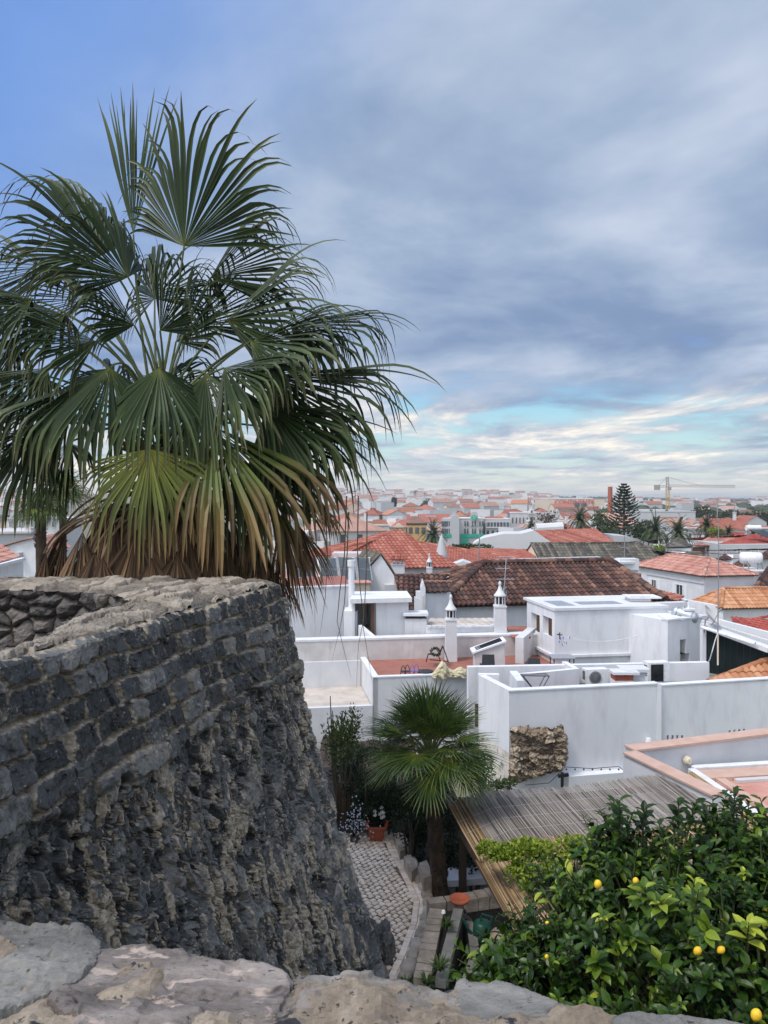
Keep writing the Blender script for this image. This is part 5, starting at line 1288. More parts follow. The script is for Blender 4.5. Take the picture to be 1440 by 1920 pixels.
def tank_and_dish():
    Y = 26.6; c = at_y(1284, 1153, Y); root = empty('water_tank', c, 'silvery horizontal water heater tank on the white annex roof', 'water tank')
    ax = Vector((.75, -.5, -.25)).normalized(); R, Lh = .21, .36
    m = MB(root); m.lathe([(.01, -Lh - .10), (R * .6, -Lh - .07), (R * .92, -Lh), (R, -Lh + .05), (R, Lh - .05), (R * .92, Lh), (R * .6, Lh + .07), (.01, Lh + .10)], c, 20, axis=ax, cap=False); m.build('tank', M_['galv'], root, True)
    m = MB(root)
    for s in (-1, 1): m.lathe([(R * 1.02, s * Lh * .7 - .02), (R * 1.03, s * Lh * .7), (R * 1.02, s * Lh * .7 + .02)], c, 20, axis=ax, cap=False)
    m.build('straps', M_['grey_metal'], root)
    m = MB(root); m.bar(c + Vector((-.2, .1, -.1)), c + Vector((-.2, .1, -.45)), .04); m.bar(c + Vector((.2, -.1, -.1)), c + Vector((.2, -.1, -.45)), .04); m.tube([c + Vector((0, 0, .2)), c + Vector((0, 0, .3))], .02, 6); m.build('stand', M_['grey_metal'], root)
    Y = 25.0; c = at_y(1330, 1157, Y); root = empty('satellite_dish', c, 'white satellite dish tilted skyward beside the thin mast', 'satellite dish')
    ax = Vector((.62, -.35, .55)).normalized(); m = MB(root)
    pr = [(.02 + .035 * k, .30 * (.02 + .035 * k) ** 2 * 2.4) for k in range(11)]; m.lathe(pr + [(.38, .125)], c, 24, axis=ax, cap=False); m.build('dish', M_['plaster_grey'], root, True)
    m = MB(root); f = c + ax * .42; m.tube([c - Vector((0, 0, .25)), c + ax * .1 - Vector((0, 0, .3)), f], .014, 5); m.lathe([(.035, -.05), (.04, .05)], f, 8, axis=ax); m.build('feed_arm', M_['grey_metal'], root)
    m = MB(root); m.tube([c - ax * .02, c - ax * .15, c - ax * .2 - Vector((0, 0, .4))], .022, 6); m.build('mount', M_['grey_metal'], root)
tank_and_dish()
def green_shed():
    root = empty('clad_shed', at_y(1380, 1290, 24.5), 'shed wall of dark green boards under a sloping white eave beam', 'shed')
    Y0, Y1 = 25.2, 23.2; a = at_y(1325, 1180, Y0); b = at_y(1470, 1224, Y1); m = MB(root)
    m.prism([(a.x, a.y, -6.6), (b.x, b.y, -6.6), (b.x, b.y, b.z), (a.x, a.y, a.z)], (.05, .15, 0)); m.build('cladding', M_['green_cladding'], root)
    m = MB(root)
    for k in range(1, 12):
        t = k / 12; q = Vector(a).lerp(Vector(b), t); m.bar((q.x, q.y - .012, -6.6), (q.x, q.y - .012, q.z - .05), .02, .02)
    m.build('board_joints', M_['black_metal'], root)
    m = MB(root); m.bar(at_y(1318, 1172, Y0 + .2) , at_y(1445, 1219, Y1 + .1), .3, .14); m.bar(at_y(1316, 1165, Y0 + .5), at_y(1470, 1212, Y1 + .6), .12, .1)
    m.build('eave_beam', M_['plaster'], root)
    m = MB(root); m.tube([at_y(1316, 1176, Y0 - .1), at_y(1416, 1207, Y1 + .25)], .055, 8); m.build('gutter', M_['white_metal'], root)
    m = MB(root); p, q = at_y(1340, 1160, 27.0), at_y(1480, 1196, 25.5); m.prism([(p.x, p.y, p.z - .25), (q.x, q.y, q.z - .6), (q.x, q.y, q.z), (p.x, p.y, p.z)], (.1, .4, 0)); m.build('white_upstand', M_['plaster_clean'], root)
    m = MB(root); a2 = at_y(1318, 1172, Y0); m.box((a2.x - .02, Y0 - .02, Z0), (a2.x + .10, Y0 + .2, zof(1176, Y0))); m.build('corner_post', M_['plaster_clean'], root)
green_shed()
def mast():
    Y = 23.9; root = empty('antenna_mast', at_y(1346, 1247, Y), 'tall thin antenna mast rising in front of the dark green cladding', 'antenna')
    m = MB(root); m.tube([at_y(1346, 1247, Y), at_y(1346, 1186, Y)], .026, 7); m.build('pole_foot', M_['cream'], root)
    m = MB(root); m.tube([at_y(1346, 1186, Y), at_y(1347, 1090, Y), at_y(1347.5, 972, Y)], [.02, .018, .014], 7); m.build('pole', M_['grey_metal'], root)
    m = MB(root); m.tube([at_y(1330, 970, Y), at_y(1362, 971, Y - .1)], .010, 5)
    for x in (1331, 1336, 1341, 1351, 1356): m.tube([at_y(x, 966, Y), at_y(x, 974, Y - .02)], .007, 4)
    m.tube([at_y(1332, 964, Y + .1), at_y(1332, 972, Y - .1)], .012, 4); m.build('aerial', M_['black_metal'], root)
    m = MB(root); m.tube([at_y(1340, 1085, Y), at_y(1356, 1085, Y)], .01, 5); m.build('cross_arm', M_['grey_metal'], root)
    m = MB(root); m.tube([at_y(1346, 1186, Y - .04), at_y(1341, 1200, Y), at_y(1335, 1222, Y), at_y(1331, 1236, Y + .2), at_y(1327, 1244, Y + .5)], .016, 5); m.build('cable', M_['white_metal'], root)
mast()
def corner_roof():
    root = empty('tiled_lean_to', at_y(1420, 1290, 22.6), 'orange clay tile slope rising behind the long white wall at the edge', 'roof')
    a, b = at_y(1326, 1281, 22.4), at_y(1520, 1276, 22.9); c, d = at_y(1500, 1214, 24.2), at_y(1440, 1238, 23.6)
    t = MB(root); tile_poly(t, [a, b, c, at_y(1338, 1277, 22.7)], pitch=.24, row=.4, amp=.065, segs=8, r=random.Random(3)); ridge_caps(t, at_y(1329, 1277, 22.7), at_y(1500, 1212, 24.2), .12, .42, random.Random(4)); t.build('roof', M_['tile_orange'], root)
    m = MB(root); m.prism([at_y(1332, 1284, 22.8), at_y(1520, 1284, 23.2), at_y(1500, 1224, 24.3)], (0, .5, 0)); m.build('gable_wall', M_['plaster'], root)
corner_roof()

# --- the pink-coped terraces at the lower right
def pink_terrace():
    z = -4.6; a = at_z(1190, 1409, z); b = at_z(1440, 1378, z); c = at_z(1286, 1454, z); e = (b - a).normalized(); b = b + e * 2; f = (c - a).normalized(); c = c + f * .9
    root = empty('pink_coped_terrace', (a.x, a.y, Z0), 'white terrace walls capped with pale pink coping beside the reed pergola', 'terrace')
    n = Vector((e.y, -e.x, 0)); m = MB(root)
    m.wall(a, b, .28, Z0, z); m.wall(c, a + f * .003, .26 , Z0, z - .003); m.build('wall', M_['plaster'], root)
    m = MB(root); m.wall(a - e * .02 - n * -.05, b - n * -.05, .33, z, z + .04); m.wall(c, a + n * .05, .30, z + .002, z + .036); 
    m.build('coping', M_['pink_coping'], root)
    m = MB(root); g = at_y(1287, 1424, (a.y + b.y) / 2 - 1.0)
    q = a + e * alen(a, e, 1287); g = Vector((q.x, q.y - .08, zof(1424, q.y)))
    m.lathe([(.01, .05), (.05, .05), (.075, .02), (.075, -.02)], g, 16, axis=(n.x, n.y, 0), cap=False); m.lathe([(.09, -.03), (.09, .0)], g, 16, axis=(n.x, n.y, 0)); m.build('wall_lamp', M_['cream'], root)
    z2 = -4.95; p = at_z(1303, 1440, z2); q = at_z(1440, 1432, z2); s = at_z(1440, 1532, z2); e2 = (q - p).normalized(); f2 = (s - p).normalized(); q = q + e2 * 2; s = s + f2 * 1.6
    r2 = empty('pink_floor_terrace', (p.x, p.y, Z0), 'nearer roof terrace with worn pink tile floor inside a white edge', 'terrace')
    m = MB(r2); m.wall(p, q, .16, Z0, z2); m.wall(s, p + f2 * .003, .14, Z0, z2 - .003); m.build('wall', M_['plaster_clean'], r2)
    m = MB(r2); i = p + e2 * .25 + f2 * .3
    m.prism([i + e2 * 0 + Vector((0, 0, -.02)), i + f2 * 5 + Vector((0, 0, -.02)), i + f2 * 5 + e2 * 4 + Vector((0, 0, -.02)), i + e2 * 4 + Vector((0, 0, -.02))], (0, 0, .0)) if False else None
    zf = z2 - .10; m.poly((p.x, p.y, zf), (s.x, s.y, zf), (s.x + e2.x * 4, s.y + e2.y * 4, zf), (q.x + 1, q.y, zf)); m.build('floor', M_['pink_floor'], r2)
    m = MB(r2); m.wall(p + e2 * .02 + f2 * .45, q + f2 * .45, .42, z2 - .098, z2 - .03); m.wall(s + e2 * .32, p + e2 * .32 + f2 * .47, .17, z2 - .098, z2 - .032); m.build('inner_coping', M_['pink_coping'], r2)
    m = MB(r2); m.wall(p + e2 * .5 + f2 * .6, q + f2 * .6, .12, z2 - .097, z2 - .045); m.build('kerb', M_['plaster_grey'], r2)
pink_terrace()

# --- left and centre of the middle: walls and rooms
def wall_n():
    Y = 30.0; a, b = at_y(480, 1106, Y), at_y(664, 1103, Y + 1.2); root = empty('blank_white_house', (a.x, Y, Z0), 'tall blank white house wall seen under the hanging palm fronds', 'house')
    m = MB(root); m.wall(a, b, 4.5, Z0 - 1, zof(1103, Y + .6)); m.build('wall', M_['plaster_clean'], root)
    m = MB(root); zt = zof(1103, Y + .6); m.wall((a.x, a.y - .03, 0), (b.x + .03, b.y - .03, 0), .3, zt, zt + .06); rf = m.build('roof_edge', M_['plaster_clean'], root)
    m = MB(root); m.prism([(a.x + .2, a.y + .35, zt), (b.x - .2, b.y + .4, zt), (b.x - .6, b.y + 4.2, zt), (a.x, a.y + 4.2, zt)], (0, 0, .035)); m.build('roof_terrace', M_['terracotta'], root)
    m = MB(root); q = at_y(590, 1104, Y + .6); m.tube([q + Vector((0, -.1, 0)), Vector((q.x, q.y - .1, -5.4))], .03, 6); m.build('downpipe', M_['plaster_grey'], root)
    # white flue pipe and small ledge boxes at its right end
    q = at_y(659, 1130, 29.6); f = empty('flue_pipe', (q.x, q.y, -6), 'white flue pipe standing at the corner of the blank white house', 'flue')
    m = MB(f); m.tube([(q.x, q.y, -6), (q.x, q.y, zof(1062, 29.6))], .12, 10); m.build('pipe', M_['plaster_clean'], f)
    m = MB(f); m.tube([(q.x, q.y, zof(1062, 29.6)), (q.x, q.y, zof(1050, 29.6))], .16, 10); m.build('cowl', M_['plaster_clean'], f)
    m = MB(root); c = at_y(645, 1150, 28.9); m.box((c.x, 28.9, Z0), (c.x + .5, 30.0, zof(1146, 28.9))); m.build('stair_box', M_['plaster_clean'], root)
wall_n()
def kitchen_room():
    Y = 28.6; root = empty('terrace_kitchen', at_y(715, 1200, Y), 'white roofed terrace kitchen with an open front, dark post and counter', 'house')
    l, r_ = at_y(665, 1130, Y), at_y(766, 1130, Y + .4); zt = l.z; zb = -5.0; rp = at_y(705, 1130, Y + .15)
    m = MB(root); m.wall(rp, r_, 1.9, Z0, zt); m.wall((l.x, Y + 1.9, 0), (rp.x + .2, Y + 2.0, 0), .1, Z0, zt - .003); m.wall((l.x - .1, Y + 1.9, 0), (l.x - .1, Y + .1, 0), .1, Z0, zt - .004); m.build('wall', M_['plaster_clean'], root)
    m = MB(root); m.prism([(l.x - .15, Y - .25, zt), (r_.x + .12, Y + .15, zt), (r_.x + .0, Y + 2.4, zt), (l.x - .15, Y + 2.2, zt)], (0, 0, .16)); m.build('roof_slab', M_['plaster_clean'], root)
    m = MB(root); m.box((rp.x - .18, Y + .05, zb), (rp.x - .06, Y + .17, zt - .002)); m.build('dark_post', M_['shutter'], root)
    m = MB(root); c = at_y(676, 1172, Y + 1.2); m.box((l.x, Y + 1.1, zb - .4), (rp.x - .2, Y + 1.85, zof(1176, Y + 1.2))); m.build('counter', M_['roof_felt'], root)
    m = MB(root); m.box((l.x + .3, Y + 1.05, zb - .3), (rp.x - .25, Y + 1.098, zof(1181, Y + 1))); m.build('cupboard', M_['black_metal'], root)
    m = MB(root); m.box((l.x - .05, Y + .15, zb - .5), (rp.x, Y + 1.8, zb - .3)); m.build('floor', M_['terracotta'], root)
    m = MB(root); a, b = at_y(672, 1170, Y - .1), at_y(696, 1196, Y - .42); m.prism([(a.x, a.y, -6), (b.x, b.y, -6), (b.x, b.y, zof(1192, Y - .42)), (a.x, a.y, zof(1172, Y - .1))], (.14, .06, 0)); m.build('stair_parapet', M_['plaster_clean'], root)
kitchen_room()
def vent_stack():
    Y = 28.7; a = at_y(759, 1198, Y); b = at_y(800, 1160, Y); root = empty('vent_housing', (a.x, Y, -5.2), 'squat white vent housing with a dark slot under its slab', 'vent')
    m = MB(root); m.box((a.x, Y, Z0), (b.x, Y + .8, b.z)); m.build('base', M_['plaster'], root)
    m = MB(root); m.box((a.x + .05, Y + .05, b.z), (b.x - .05, Y + .7, zof(1155, Y))); m.build('dark_slot', M_['dark'], root)
    for x in (a.x + .12, (a.x + b.x) / 2, b.x - .16):
        pass
    m = MB(root); m.box((a.x - .06, Y - .06, zof(1155, Y)), (b.x + .06, Y + .86, zof(1150, Y))); m.build('slab_cap', M_['plaster_clean'], root)
    m = MB(root)
    for x in (a.x + .1, b.x - .25): m.box((x, Y - .02, b.z), (x + .05, Y + .04, zof(1155, Y)))
    m.bar((a.x, Y - .03, b.z + .03), (b.x, Y - .03, b.z + .03), .03); m.build('slot_frame', M_['black_metal'], root)
vent_stack()
def sheet_roof():
    Y = 28.6; root = empty('sheet_roofed_store', at_y(880, 1195, Y), 'low store with a weathered tan sheet roof between the two chimneys', 'shed')
    a, b = at_y(800, 1178, Y), at_y(945, 1176, Y + .6); c, d = at_y(925, 1159, Y + 2.4), at_y(805, 1160, Y + 2.0)
    m = MB(root); tile_poly(m, [a, b, c, d], pitch=.3, row=.9, amp=.03, segs=6, r=random.Random(8)); m.build('roof', M_['corrugated'], root)
    m = MB(root); m.wall((a.x, a.y - .06, 0), (b.x, b.y - .06, 0), .14, Z0, a.z + .02); m.build('wall', M_['plaster_clean'], root)
    m = MB(root); r = random.Random(5)
    for k in range(16):
        t = (k + .5) / 16; q = Vector(a).lerp(Vector(b), t); s = r.uniform(.05, .1); m.box(q + Vector((-s, -.1, .02)), q + Vector((s, .1, .06 + r.uniform(0, .05))))
    m.build('edge_mortar', M_['plaster'], root)
sheet_roof()
def brown_roof_house():
    c = at_y(817, 1135, 34.0); u, v = uv_frame(12); c = Vector((c.x + .3, c.y + .3, c.z))
    root = empty('brown_roofed_house', (c.x, c.y, -9), 'white house under a broad old dark brown tile roof', 'house')
    house(root, c, u, v, 10.6, 7.0, -9.4, c.z + .05, 1.42, 'plaster', 'tile_brown', (0.9, 0.14), over=.3, pitch=.24, row=.42, amp=.105, segs=6)
    m = MB(root); q = at_y(912, 1050, 38.0); e = at_y(1130, 1047, 40.3); m.wall((q.x, q.y + .4, 0), (e.x, e.y + .4, 0), .25, -3.6, zof(1050, 38.3)); m.build('ridge_upstand', M_['plaster'], root)
    m = MB(root); 
    for px in (866, 952): 
        q = at_y(px, 1140, 34.3 + (px - 817) / 60); m.wall((q.x, q.y - .28, 0), (q.x + .28, q.y - .22, 0), .3, -7, c.z - .15)
    m.build('wall_pier', M_['plaster_clean'], root)
    # two lower wings of the same old tile, left
    w = empty('brown_roofed_wing', at_y(790, 1140, 36), 'low brown tiled wing left of the broad dark brown roof', 'house')
    t = MB(w); a, b = at_y(737, 1148, 34.5), at_y(800, 1150, 34.8)
    tile_poly(t, [at_y(752, 1146, 34.2), at_y(776, 1148, 34.2), at_y(842, 1078, 38), at_y(739, 1080, 37.5)], pitch=.24, row=.42, amp=.105, r=random.Random(6)); ridge_caps(t, at_y(739, 1079, 37.6), at_y(842, 1077, 38.1), .14, .42, random.Random(5)); t.build('roof', M_['tile_brown'], w)
    m = MB(w); m.wall(at_y(739, 1085, 37.8), at_y(842, 1085, 38.3), .3, -9, zof(1083, 37.8)); m.build('wall', M_['plaster'], w)
    w = empty('brown_roofed_dormer', at_y(815, 1120, 33), 'small brown tiled dormer with a pointed white end wall', 'house')
    t = MB(w); tile_poly(t, [at_y(794, 1112, 33.4), at_y(840, 1111, 33.6), at_y(846, 1092, 34.6), at_y(797, 1092, 34.4)], pitch=.24, row=.42, amp=.07, r=random.Random(9)); ridge_caps(t, at_y(796, 1091, 34.5), at_y(845, 1091, 34.6), .13, .42, random.Random(2)); t.build('roof', M_['tile_brown'], w)
    m = MB(w); m.wall(at_y(799, 1112, 33.5), at_y(845, 1112, 33.9), 1.2, -8, zof(1113, 33.5)); g = [at_y(790, 1152, 33.2), at_y(798, 1152, 33.2), at_y(798, 1104, 33.2), at_y(794, 1090, 33.2), at_y(790, 1104, 33.2)]; m.prism(g, (0, 1.2, 0)); m.build('wall', M_['plaster_clean'], w)
    m = MB(w); m.prism([at_y(777, 1146, 32.6), at_y(791, 1150, 32.6), at_y(791, 1125, 32.6), at_y(777, 1119, 32.6)], (0, .25, 0)); m.build('side_parapet', M_['plaster_clean'], w)
    q = MB(w); q.poly(*[at_y(x, y, 33.19) for x, y in ((792.2, 1145), (796, 1145), (796, 1116), (792.2, 1119))]); q.build('shutter', M_['plaster_grey'], w)
    # tail of old roof on the right
    w = empty('brown_roofed_lean_to', at_y(1185, 1100, 41), 'short brown tiled lean-to behind the right end of the dark roof', 'house')
    t = MB(w); tile_poly(t, [at_y(1172, 1100, 41), at_y(1207, 1099, 41.2), at_y(1200, 1078, 42.8), at_y(1160, 1080, 42.6)], pitch=.24, row=.42, amp=.105, r=random.Random(6)); ridge_caps(t, at_y(1160, 1079, 42.6), at_y(1200, 1077, 42.8), .14, .42, random.Random(5)); t.build('roof', M_['tile_brown'], w)
    m = MB(w); m.wall(at_y(1172, 1102, 41.3), at_y(1205, 1102, 41.5), 1.3, -9, zof(1102, 41.3)); m.build('wall', M_['plaster'], w)
    w = empty('white_rooftop_box', at_y(1160, 1070, 44), 'low white rooftop parapet box behind the right end of the brown roof', 'house')
    m = MB(w); a, b = at_y(1130, 1062, 44), at_y(1196, 1062, 44.8); m.wall(a, b, 2.2, -9, zof(1058, 44.2)); m.box((b.x - 1.1, 44.6, -4), (b.x, 45.5, zof(1048, 44.6))); m.build('wall', M_['plaster'], w)
    m = MB(w); m.wall((a.x - .1, a.y - .1, 0), (b.x + .1, b.y - .1, 0), 2.4, zof(1058, 44.2), zof(1054, 44.2)); m.build('roof', M_['plaster_clean'], w)
brown_roof_house()
def tv_antenna():
    Y = 33.0; root = empty('tv_antenna', at_y(943, 1128, Y), 'pale spindly roof antenna rising behind the grey topped chimney', 'antenna')
    m = MB(root); m.tube([at_y(942, 1140, Y), at_y(946, 1095, Y), at_y(949, 1050, Y)], .022, 6); m.build('pole', M_['galv'], root)
    m = MB(root); p = lambda x, y: at_y(x, y, Y)
    for x0, x1, y in ((932, 962, 1086), (930, 955, 1066), (936, 962, 1044)):
        m.tube([p(x0, y), p(x1, y)], .014, 5)
        for k in range(5): q = p(x0 + (x1 - x0) * k / 4, y); m.tube([q + Vector((0, -.3, 0)), q + Vector((0, .3, 0))], .008, 4)
    m.build('aerials', M_['galv'], root)
    m = MB(root)
    for a, b in (((938, 1128), (948, 1090)), ((952, 1126), (946, 1092)), ((940, 1112), (950, 1100)), ((950, 1114), (941, 1102))): m.tube([p(*a), p(*b)], .010, 4)
    m.build('brace', M_['galv'], root)
tv_antenna()
def gable_house_l():
    Y = 38; w = empty('pointed_gable_house', at_y(720, 1130, Y), 'blank white gable end left of the brown tiled wing', 'house')
    pts = [(693, 1135), (741, 1135), (746, 1090), (714, 1041), (696, 1062)]
    m = MB(w); m.prism([at_y(x, y, Y) for x, y in pts], (-.8, 3.5, 0)); m.build('wall', M_['plaster_clean'], w)
    t = MB(w); d = Vector((-.8, 3.5, 0)); up = Vector((0, 0, .05))
    for a, b in (((692, 1067), (714, 1040)), ((749, 1094), (714, 1040))):
        A, B = at_y(*a, Y - .1) + up, at_y(*b, Y - .1) + up
        tile_poly(t, [A, A + d * 1.05, B + d * 1.05, B], pitch=.24, row=.42, amp=.06, r=random.Random(2))
    t.build('roof', M_['tile_grey'], w)
    m = MB(w); q = at_y(725, 1105, Y - .1); m.box((q.x - .1, Y - .3, q.z - .3), (q.x + .6, Y - .005, q.z + .25)); m.build('low_box', M_['plaster'], w)
gable_house_l()
def solar_panels():
    Y = 37.0
    root = empty('solar_rack', at_y(620, 1095, Y), 'row of grey framed solar panels on a pink roof terrace behind the palm fronds', 'solar panels')
    xs = [560, 601, 603, 634, 636, 694]
    blk = nmat('grey_solar_glass', [(0.3, (0.10, 0.13, 0.16)), (0.7, (0.16, 0.19, 0.22))], .6, .25, spec=.5)
    for x0, x1, s in ((545, 592, 0), (597, 630, 6), (633, 664, 6), (667, 692, 6)):
        m = MB(root); a, b, c, d = at_y(x0 + s, 1088, Y), at_y(x1 + s, 1090, Y), at_y(x1, 1047, Y + 1.4), at_y(x0, 1045, Y + 1.4); m.poly(a, b, c, d); m.prism([a, b, c, d], (0, .05, -.05))
        p = m.build('panel', blk, root); f = MB(root)
        for q, w_ in ((a, b), (b, c), (c, d), (d, a)): f.bar(q, w_, .06)
        f.bar(a.lerp(d, .5), b.lerp(c, .5), .04); f.build('panel_frame', M_['grey_metal'], p)
    m = MB(root)
    for x in (600, 632, 666, 696): m.bar(at_y(x, 1092, Y), at_y(x - 4, 1046, Y + 1.5), .08)
    m.build('rack_rail', M_['white_metal'], root)
    h = empty('pink_terrace_house', at_y(600, 1110, Y + 1), 'house with a pink roof terrace carrying the solar panels', 'house')
    m = MB(h); a, b = at_y(470, 1096, Y - 2), at_y(694, 1096, Y - 1); m.wall(a, b, 6, -11, zof(1098, Y - 2)); m.build('wall', M_['cream'], h)
    m = MB(h); m.wall((a.x, a.y - .1, 0), (b.x + .1, b.y - .1, 0), 6.2, zof(1098, Y - 2) + .002, zof(1096, Y - 2)); m.build('terrace', M_['pink_floor'], h)
    m = MB(h); q = at_y(585, 1030, 42); m.box((at_y(588, 0, 42).x, 42, -7), (at_y(618, 0, 42).x, 43, zof(1042, 42))); m.box((at_y(622, 0, 42).x, 42.2, -7), (at_y(690, 0, 42).x, 44, zof(1038, 42))); m.build('stair_room', M_['plaster_grey'], h)
    t = MB(h); tile_poly(t, [at_y(586, 1043, 41.8), at_y(620, 1043, 41.8), at_y(620, 1030, 43.2), at_y(586, 1030, 43.2)], pitch=.26, row=.42, amp=.06, r=random.Random(2)); t.build('roof', M_['tile_red'], h)
solar_panels()
def red_hip_house():
    w = empty('red_tiled_house', at_y(760, 1090, 50), 'house under a broad red hipped tile roof left of the brown roof', 'house')
    t = MB(w); E0, E1 = at_y(600, 1070, 49), at_y(860, 1064, 51.5); R1 = at_y(748, 1004, 58); R0 = at_y(640, 1030, 51.5); r = random.Random(4)
    tile_poly(t, [E0, E1, R1, R0], pitch=.30, row=.5, amp=.085, segs=6, r=r)
    Bk = at_y(800, 1015, 68); t2 = R1 + (E1 - R1) * 1.0
    tile_poly(t, [E1, E1 + Vector((-2.5, 13, 0)), R1], pitch=.30, row=.5, amp=.085, segs=4, r=r)
    tile_poly(t, [E0 + Vector((-4, 8, 0)), E0, R0, R1], pitch=.30, row=.5, amp=.085, segs=4, r=r)
    ridge_caps(t, E1, R1 + Vector((0, 0, .1)), .17, .5, r); ridge_caps(t, R0 + Vector((0, 0, .08)), R1 + Vector((0, 0, .1)), .17, .5, r); t.build('roof', M_['tile_red'], w)
    m = MB(w); e = (E1 - E0); e.z = 0; e.normalize(); a = E0 + e * .3 + Vector((0, .35, 0)); b = E1 - e * .4 + Vector((0, .35, 0)); m.wall(a, b, 6, -12, E1.z - .02); m.build('wall', M_['plaster_grey'], w)
    m = MB(w); m.wall(a - Vector((0, .16, 0)), b - Vector((0, .16, 0)), .16, E1.z - .5, E1.z - .35); m.build('cornice', M_['plaster'], w)
    q = at_y(746, 1085, 48.2); chimney(None, Vector((q.x, q.y, -5.6)), .82, 1.62, 'broad chimney with a tiled cap in front of the red hipped roof', cap='tile')
    q = at_y(805, 1090, 47); chimney(None, Vector((q.x, q.y, -5.6)), .34, 1.5, 'small white pointed chimney below the right eave of the red hipped roof', top_h=.3, group='lantern chimneys')
    # cupola-like netted cone
    q = at_y(828, 1040, 66); f = empty('pale_spire', q, 'slim pale conical spire standing behind the red hipped roof', 'spire')
    m = MB(f); m.lathe([(.62, -1.6), (.5, 0), (.2, 1.3), (.03, 1.75)], q + Vector((0, 0, .0)), 14); m.build('spire', M_['town_grey'], f)
red_hip_house()
def orange_house():
    c = at_y(1355, 1137, 55.0); u, v = uv_frame(7); r = random.Random(5)
    w = empty('orange_roofed_house', (c.x, c.y, -12), 'white house with a bright orange hipped tile roof near the mast', 'house')
    house(w, c, u, v, 9.0, 3.6, -13, c.z, 1.05, 'plaster', 'tile_orange', (0.65, 0.65), over=.25, pitch=.26, row=.42, amp=.07, r=r)
    # the longer white wing to the left, in front
    m = MB(w); a, b = at_y(1272, 1126, 58.5), at_y(1356, 1137, 54.8); m.prism([(a.x, a.y, -13), (b.x, b.y, -13), (b.x, b.y, b.z - .02), (a.x, a.y, zof(1122, 58.5))], (.2, .3, 0)); m.build('side_wing', M_['plaster_clean'], w)
    f = empty('maroon_roofed_house', at_y(1400, 1190, 33), 'dark red tiled slope behind the white sloping beam', 'house')
    t = MB(f); A = [at_y(1392, 1183, 32), at_y(1500, 1200, 32), at_y(1500, 1146, 35), at_y(1365, 1169, 34)]
    tile_poly(t, A, pitch=.24, row=.4, amp=.06, r=r); ridge_caps(t, A[3], A[2], .12, .4, r); t.build('roof', M_['tile_maroon'], f)
    m = MB(f); m.wall(at_y(1375, 1185, 32.4), at_y(1500, 1185, 32.6), 2, -9, zof(1192, 32.4)); m.build('wall', M_['plaster'], f)
    f = empty('brown_gable_house', at_y(1440, 1100, 64), 'white house with a steep brown roof verge at the far right', 'house')
    t = MB(f); tile_poly(t, [at_y(1420, 1098, 62), at_y(1520, 1100, 62), at_y(1520, 1040, 66), at_y(1441, 1065, 66)], pitch=.26, row=.42, amp=.07, r=r); ridge_caps(t, at_y(1418, 1097, 62), at_y(1443, 1062, 66), .2, .42, r); t.build('roof', M_['tile_brown'], f)
    m = MB(f); m.wall(at_y(1424, 1100, 62.5), at_y(1520, 1100, 62.8), 3, -13, zof(1101, 62.5)); m.build('wall', M_['plaster'], f)
orange_house()
def pink_house():
    c = at_y(1320, 1077, 62.0); u, v = uv_frame(12); r = random.Random(6)
    w = empty('pink_roofed_house', (c.x, c.y, -13), 'two storey white house with a faded pink tile hip roof', 'house')
    wl, rf = house(w, c, u, v, 4.6, 10.4, -13.5, c.z, 1.05, 'plaster', 'tile_pink', (1.1, 1.1), axis='v', over=.3, pitch=.28, row=.45, amp=.07, r=r)
    for px, py, hw in ((1275, 1108, 1.0), (1227, 1098, .8)):
        b = alen(c, v, px); q = c + v * b; q = Vector((q.x, q.y, zof(py, q.y)))
        f = add_window(w, q - u * .02, v, -u, hw, 1.15, proud=.05)
        for sg in (-1, 1): s = MB(w); s.bar(q + v * (sg * (hw * .5 + .3)) - u * .03 - UPV * .58, q + v * (sg * (hw * .5 + .3)) - u * .03 + UPV * .58, .5, .05, up=u); s.build('shutter', M_['plaster_clean'], f)
    m = MB(w); m.bar(c - u * .06 + Vector((0, 0, -.75)) , c + v * 8.5 - u * .06 + Vector((0, 0, -.75)), .05, .05); m.build('string_course', M_['plaster_grey'], w)
    f = empty('red_lean_to', at_y(1255, 1120, 56), 'small dark and red lean-to roofs below the pink roofed house', 'shed')
    t = MB(f); tile_poly(t, [at_y(1206, 1113, 54), at_y(1240, 1120, 53), at_y(1243, 1108, 55.5), at_y(1206, 1102, 57)], pitch=.26, row=.42, amp=.06, r=r); o = t.build('roof', M_['tile_grey'], f)
    t = MB(f); tile_poly(t, [at_y(1232, 1118, 53), at_y(1272, 1128, 52), at_y(1284, 1118, 54.5), at_y(1242, 1110, 55.5)], pitch=.26, row=.42, amp=.06, r=r); o = t.build('red_roof', M_['tile_red'], f)
    m = MB(f); m.wall(at_y(1206, 1116, 54.5), at_y(1275, 1128, 52.8), 1.5, -12, zof(1128, 53)); m.build('wall', M_['plaster'], f)
pink_house()
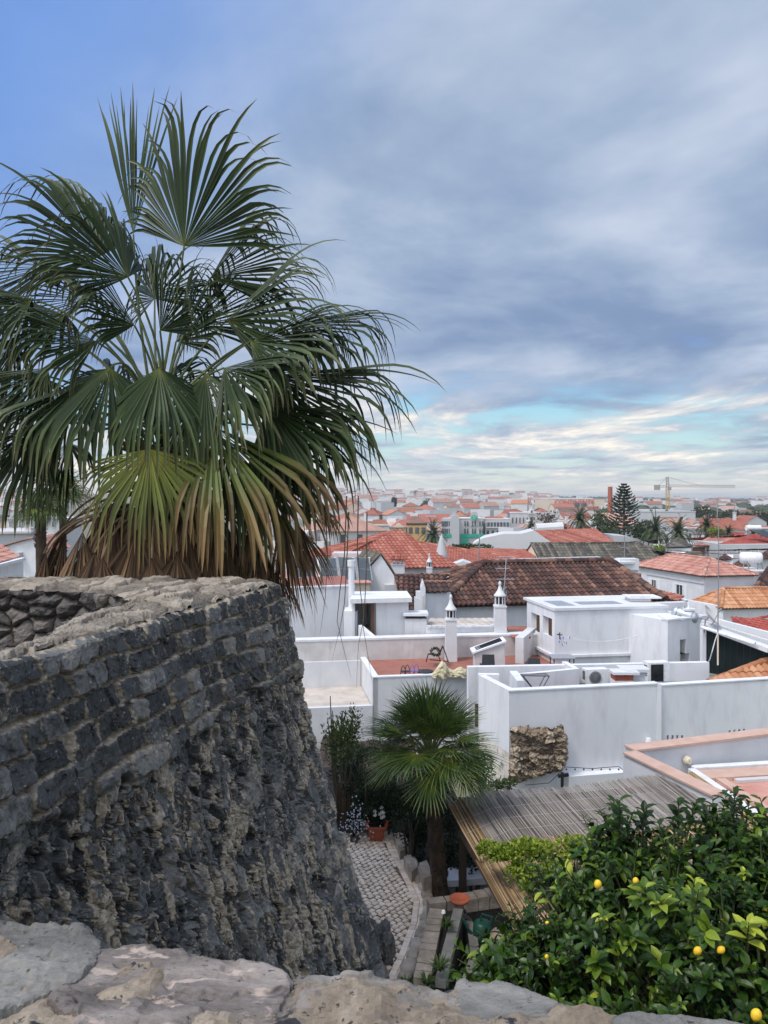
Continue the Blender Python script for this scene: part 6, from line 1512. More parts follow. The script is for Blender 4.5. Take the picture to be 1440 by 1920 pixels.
def more_mid():
    r = random.Random(15)
    # long dark roof
    c = at_y(1018, 1060, 80.0); u, v = uv_frame(4); w = empty('dark_roofed_hall', (c.x, c.y, -14), 'long hall under a dark lichened grey tile roof', 'house')
    house(w, c, u, v, 15.5, 9, -14.5, zof(1062, 80), 2.1, 'cream', 'tile_grey', (0.0, 0.75), over=.3, pitch=.4, row=.6, amp=.09, segs=4, r=r)
    # orange-red roof with white gable
    w = empty('red_roofed_warehouse', at_y(1050, 1030, 115), 'white gabled warehouse with a plain orange-red roof', 'house')
    t = MB(w); tile_poly(t, [at_y(1042, 1023, 112), at_y(1152, 1017, 116), at_y(1116, 993, 128), at_y(998, 994, 124)], pitch=.5, row=.7, amp=.08, segs=4, r=r); t.build('roof', M_['tile_red'], w)
    m = MB(w); m.prism([at_y(x, y, 112.5) for x, y in ((885, 1040), (1046, 1040), (1044, 1024), (1000, 995), (976, 1001), (944, 1001), (906, 1009), (886, 1020))], (1.5, 10, 0)); m.build('gable_wall', M_['town_grey'], w)
    m = MB(w); m.prism([at_y(x, y, 116) for x, y in ((1046, 1040), (1265, 1040), (1231, 1022), (1180, 1006), (1150, 1004), (1152, 1016), (1046, 1024))], (1, 9, 0)); m.build('side_wall', M_['town_white'], w)
    m = MB(w); m.tube([at_y(1005, 993, 130), at_y(1055, 990, 130)], 1.0, 10); m.build('roof_vault', M_['town_white'], w)
    # long red roof J
    w = empty('long_red_roofed_house', at_y(900, 1060, 78), 'long low house under a plain red roof behind the brown roof', 'house')
    t = MB(w); tile_poly(t, [at_y(840, 1062, 72), at_y(985, 1062, 76), at_y(905, 1036, 84), at_y(790, 1018, 88)], pitch=.35, row=.55, amp=.07, segs=4, r=r)
    tile_poly(t, [at_y(900, 1058, 76), at_y(1000, 1052, 80), at_y(1012, 1028, 88), at_y(880, 1028, 86)], pitch=.35, row=.55, amp=.07, segs=4, r=r); ridge_caps(t, at_y(790, 1017, 88), at_y(990, 1050, 80), .2, .6, r); t.build('roof', M_['tile_red'], w)
    m = MB(w); m.wall(at_y(800, 1066, 74), at_y(1010, 1060, 79), 8, -14, zof(1064, 76)); m.build('wall', M_['town_white'], w)
    m = MB(w); m.prism([at_y(x, y, 70) for x, y in ((842, 1066), (886, 1066), (884, 1058), (868, 1052), (846, 1060))], (.3, 3, 0)); m.build('porch_gable', M_['town_grey'], w)
    # right hand houses
    for nm, lab, pts, wl, y2, til in (
        ('red_roofed_villa', 'white villa with a broad maroon roof carrying a solar water heater', [(1350, 1020, 100), (1500, 1029, 98), (1500, 1003, 108), (1408, 1003, 108)], (1352, 1500, 99), 1045, 'tile_maroon'),
        ('mixed_tile_villa', 'white house with an old mixed brown and red roof left of the maroon roof', [(1300, 1023, 104), (1352, 1023, 102), (1400, 1004, 112), (1330, 1008, 112)], (1300, 1352, 104), 1046, 'tile_pink'),
        ('small_maroon_roofed_house', 'small house with a bright maroon roof beyond the mixed tile house', [(1362, 1010, 118), (1396, 1010, 118), (1396, 999, 124), (1366, 999, 124)], (1362, 1396, 119), 1025, 'tile_maroon'),
        ('hipped_brown_house', 'low house with a dark pyramid roof in front of the two date palms', [(1245, 1027, 98), (1300, 1024, 98), (1274, 1009, 104), (1270, 1009, 104)], (1250, 1296, 98.5), 1044, 'tile_grey'),
        ('dark_gabled_cottage', 'small dark roofed cottage right of the pink roofed house', [(1270, 1046, 74), (1332, 1052, 72), (1312, 1036, 77), (1290, 1036, 77)], (1275, 1328, 74), 1060, 'tile_grey'),
        ('peaked_dark_cottage', 'steep little dark roof beside the round white water tank', [(1346, 1050, 78), (1376, 1050, 78), (1362, 1040, 80), (1360, 1040, 80)], (1350, 1374, 78.5), 1062, 'tile_brown'),
        ('old_tile_cottage', 'old brown tiled cottage below the round white water tank', [(1360, 1070, 70), (1410, 1068, 70), (1400, 1050, 74), (1392, 1049, 74)], (1366, 1408, 70.5), 1082, 'tile_brown'),
        ('dark_edge_house', 'dark roofed house at the far right behind the orange roof', [(1415, 1048, 84), (1490, 1048, 84), (1490, 1020, 90), (1445, 1030, 88)], (1422, 1490, 84.5), 1070, 'tile_brown')):
        w = empty(nm, at_y(pts[0][0], y2, pts[0][2]), lab, 'house', 'houses right of the pink roof')
        t = MB(w); tile_poly(t, [at_y(*p) for p in pts], pitch=.4, row=.6, amp=.08, segs=4, r=r)
        tile_poly(t, [at_y(*pts[1]) + Vector((0, 14, 0)), at_y(*pts[0]) + Vector((0, 14, 0)), at_y(*pts[3]), at_y(*pts[2])], pitch=.8, row=1, amp=.06, segs=4, r=r)
        if pts[2][0] - pts[3][0] > 6: ridge_caps(t, at_y(*pts[3]), at_y(*pts[2]), .2, .6, r)
        ridge_caps(t, at_y(*pts[0]), at_y(*pts[3]), .18, .6, r); t.build('roof', M_[til], w)
        m = MB(w); m.wall(at_y(wl[0], 1000, wl[2]), at_y(wl[1], 1000, wl[2] - .5), 10, -16, zof(pts[0][1] + .6, wl[2])); m.build('wall', M_['town_white'], w)
        if nm == 'red_roofed_villa':
            for px in (1372, 1398, 1432): add_window(w, at_y(px, 1040, wl[2] - .35), (1, 0, 0), (0, -1, 0), 1.4, 1.5, pane=M_['town_grey'], proud=.06, bars=0)
        if nm == 'mixed_tile_villa':
            add_window(w, at_y(1336, 1037, wl[2] - .55), (1, 0, 0), (0, -1, 0), 1.3, 2.2, frame=M_['shutter'], pane=M_['shutter'], proud=.08); add_window(w, at_y(1310, 1032, wl[2] - .3), (1, 0, 0), (0, -1, 0), 1.6, .9, frame=M_['shutter'], pane=M_['shutter'], proud=.06)
    q = at_y(1413, 990, 103); w = empty('solar_water_heater', q, 'solar water heater with a white tank and tilted panels on the maroon roof', 'solar heater')
    m = MB(w); m.tube([q + Vector((-1, 0, 0)), q + Vector((.9, 0, 0))], .38, 12); m.build('tank', M_['white_metal'], w)
    m = MB(w); m.prism([q + Vector((-.8, -.2, -.2)), q + Vector((1.0, -.2, -.2)), q + Vector((2.6, -2.2, -1.2)), q + Vector((.6, -2.2, -1.2))], (0, 0, .1)); m.build('panel', M_['glass'], w)
    m = MB(w)
    for x in (-.8, 1.0): m.bar(q + Vector((x, 0, 0)), q + Vector((x, 0, -1.4)), .1)
    m.build('stand', M_['grey_metal'], w)
    q = at_y(1408, 1046, 68); w = empty('round_water_tank', q, 'round white water tank on a tubular stand at the right', 'water tank')
    m = MB(w); m.lathe([(.01, -.95), (.4, -.9), (.5, -.75), (.5, .75), (.4, .9), (.01, .95)], q, 18, axis=(1, -.25, 0), cap=False); m.build('tank', M_['white_metal'], w, True)
    m = MB(w)
    for a, b in ((-.7, -1.1), (-.5, -.2), (.5, .3), (.7, 1.1)): m.tube([q + Vector((a, -.3, -.3)), q + Vector((b, -.4, -1.6))], .05, 6)
    m.build('stand', M_['grey_metal'], w)
    w = empty('tank_house', at_y(1405, 1080, 68), 'plain white house carrying the round white water tank', 'house')
    m = MB(w); m.wall(at_y(1396, 1075, 66.5), at_y(1446, 1075, 66.5), 3.5, -14, zof(1073, 66.5)); m.build('wall', M_['plaster'], w)
    m = MB(w); m.wall(at_y(1394, 1075, 66.3), at_y(1448, 1075, 66.3), 3.9, zof(1073, 66.5), zof(1070, 66.5)); m.build('roof', M_['town_grey'], w)
    # masts on the near roofs
    for px, y0, y1, Y, lab in ((899, 1065, 1003, 60, 'thin bare mast standing before the green banded building'), (1171, 1080, 1005, 78, 'thin pale mast before the dark roofed hall')):
        w = empty('thin_mast', at_y(px, y0, Y), lab, 'mast', 'thin masts'); m = MB(w); m.tube([at_y(px, y0, Y), at_y(px, y1, Y)], .05, 5); m.build('pole', M_['grey_metal'], w)
        m = MB(w); m.tube([at_y(px - 9, y1 + 22, Y), at_y(px + 9, y1 + 22, Y)], .03, 4); m.build('cross_arm', M_['grey_metal'], w)
more_mid()
# --- houses seen at the left edge, under the palm
def left_houses():
    r = random.Random(21)
    w = empty('orange_eaves_house', at_y(10, 1090, 30), 'white house with a worn orange tile eave at the left edge', 'house')
    t = MB(w); A = [at_y(-60, 1072, 27), at_y(36, 1046, 32), at_y(0, 1028, 34), at_y(-80, 1020, 32)]; tile_poly(t, A, pitch=.24, row=.4, amp=.06, r=r); t.build('roof', M_['tile_pink'], w)
    m = MB(w); m.wall(at_y(-60, 1080, 27.1), at_y(44, 1050, 32.2), 5, -10, zof(1058, 30)); m.build('wall', M_['plaster_clean'], w)
    m = MB(w); m.bar(at_y(-60, 1076, 26.9), at_y(44, 1048, 32), .18, .12); m.build('gutter', M_['plaster_clean'], w)
    w = empty('gabled_white_house', at_y(50, 1060, 42), 'blank white gabled house left of the skirted palm', 'house')
    m = MB(w); m.prism([at_y(x, y, 42) for x, y in ((-30, 1090), (75, 1090), (75, 1026), (60, 1009), (48, 1013), (-30, 1036))], (-.5, 4, 0)); m.build('wall', M_['plaster_clean'], w)
    t = MB(w); d = Vector((-.5, 4.3, 0)); a, b, c = at_y(-30, 1035, 41.8), at_y(62, 1008, 41.8), at_y(90, 1036, 41.8); tile_poly(t, [a, a + d, b + d, b], pitch=.3, row=.5, amp=.05, r=r); tile_poly(t, [c, c + d, b + d, b], pitch=.3, row=.5, amp=.05, r=r); t.build('roof', M_['tile_pink'], w)
    m = MB(w); q = at_y(36, 1046, 41.9); m.box((q.x - .15, 41.6, q.z), (q.x + .15, 41.995, q.z + .3)); m.build('vent', M_['plaster_grey'], w)
    w = empty('flat_white_house', at_y(20, 1010, 62), 'flat roofed white house with a small rooftop box, left of the skirted palm', 'house')
    m = MB(w); m.wall(at_y(-40, 1010, 60), at_y(56, 1008, 61), 8, -14, zof(1001, 60)); m.build('wall', M_['town_white'], w)
    m = MB(w); m.wall(at_y(-42, 1010, 59.8), at_y(58, 1008, 60.8), 8.4, zof(1001, 60), zof(997, 60)); m.box((at_y(46, 0, 62).x, 62, -3.5), (at_y(58, 0, 62).x, 63, zof(990, 62))); m.build('roof', M_['plaster_grey'], w)
    w = empty('ornate_white_house', at_y(40, 1000, 105), 'old white town house with tall windows and an ornate roof parapet', 'house')
    m = MB(w); m.wall(at_y(12, 1000, 105), at_y(120, 1000, 106), 10, -16, zof(972, 105)); m.build('wall', M_['town_white'], w)
    m = MB(w); m.wall(at_y(11, 1000, 104.7), at_y(121, 1000, 105.7), .8, zof(974, 105), zof(970, 105)); m.prism([at_y(x, y, 104.8) for x, y in ((18, 970), (32, 970), (30, 964), (25, 958), (20, 964))], (0, .5, 0)); m.prism([at_y(x, y, 104.8) for x, y in ((80, 970), (94, 970), (92, 964), (87, 958), (82, 964))], (0, .5, 0)); m.build('parapet', M_['town_white'], w)
    for px in (20, 29, 38, 60, 72, 84, 100): add_window(w, at_y(px, 983, 104.9 + (px - 12) / 108), (1, 0, 0), (0, -1, 0), .42, .9, proud=.06)
    w = empty('pink_town_house', at_y(4, 1000, 110), 'pink town house at the left edge', 'house')
    m = MB(w); m.wall(at_y(-30, 1000, 108), at_y(11, 1000, 108.4), 8, -16, zof(976, 108)); m.build('wall', M_['town_warm'], w); m = MB(w); m.wall(at_y(-32, 1000, 107.5), at_y(12, 1000, 107.9), 9, zof(976, 108) + .01, zof(966, 108)); m.build('roof', M_['roof_felt'], w)
left_houses()
# ------------------------------------------------------------------ the walled garden below the bastion
ZG = -6.0
def leaf_bush(mb, c, rad, n, size, r, flat_=0.6, bright=0.0, up=0.3, shell=0.55):
    """leaves spread through an uneven ellipsoid"""
    c = Vector(c); lob = [(Vector((r.gauss(0, 1), r.gauss(0, 1), r.gauss(0, .8))).normalized() * r.uniform(.2, .75), r.uniform(.35, .6)) for _ in range(9)]
    for _ in range(n):
        o, k = lob[r.randrange(9)]
        d = Vector((r.gauss(0, 1), r.gauss(0, 1), r.gauss(0, 1))).normalized(); q = o + d * (k * r.uniform(shell, 1.05))
        p = c + Vector((q.x * rad[0], q.y * rad[1], q.z * rad[2]))
        a = (d + Vector((r.uniform(-.7, .7), r.uniform(-.7, .7), up + r.uniform(-.6, .6)))).normalized()
        b = a.cross(Vector((r.uniform(-1, 1), r.uniform(-1, 1), r.uniform(-1, 1)))).normalized(); l = size * r.uniform(.6, 1.3); w = l * flat_ * .5
        nrm = a.cross(b) * (l * .12)
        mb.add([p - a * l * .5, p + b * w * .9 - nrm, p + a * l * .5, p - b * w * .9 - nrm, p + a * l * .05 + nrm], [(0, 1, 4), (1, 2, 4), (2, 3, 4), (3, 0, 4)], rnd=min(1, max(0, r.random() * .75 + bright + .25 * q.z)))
def shrub(name, c, rad, n, size, mat, label, seed, stems=5, group=None, base=None, **kw):
    r = random.Random(seed); c = Vector(c); b = base if base is not None else c.z - rad[2]
    root = empty(name, (c.x, c.y, b), label, 'shrub', group)
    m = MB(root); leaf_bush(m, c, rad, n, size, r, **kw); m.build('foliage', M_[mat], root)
    m = MB(root)
    for k in range(stems):
        e = c + Vector((r.uniform(-.6, .6) * rad[0], r.uniform(-.6, .6) * rad[1], r.uniform(.1, .7) * rad[2])); s = Vector((c.x + r.uniform(-.1, .1), c.y + r.uniform(-.1, .1), b))
        m.tube([s, s.lerp(e, .5) + Vector((r.uniform(-.1, .1), 0, .05)), e], [.03, .02, .008], 5)
    m.build('stems', M_['bark'], root); return root
def garden_ground():
    m = MB(); P = [(-6, 9.0), (.55, 9.0), (.80, 10.0), (1.02, 11.2), (1.02, 12.6), (1.5, 14.0), (1.5, 17.5), (-6, 17.5)]
    m.prism([(x, y, -8.2) for x, y in P], (0, 0, 2.14)); o = m.build('garden_soil', M_['soil']); tag(o, kind='structure')
    m = MB(); m.prism([(.4, 6, -8.0), (6.5, 6, -8.0), (6.5, 19, -8.0), (.4, 19, -8.0)], (0, 0, .68)); o = m.build('lower_ground', M_['soil']); tag(o, kind='structure')
    # cobbled path
    edge = [(560, 1562), (736, 1558), (748, 1590), (776, 1640), (800, 1688), (796, 1730), (774, 1795), (752, 1842), (740, 1900), (560, 1900)]
    poly = [tuple(at_z(x, y, ZG)[:2]) for x, y in edge]; A = np.array(poly)
    lo, hi = A.min(0), A.max(0); r = random.Random(3); s = .098; m = MB()
    g = int(7 / s); ca, sa = math.cos(.86), math.sin(.86); cen = []
    for i in range(-g, g):
        for j in range(-g, g):
            a, b = (i + .5 * (j % 2)) * s * 1.15, j * s * .92; x, y = .2 + a * ca - b * sa, 12 + a * sa + b * ca
            if lo[0] < x < hi[0] and lo[1] < y < hi[1]: cen.append((x, y))
    cen = np.array(cen); d = poly_sdf(cen[:, 0], cen[:, 1], poly)
    for (x, y), dd in zip(cen, d):
        if dd < .20: continue
        hw, hl = s * .47 * r.uniform(.82, 1.02), s * .40 * r.uniform(.80, 1.02); an = .86 + r.uniform(-.14, .14); c, q = math.cos(an), math.sin(an); z = ZG + r.uniform(-.004, .006)
        C = [(-hw, -hl), (hw, -hl), (hw, hl), (-hw, hl)]; top = [(x + (u * c - v * q) * .80, y + (u * q + v * c) * .80, z) for u, v in C]; bt = [(x + u * c - v * q, y + u * q + v * c, z - .016) for u, v in C]
        m.add(top + bt, [(0, 1, 2, 3)] + [(i, i + 4, (i + 1) % 4 + 4, (i + 1) % 4) for i in range(4)], rnd=r.random())
    # two border rows along the right edge
    for off in (.06, .15):
        for (ax, ay), (bx, by) in zip(poly[1:9], poly[2:9]):
            L = math.hypot(bx - ax, by - ay); n = max(1, int(L / .10)); ux, uy = (bx - ax) / L, (by - ay) / L; nx, ny = uy, -ux
            if (ax - .0) and poly_sdf(np.array([ax + ux * L / 2 + nx * .05]), np.array([ay + uy * L / 2 + ny * .05]), poly)[0] < 0: nx, ny = -nx, -ny
            for k in range(n):
                t = (k + .5) / n * L; x, y = ax + ux * t + nx * off, ay + uy * t + ny * off; h = L / n * .46; w = .041; z = ZG + .004 + r.uniform(-.004, .004)
                C = [(x + ux * e * h + nx * f * w, y + uy * e * h + ny * f * w) for e, f in ((-1, -1), (1, -1), (1, 1), (-1, 1))]
                m.add([(*p, z) for p in C] + [(*p, z - .02) for p in C], [(0, 1, 2, 3)] + [(i, i + 4, (i + 1) % 4 + 4, (i + 1) % 4) for i in range(4)], rnd=r.random())
    M_['sett'] = nmat('pale_limestone_setts', [(0.2, (0.66, 0.53, 0.42)), (0.5, (0.82, 0.69, 0.57)), (0.8, (0.87, 0.77, 0.67))], 3, .75, .3, 60, attr='rnd', amix=.5)
    o = m.build('path', M_['sett']); tag(o, kind='structure')
    m = MB(); m.prism([(x, y, ZG - .06) for x, y in poly], (0, 0, .036)); o = m.build('path_bed', nmat('sand_joints', [(0.3, (0.13, 0.10, 0.07)), (0.7, (0.24, 0.19, 0.14))], 8, .95)); tag(o, kind='structure')
    # rounded kerb stones on the right of the path
    m = MB(); pts = [(744, 1566), (752, 1586), (762, 1600), (773, 1628), (780, 1645), (787, 1658), (793, 1672), (798, 1687), (800, 1703), (797, 1717), (793, 1731), (788, 1745), (781, 1763), (774, 1782), (767, 1802), (758, 1825), (750, 1845)]
    for (px, py), (qx, qy) in zip(pts, pts[1:]):
        a, b = at_z(px + 5, py, ZG), at_z(qx + 5, qy, ZG); c = (a + b) / 2; u = (b - a).normalized(); v = Vector((-u.y, u.x, 0)); l = (b - a).length * .48; w = r.uniform(.085, .11)
        n = 6; th, ph = np.meshgrid(np.linspace(0, 2 * np.pi, 17), np.linspace(0, np.pi / 2, 6), indexing='ij')
        sx = np.sign(np.cos(th)) * np.abs(np.cos(th)) ** .5 * np.sin(ph) ** .4; sy = np.sign(np.sin(th)) * np.abs(np.sin(th)) ** .5 * np.sin(ph) ** .4
        G_ = np.array(c) + sx[..., None] * np.array(u) * l + sy[..., None] * np.array(v) * w + (np.cos(ph) * .09 + (sx * 31 % .02))[..., None] * np.array((0, 0, 1)) - np.array((0, 0, .03))
        m.grid(G_, rnd=r.random())
    o = m.build('kerb', nmat('kerb_limestone', [(0.2, (0.26, 0.22, 0.18)), (0.5, (0.42, 0.37, 0.31)), (0.8, (0.55, 0.50, 0.45))], 5, .8, .5, 40, attr='rnd', amix=.4), smooth=True); tag(o, kind='structure')
garden_ground()
M_['bed_stone'] = nmat('planter_stone', [(0.3, (0.20, 0.165, 0.13)), (0.55, (0.33, 0.28, 0.23)), (0.75, (0.46, 0.41, 0.35))], 5, .85, .6, 35)
M_['bed_grey'] = nmat('grey_cement', [(0.3, (0.13, 0.125, 0.115)), (0.7, (0.25, 0.24, 0.22))], 4, .9, .4, 35)
def planter():
    z = -5.62; q = [at_z(x, y, z) for x, y in ((806, 1700), (866, 1692), (868, 1712), (845, 1800), (836, 1838), (775, 1832))]
    root = empty('planter_bed', (q[0].x, q[0].y, -6.1), 'long stone edged planting bed with dark soil between the path and the pergola', 'planter')
    def rim(a, b, w, n, name, mat):
        m = MB(root); r = random.Random(n)
        for k in range(n):
            s, t = a.lerp(b, k / n), a.lerp(b, (k + .93) / n); zz = r.uniform(-.015, .015)
            m.wall(s, t, w, -7.4, z + zz)
        return m.build(name, M_[mat], root)
    rim(q[5], q[0], -.20, 11, 'cobbled_rim', 'bed_stone'); rim(q[0] + Vector((0, .05, 0)), q[1] + Vector((.05, .05, 0)), .16, 2, 'end_rim', 'bed_stone')
    rim(q[3], q[2] + Vector((.02, .12, 0)), .13, 2, 'side_rim', 'bed_grey'); rim(q[4], q[3], .13, 1, 'side_rim', 'bed_grey')
    m = MB(root); m.prism([(p.x, p.y, -6.3) for p in (q[5], q[4], q[3], q[2], q[1], q[0])], (0, 0, .58)); m.build('soil', M_['soil'], root)
    # outer cement channel wall
    root = empty('cement_wall', at_z(890, 1800, -6.4), 'curving grey cement wall between the planting bed and the dark pergola floor', 'wall')
    m = MB(root); pts = [(872, 1712), (884, 1722), (893, 1745), (898, 1775), (897, 1800), (880, 1850)]
    for a, b in zip(pts, pts[1:]): m.wall(at_z(*b, -5.85), at_z(*a, -5.85), .12, -7.5, -5.85)
    m.build('wall', M_['bed_grey'], root)
    r = random.Random(9)
    for k, (px, py, zz, R, lab) in enumerate(((838, 1722, -5.45, .13, 'grassy tuft with a white bloom at the far end of the planting bed'), (826, 1800, -5.42, .17, 'spiky green tuft at the near end of the planting bed'), (800, 1828, -5.5, .14, 'low green tuft on the planter rim nearest the parapet'), (762, 1832, -5.8, .13, 'small weed tuft at the near end of the cobbled path'))):
        c = at_z(px, py, zz); ro = empty('grass_tuft', c - Vector((0, 0, .2)), lab, 'plant', 'green tufts by the path')
        m = MB(ro)
        for i in range(90):
            a = r.uniform(0, 6.28); d = Vector((math.cos(a), math.sin(a), r.uniform(.5, 1.8))).normalized(); l = R * r.uniform(.8, 1.6); b0 = c - Vector((0, 0, .14)); sd = d.cross(UPV).normalized() * .006
            e = b0 + d * l; mid = b0 + d * l * .55 + Vector((0, 0, .02)); e.z -= .03; m.add([b0 - sd, b0 + sd, mid + sd, mid - sd, e], [(0, 1, 2, 3), (3, 2, 4)], rnd=r.random() * .8)
        m.build('blades', M_['leaf_mid'], ro)
        if k == 0:
            m = MB(ro); m.lathe([(.0, -.02), (.03, 0), (.02, .03)], c + Vector((-.05, -.05, .1)), 8); m.build('bloom', M_['petal'], ro)
    c = at_z(862, 1690, -5.58); ro = empty('plant_saucer', c, 'round terracotta saucer resting on the corner of the planting bed', 'saucer')
    m = MB(ro); m.lathe([(.01, .0), (.125, .0), (.145, .05), (.135, .05), (.118, .014), (.01, .012)], c, 24, cap=False); m.build('saucer', M_['terracotta_pot'], ro, True)
planter()
def flower_pot():
    c = at_z(706, 1572, ZG); root = empty('flower_pot', c, 'square terracotta pot of white flowers at the end of the cobbled path', 'plant pot')
    m = MB(root); rs = [(.105, 0), (.15, .22), (.165, .22), (.165, .26), (.145, .26), (.14, .2)]; R = [[c + Vector((x * w, y * w, z)) for x, y in ((-1, -1), (1, -1), (1, 1), (-1, 1))] for w, z in rs]
    for a, b in zip(R, R[1:]):
        for i in range(4): m.poly(a[i], a[(i + 1) % 4], b[(i + 1) % 4], b[i])
    m.build('pot', M_['terracotta_pot'], root)
    m = MB(root); m.poly(*R[5]); m.build('soil', M_['soil'], root)
    for sx in (-1, 1):
        m = MB(root); m.bar(c + Vector((sx * .16, -.12, .22)), c + Vector((sx * .2, -.12, .36)), .03, .03); m.build('handle', M_['terracotta_pot'], root)
    r = random.Random(4); m = MB(root); leaf_bush(m, c + Vector((.02, 0, .38)), (.16, .16, .16), 260, .07, r); f = m.build('leaves', M_['leaf_dark'], root)
    m = MB(root)
    for k in range(9):
        q = c + Vector((r.uniform(-.1, .16), r.uniform(-.15, .05), r.uniform(.36, .56)))
        for j in range(5):
            a = j * 1.2566; o = Vector((math.cos(a), -.35, math.sin(a))) * .026; s = Vector((-math.sin(a), 0, math.cos(a))) * .014; m.add([q, q + o + s, q + o * 1.4, q + o - s], [(0, 1, 2, 3)])
    m.build('flowers', M_['petal'], root)
    k = empty('path_end_kerb', at_z(700, 1560, ZG), 'pale stone kerb closing the far end of the cobbled path', 'kerb'); m = MB(k); m.wall(at_z(660, 1561, ZG), at_z(740, 1553, ZG), .12, -6.1, -5.88); m.build('kerb_stone', M_['bed_stone'], k)
flower_pot()
def blocks():
    for k, (a, b, c_, d, zt, lab) in enumerate((((757, 1606), (770, 1602), (783, 1625), (772, 1634), -5.82, 'pale rectangular block beside the path nearer the flower pot'), ((786, 1618), (800, 1612), (812, 1640), (794, 1646), -5.72, 'taller rough block beside the path near the short palm'), ((738, 1562), (752, 1560), (764, 1590), (750, 1597), -5.86, 'flat kerb block between the flower pot and the dark bushes'))):
        q = [at_z(x, y, zt) for x, y in (d, c_, b, a)]; root = empty('stone_block', (q[0].x, q[0].y, -6.1), lab, 'stone block', 'stone blocks by the path'); m = MB(root); m.prism([(p.x, p.y, -6.1) for p in q], (0, 0, zt + 6.1)); m.build('block', M_['bed_stone'], root)
    root = empty('white_slab_bench', at_z(880, 1640, -5.95), 'white slab bench behind the pergola post', 'bench'); m = MB(root); q = [at_z(x, y, -5.9) for x, y in ((836, 1652), (915, 1646), (905, 1622), (836, 1628))]; m.prism([(p.x, p.y, -6.0) for p in q], (0, 0, .1)); m.build('slab', M_['plaster'], root)
    for p in (q[0], q[1]):
        m = MB(root); m.box((p.x - .05 + .08, p.y + .05, -7.32), (p.x + .15, p.y + .2, -6.002)); m.build('leg', M_['bed_grey'], root)
    root = empty('rubble_wall', at_z(905, 1690, -5.85), 'low pale stone wall right of the terracotta saucer', 'wall'); m = MB(root); a, b = at_z(876, 1688, -5.8), at_z(960, 1676, -5.8)
    for k in range(4): m.wall(a.lerp(b, k / 4), a.lerp(b, (k + .95) / 4), .22, -5.98, -5.8 + (k % 3) * .012)
    m.build('coping', M_['bed_stone'], root); m = MB(root); m.wall(a + Vector((0, .02, 0)), b + Vector((0, .02, 0)), .18, -7.32, -5.98); m.build('wall', M_['rubble_in'], root)  # lower face darker than the top course: shade put into its colour
    c = at_y(904, 1750, 10.4); root = empty('watering_can', c, 'dark green watering can in the shade under the pergola', 'watering can'); g = flat('green_plastic', (.012, .07, .05), .4)
    m = MB(root); m.lathe([(.01, -.12), (.12, -.12), (.13, 0), (.12, .14), (.06, .17), (.01, .17)], c, 16, cap=False); m.build('body', g, root, True)
    m = MB(root); m.tube([c + Vector((-.11, 0, -.05)), c + Vector((-.2, -.02, .08)), c + Vector((-.26, -.02, .2))], [.025, .018, .02], 8); m.build('spout', g, root); m = MB(root); m.tube([c + Vector((.1, 0, .1)), c + Vector((.14, 0, .22)), c + Vector((0, 0, .26)), c + Vector((-.03, 0, .16))], .014, 6); m.build('handle', g, root)
    c = at_y(936, 1752, 10.3); root = empty('pale_stone', c, 'pale flat stone on the dark floor under the pergola', 'stone'); m = MB(root); m.lathe([(.01, -.05), (.12, -.05), (.13, 0), (.09, .05), (.01, .06)], c, 9, cap=False); m.build('stone', M_['bed_stone'], root)
blocks()

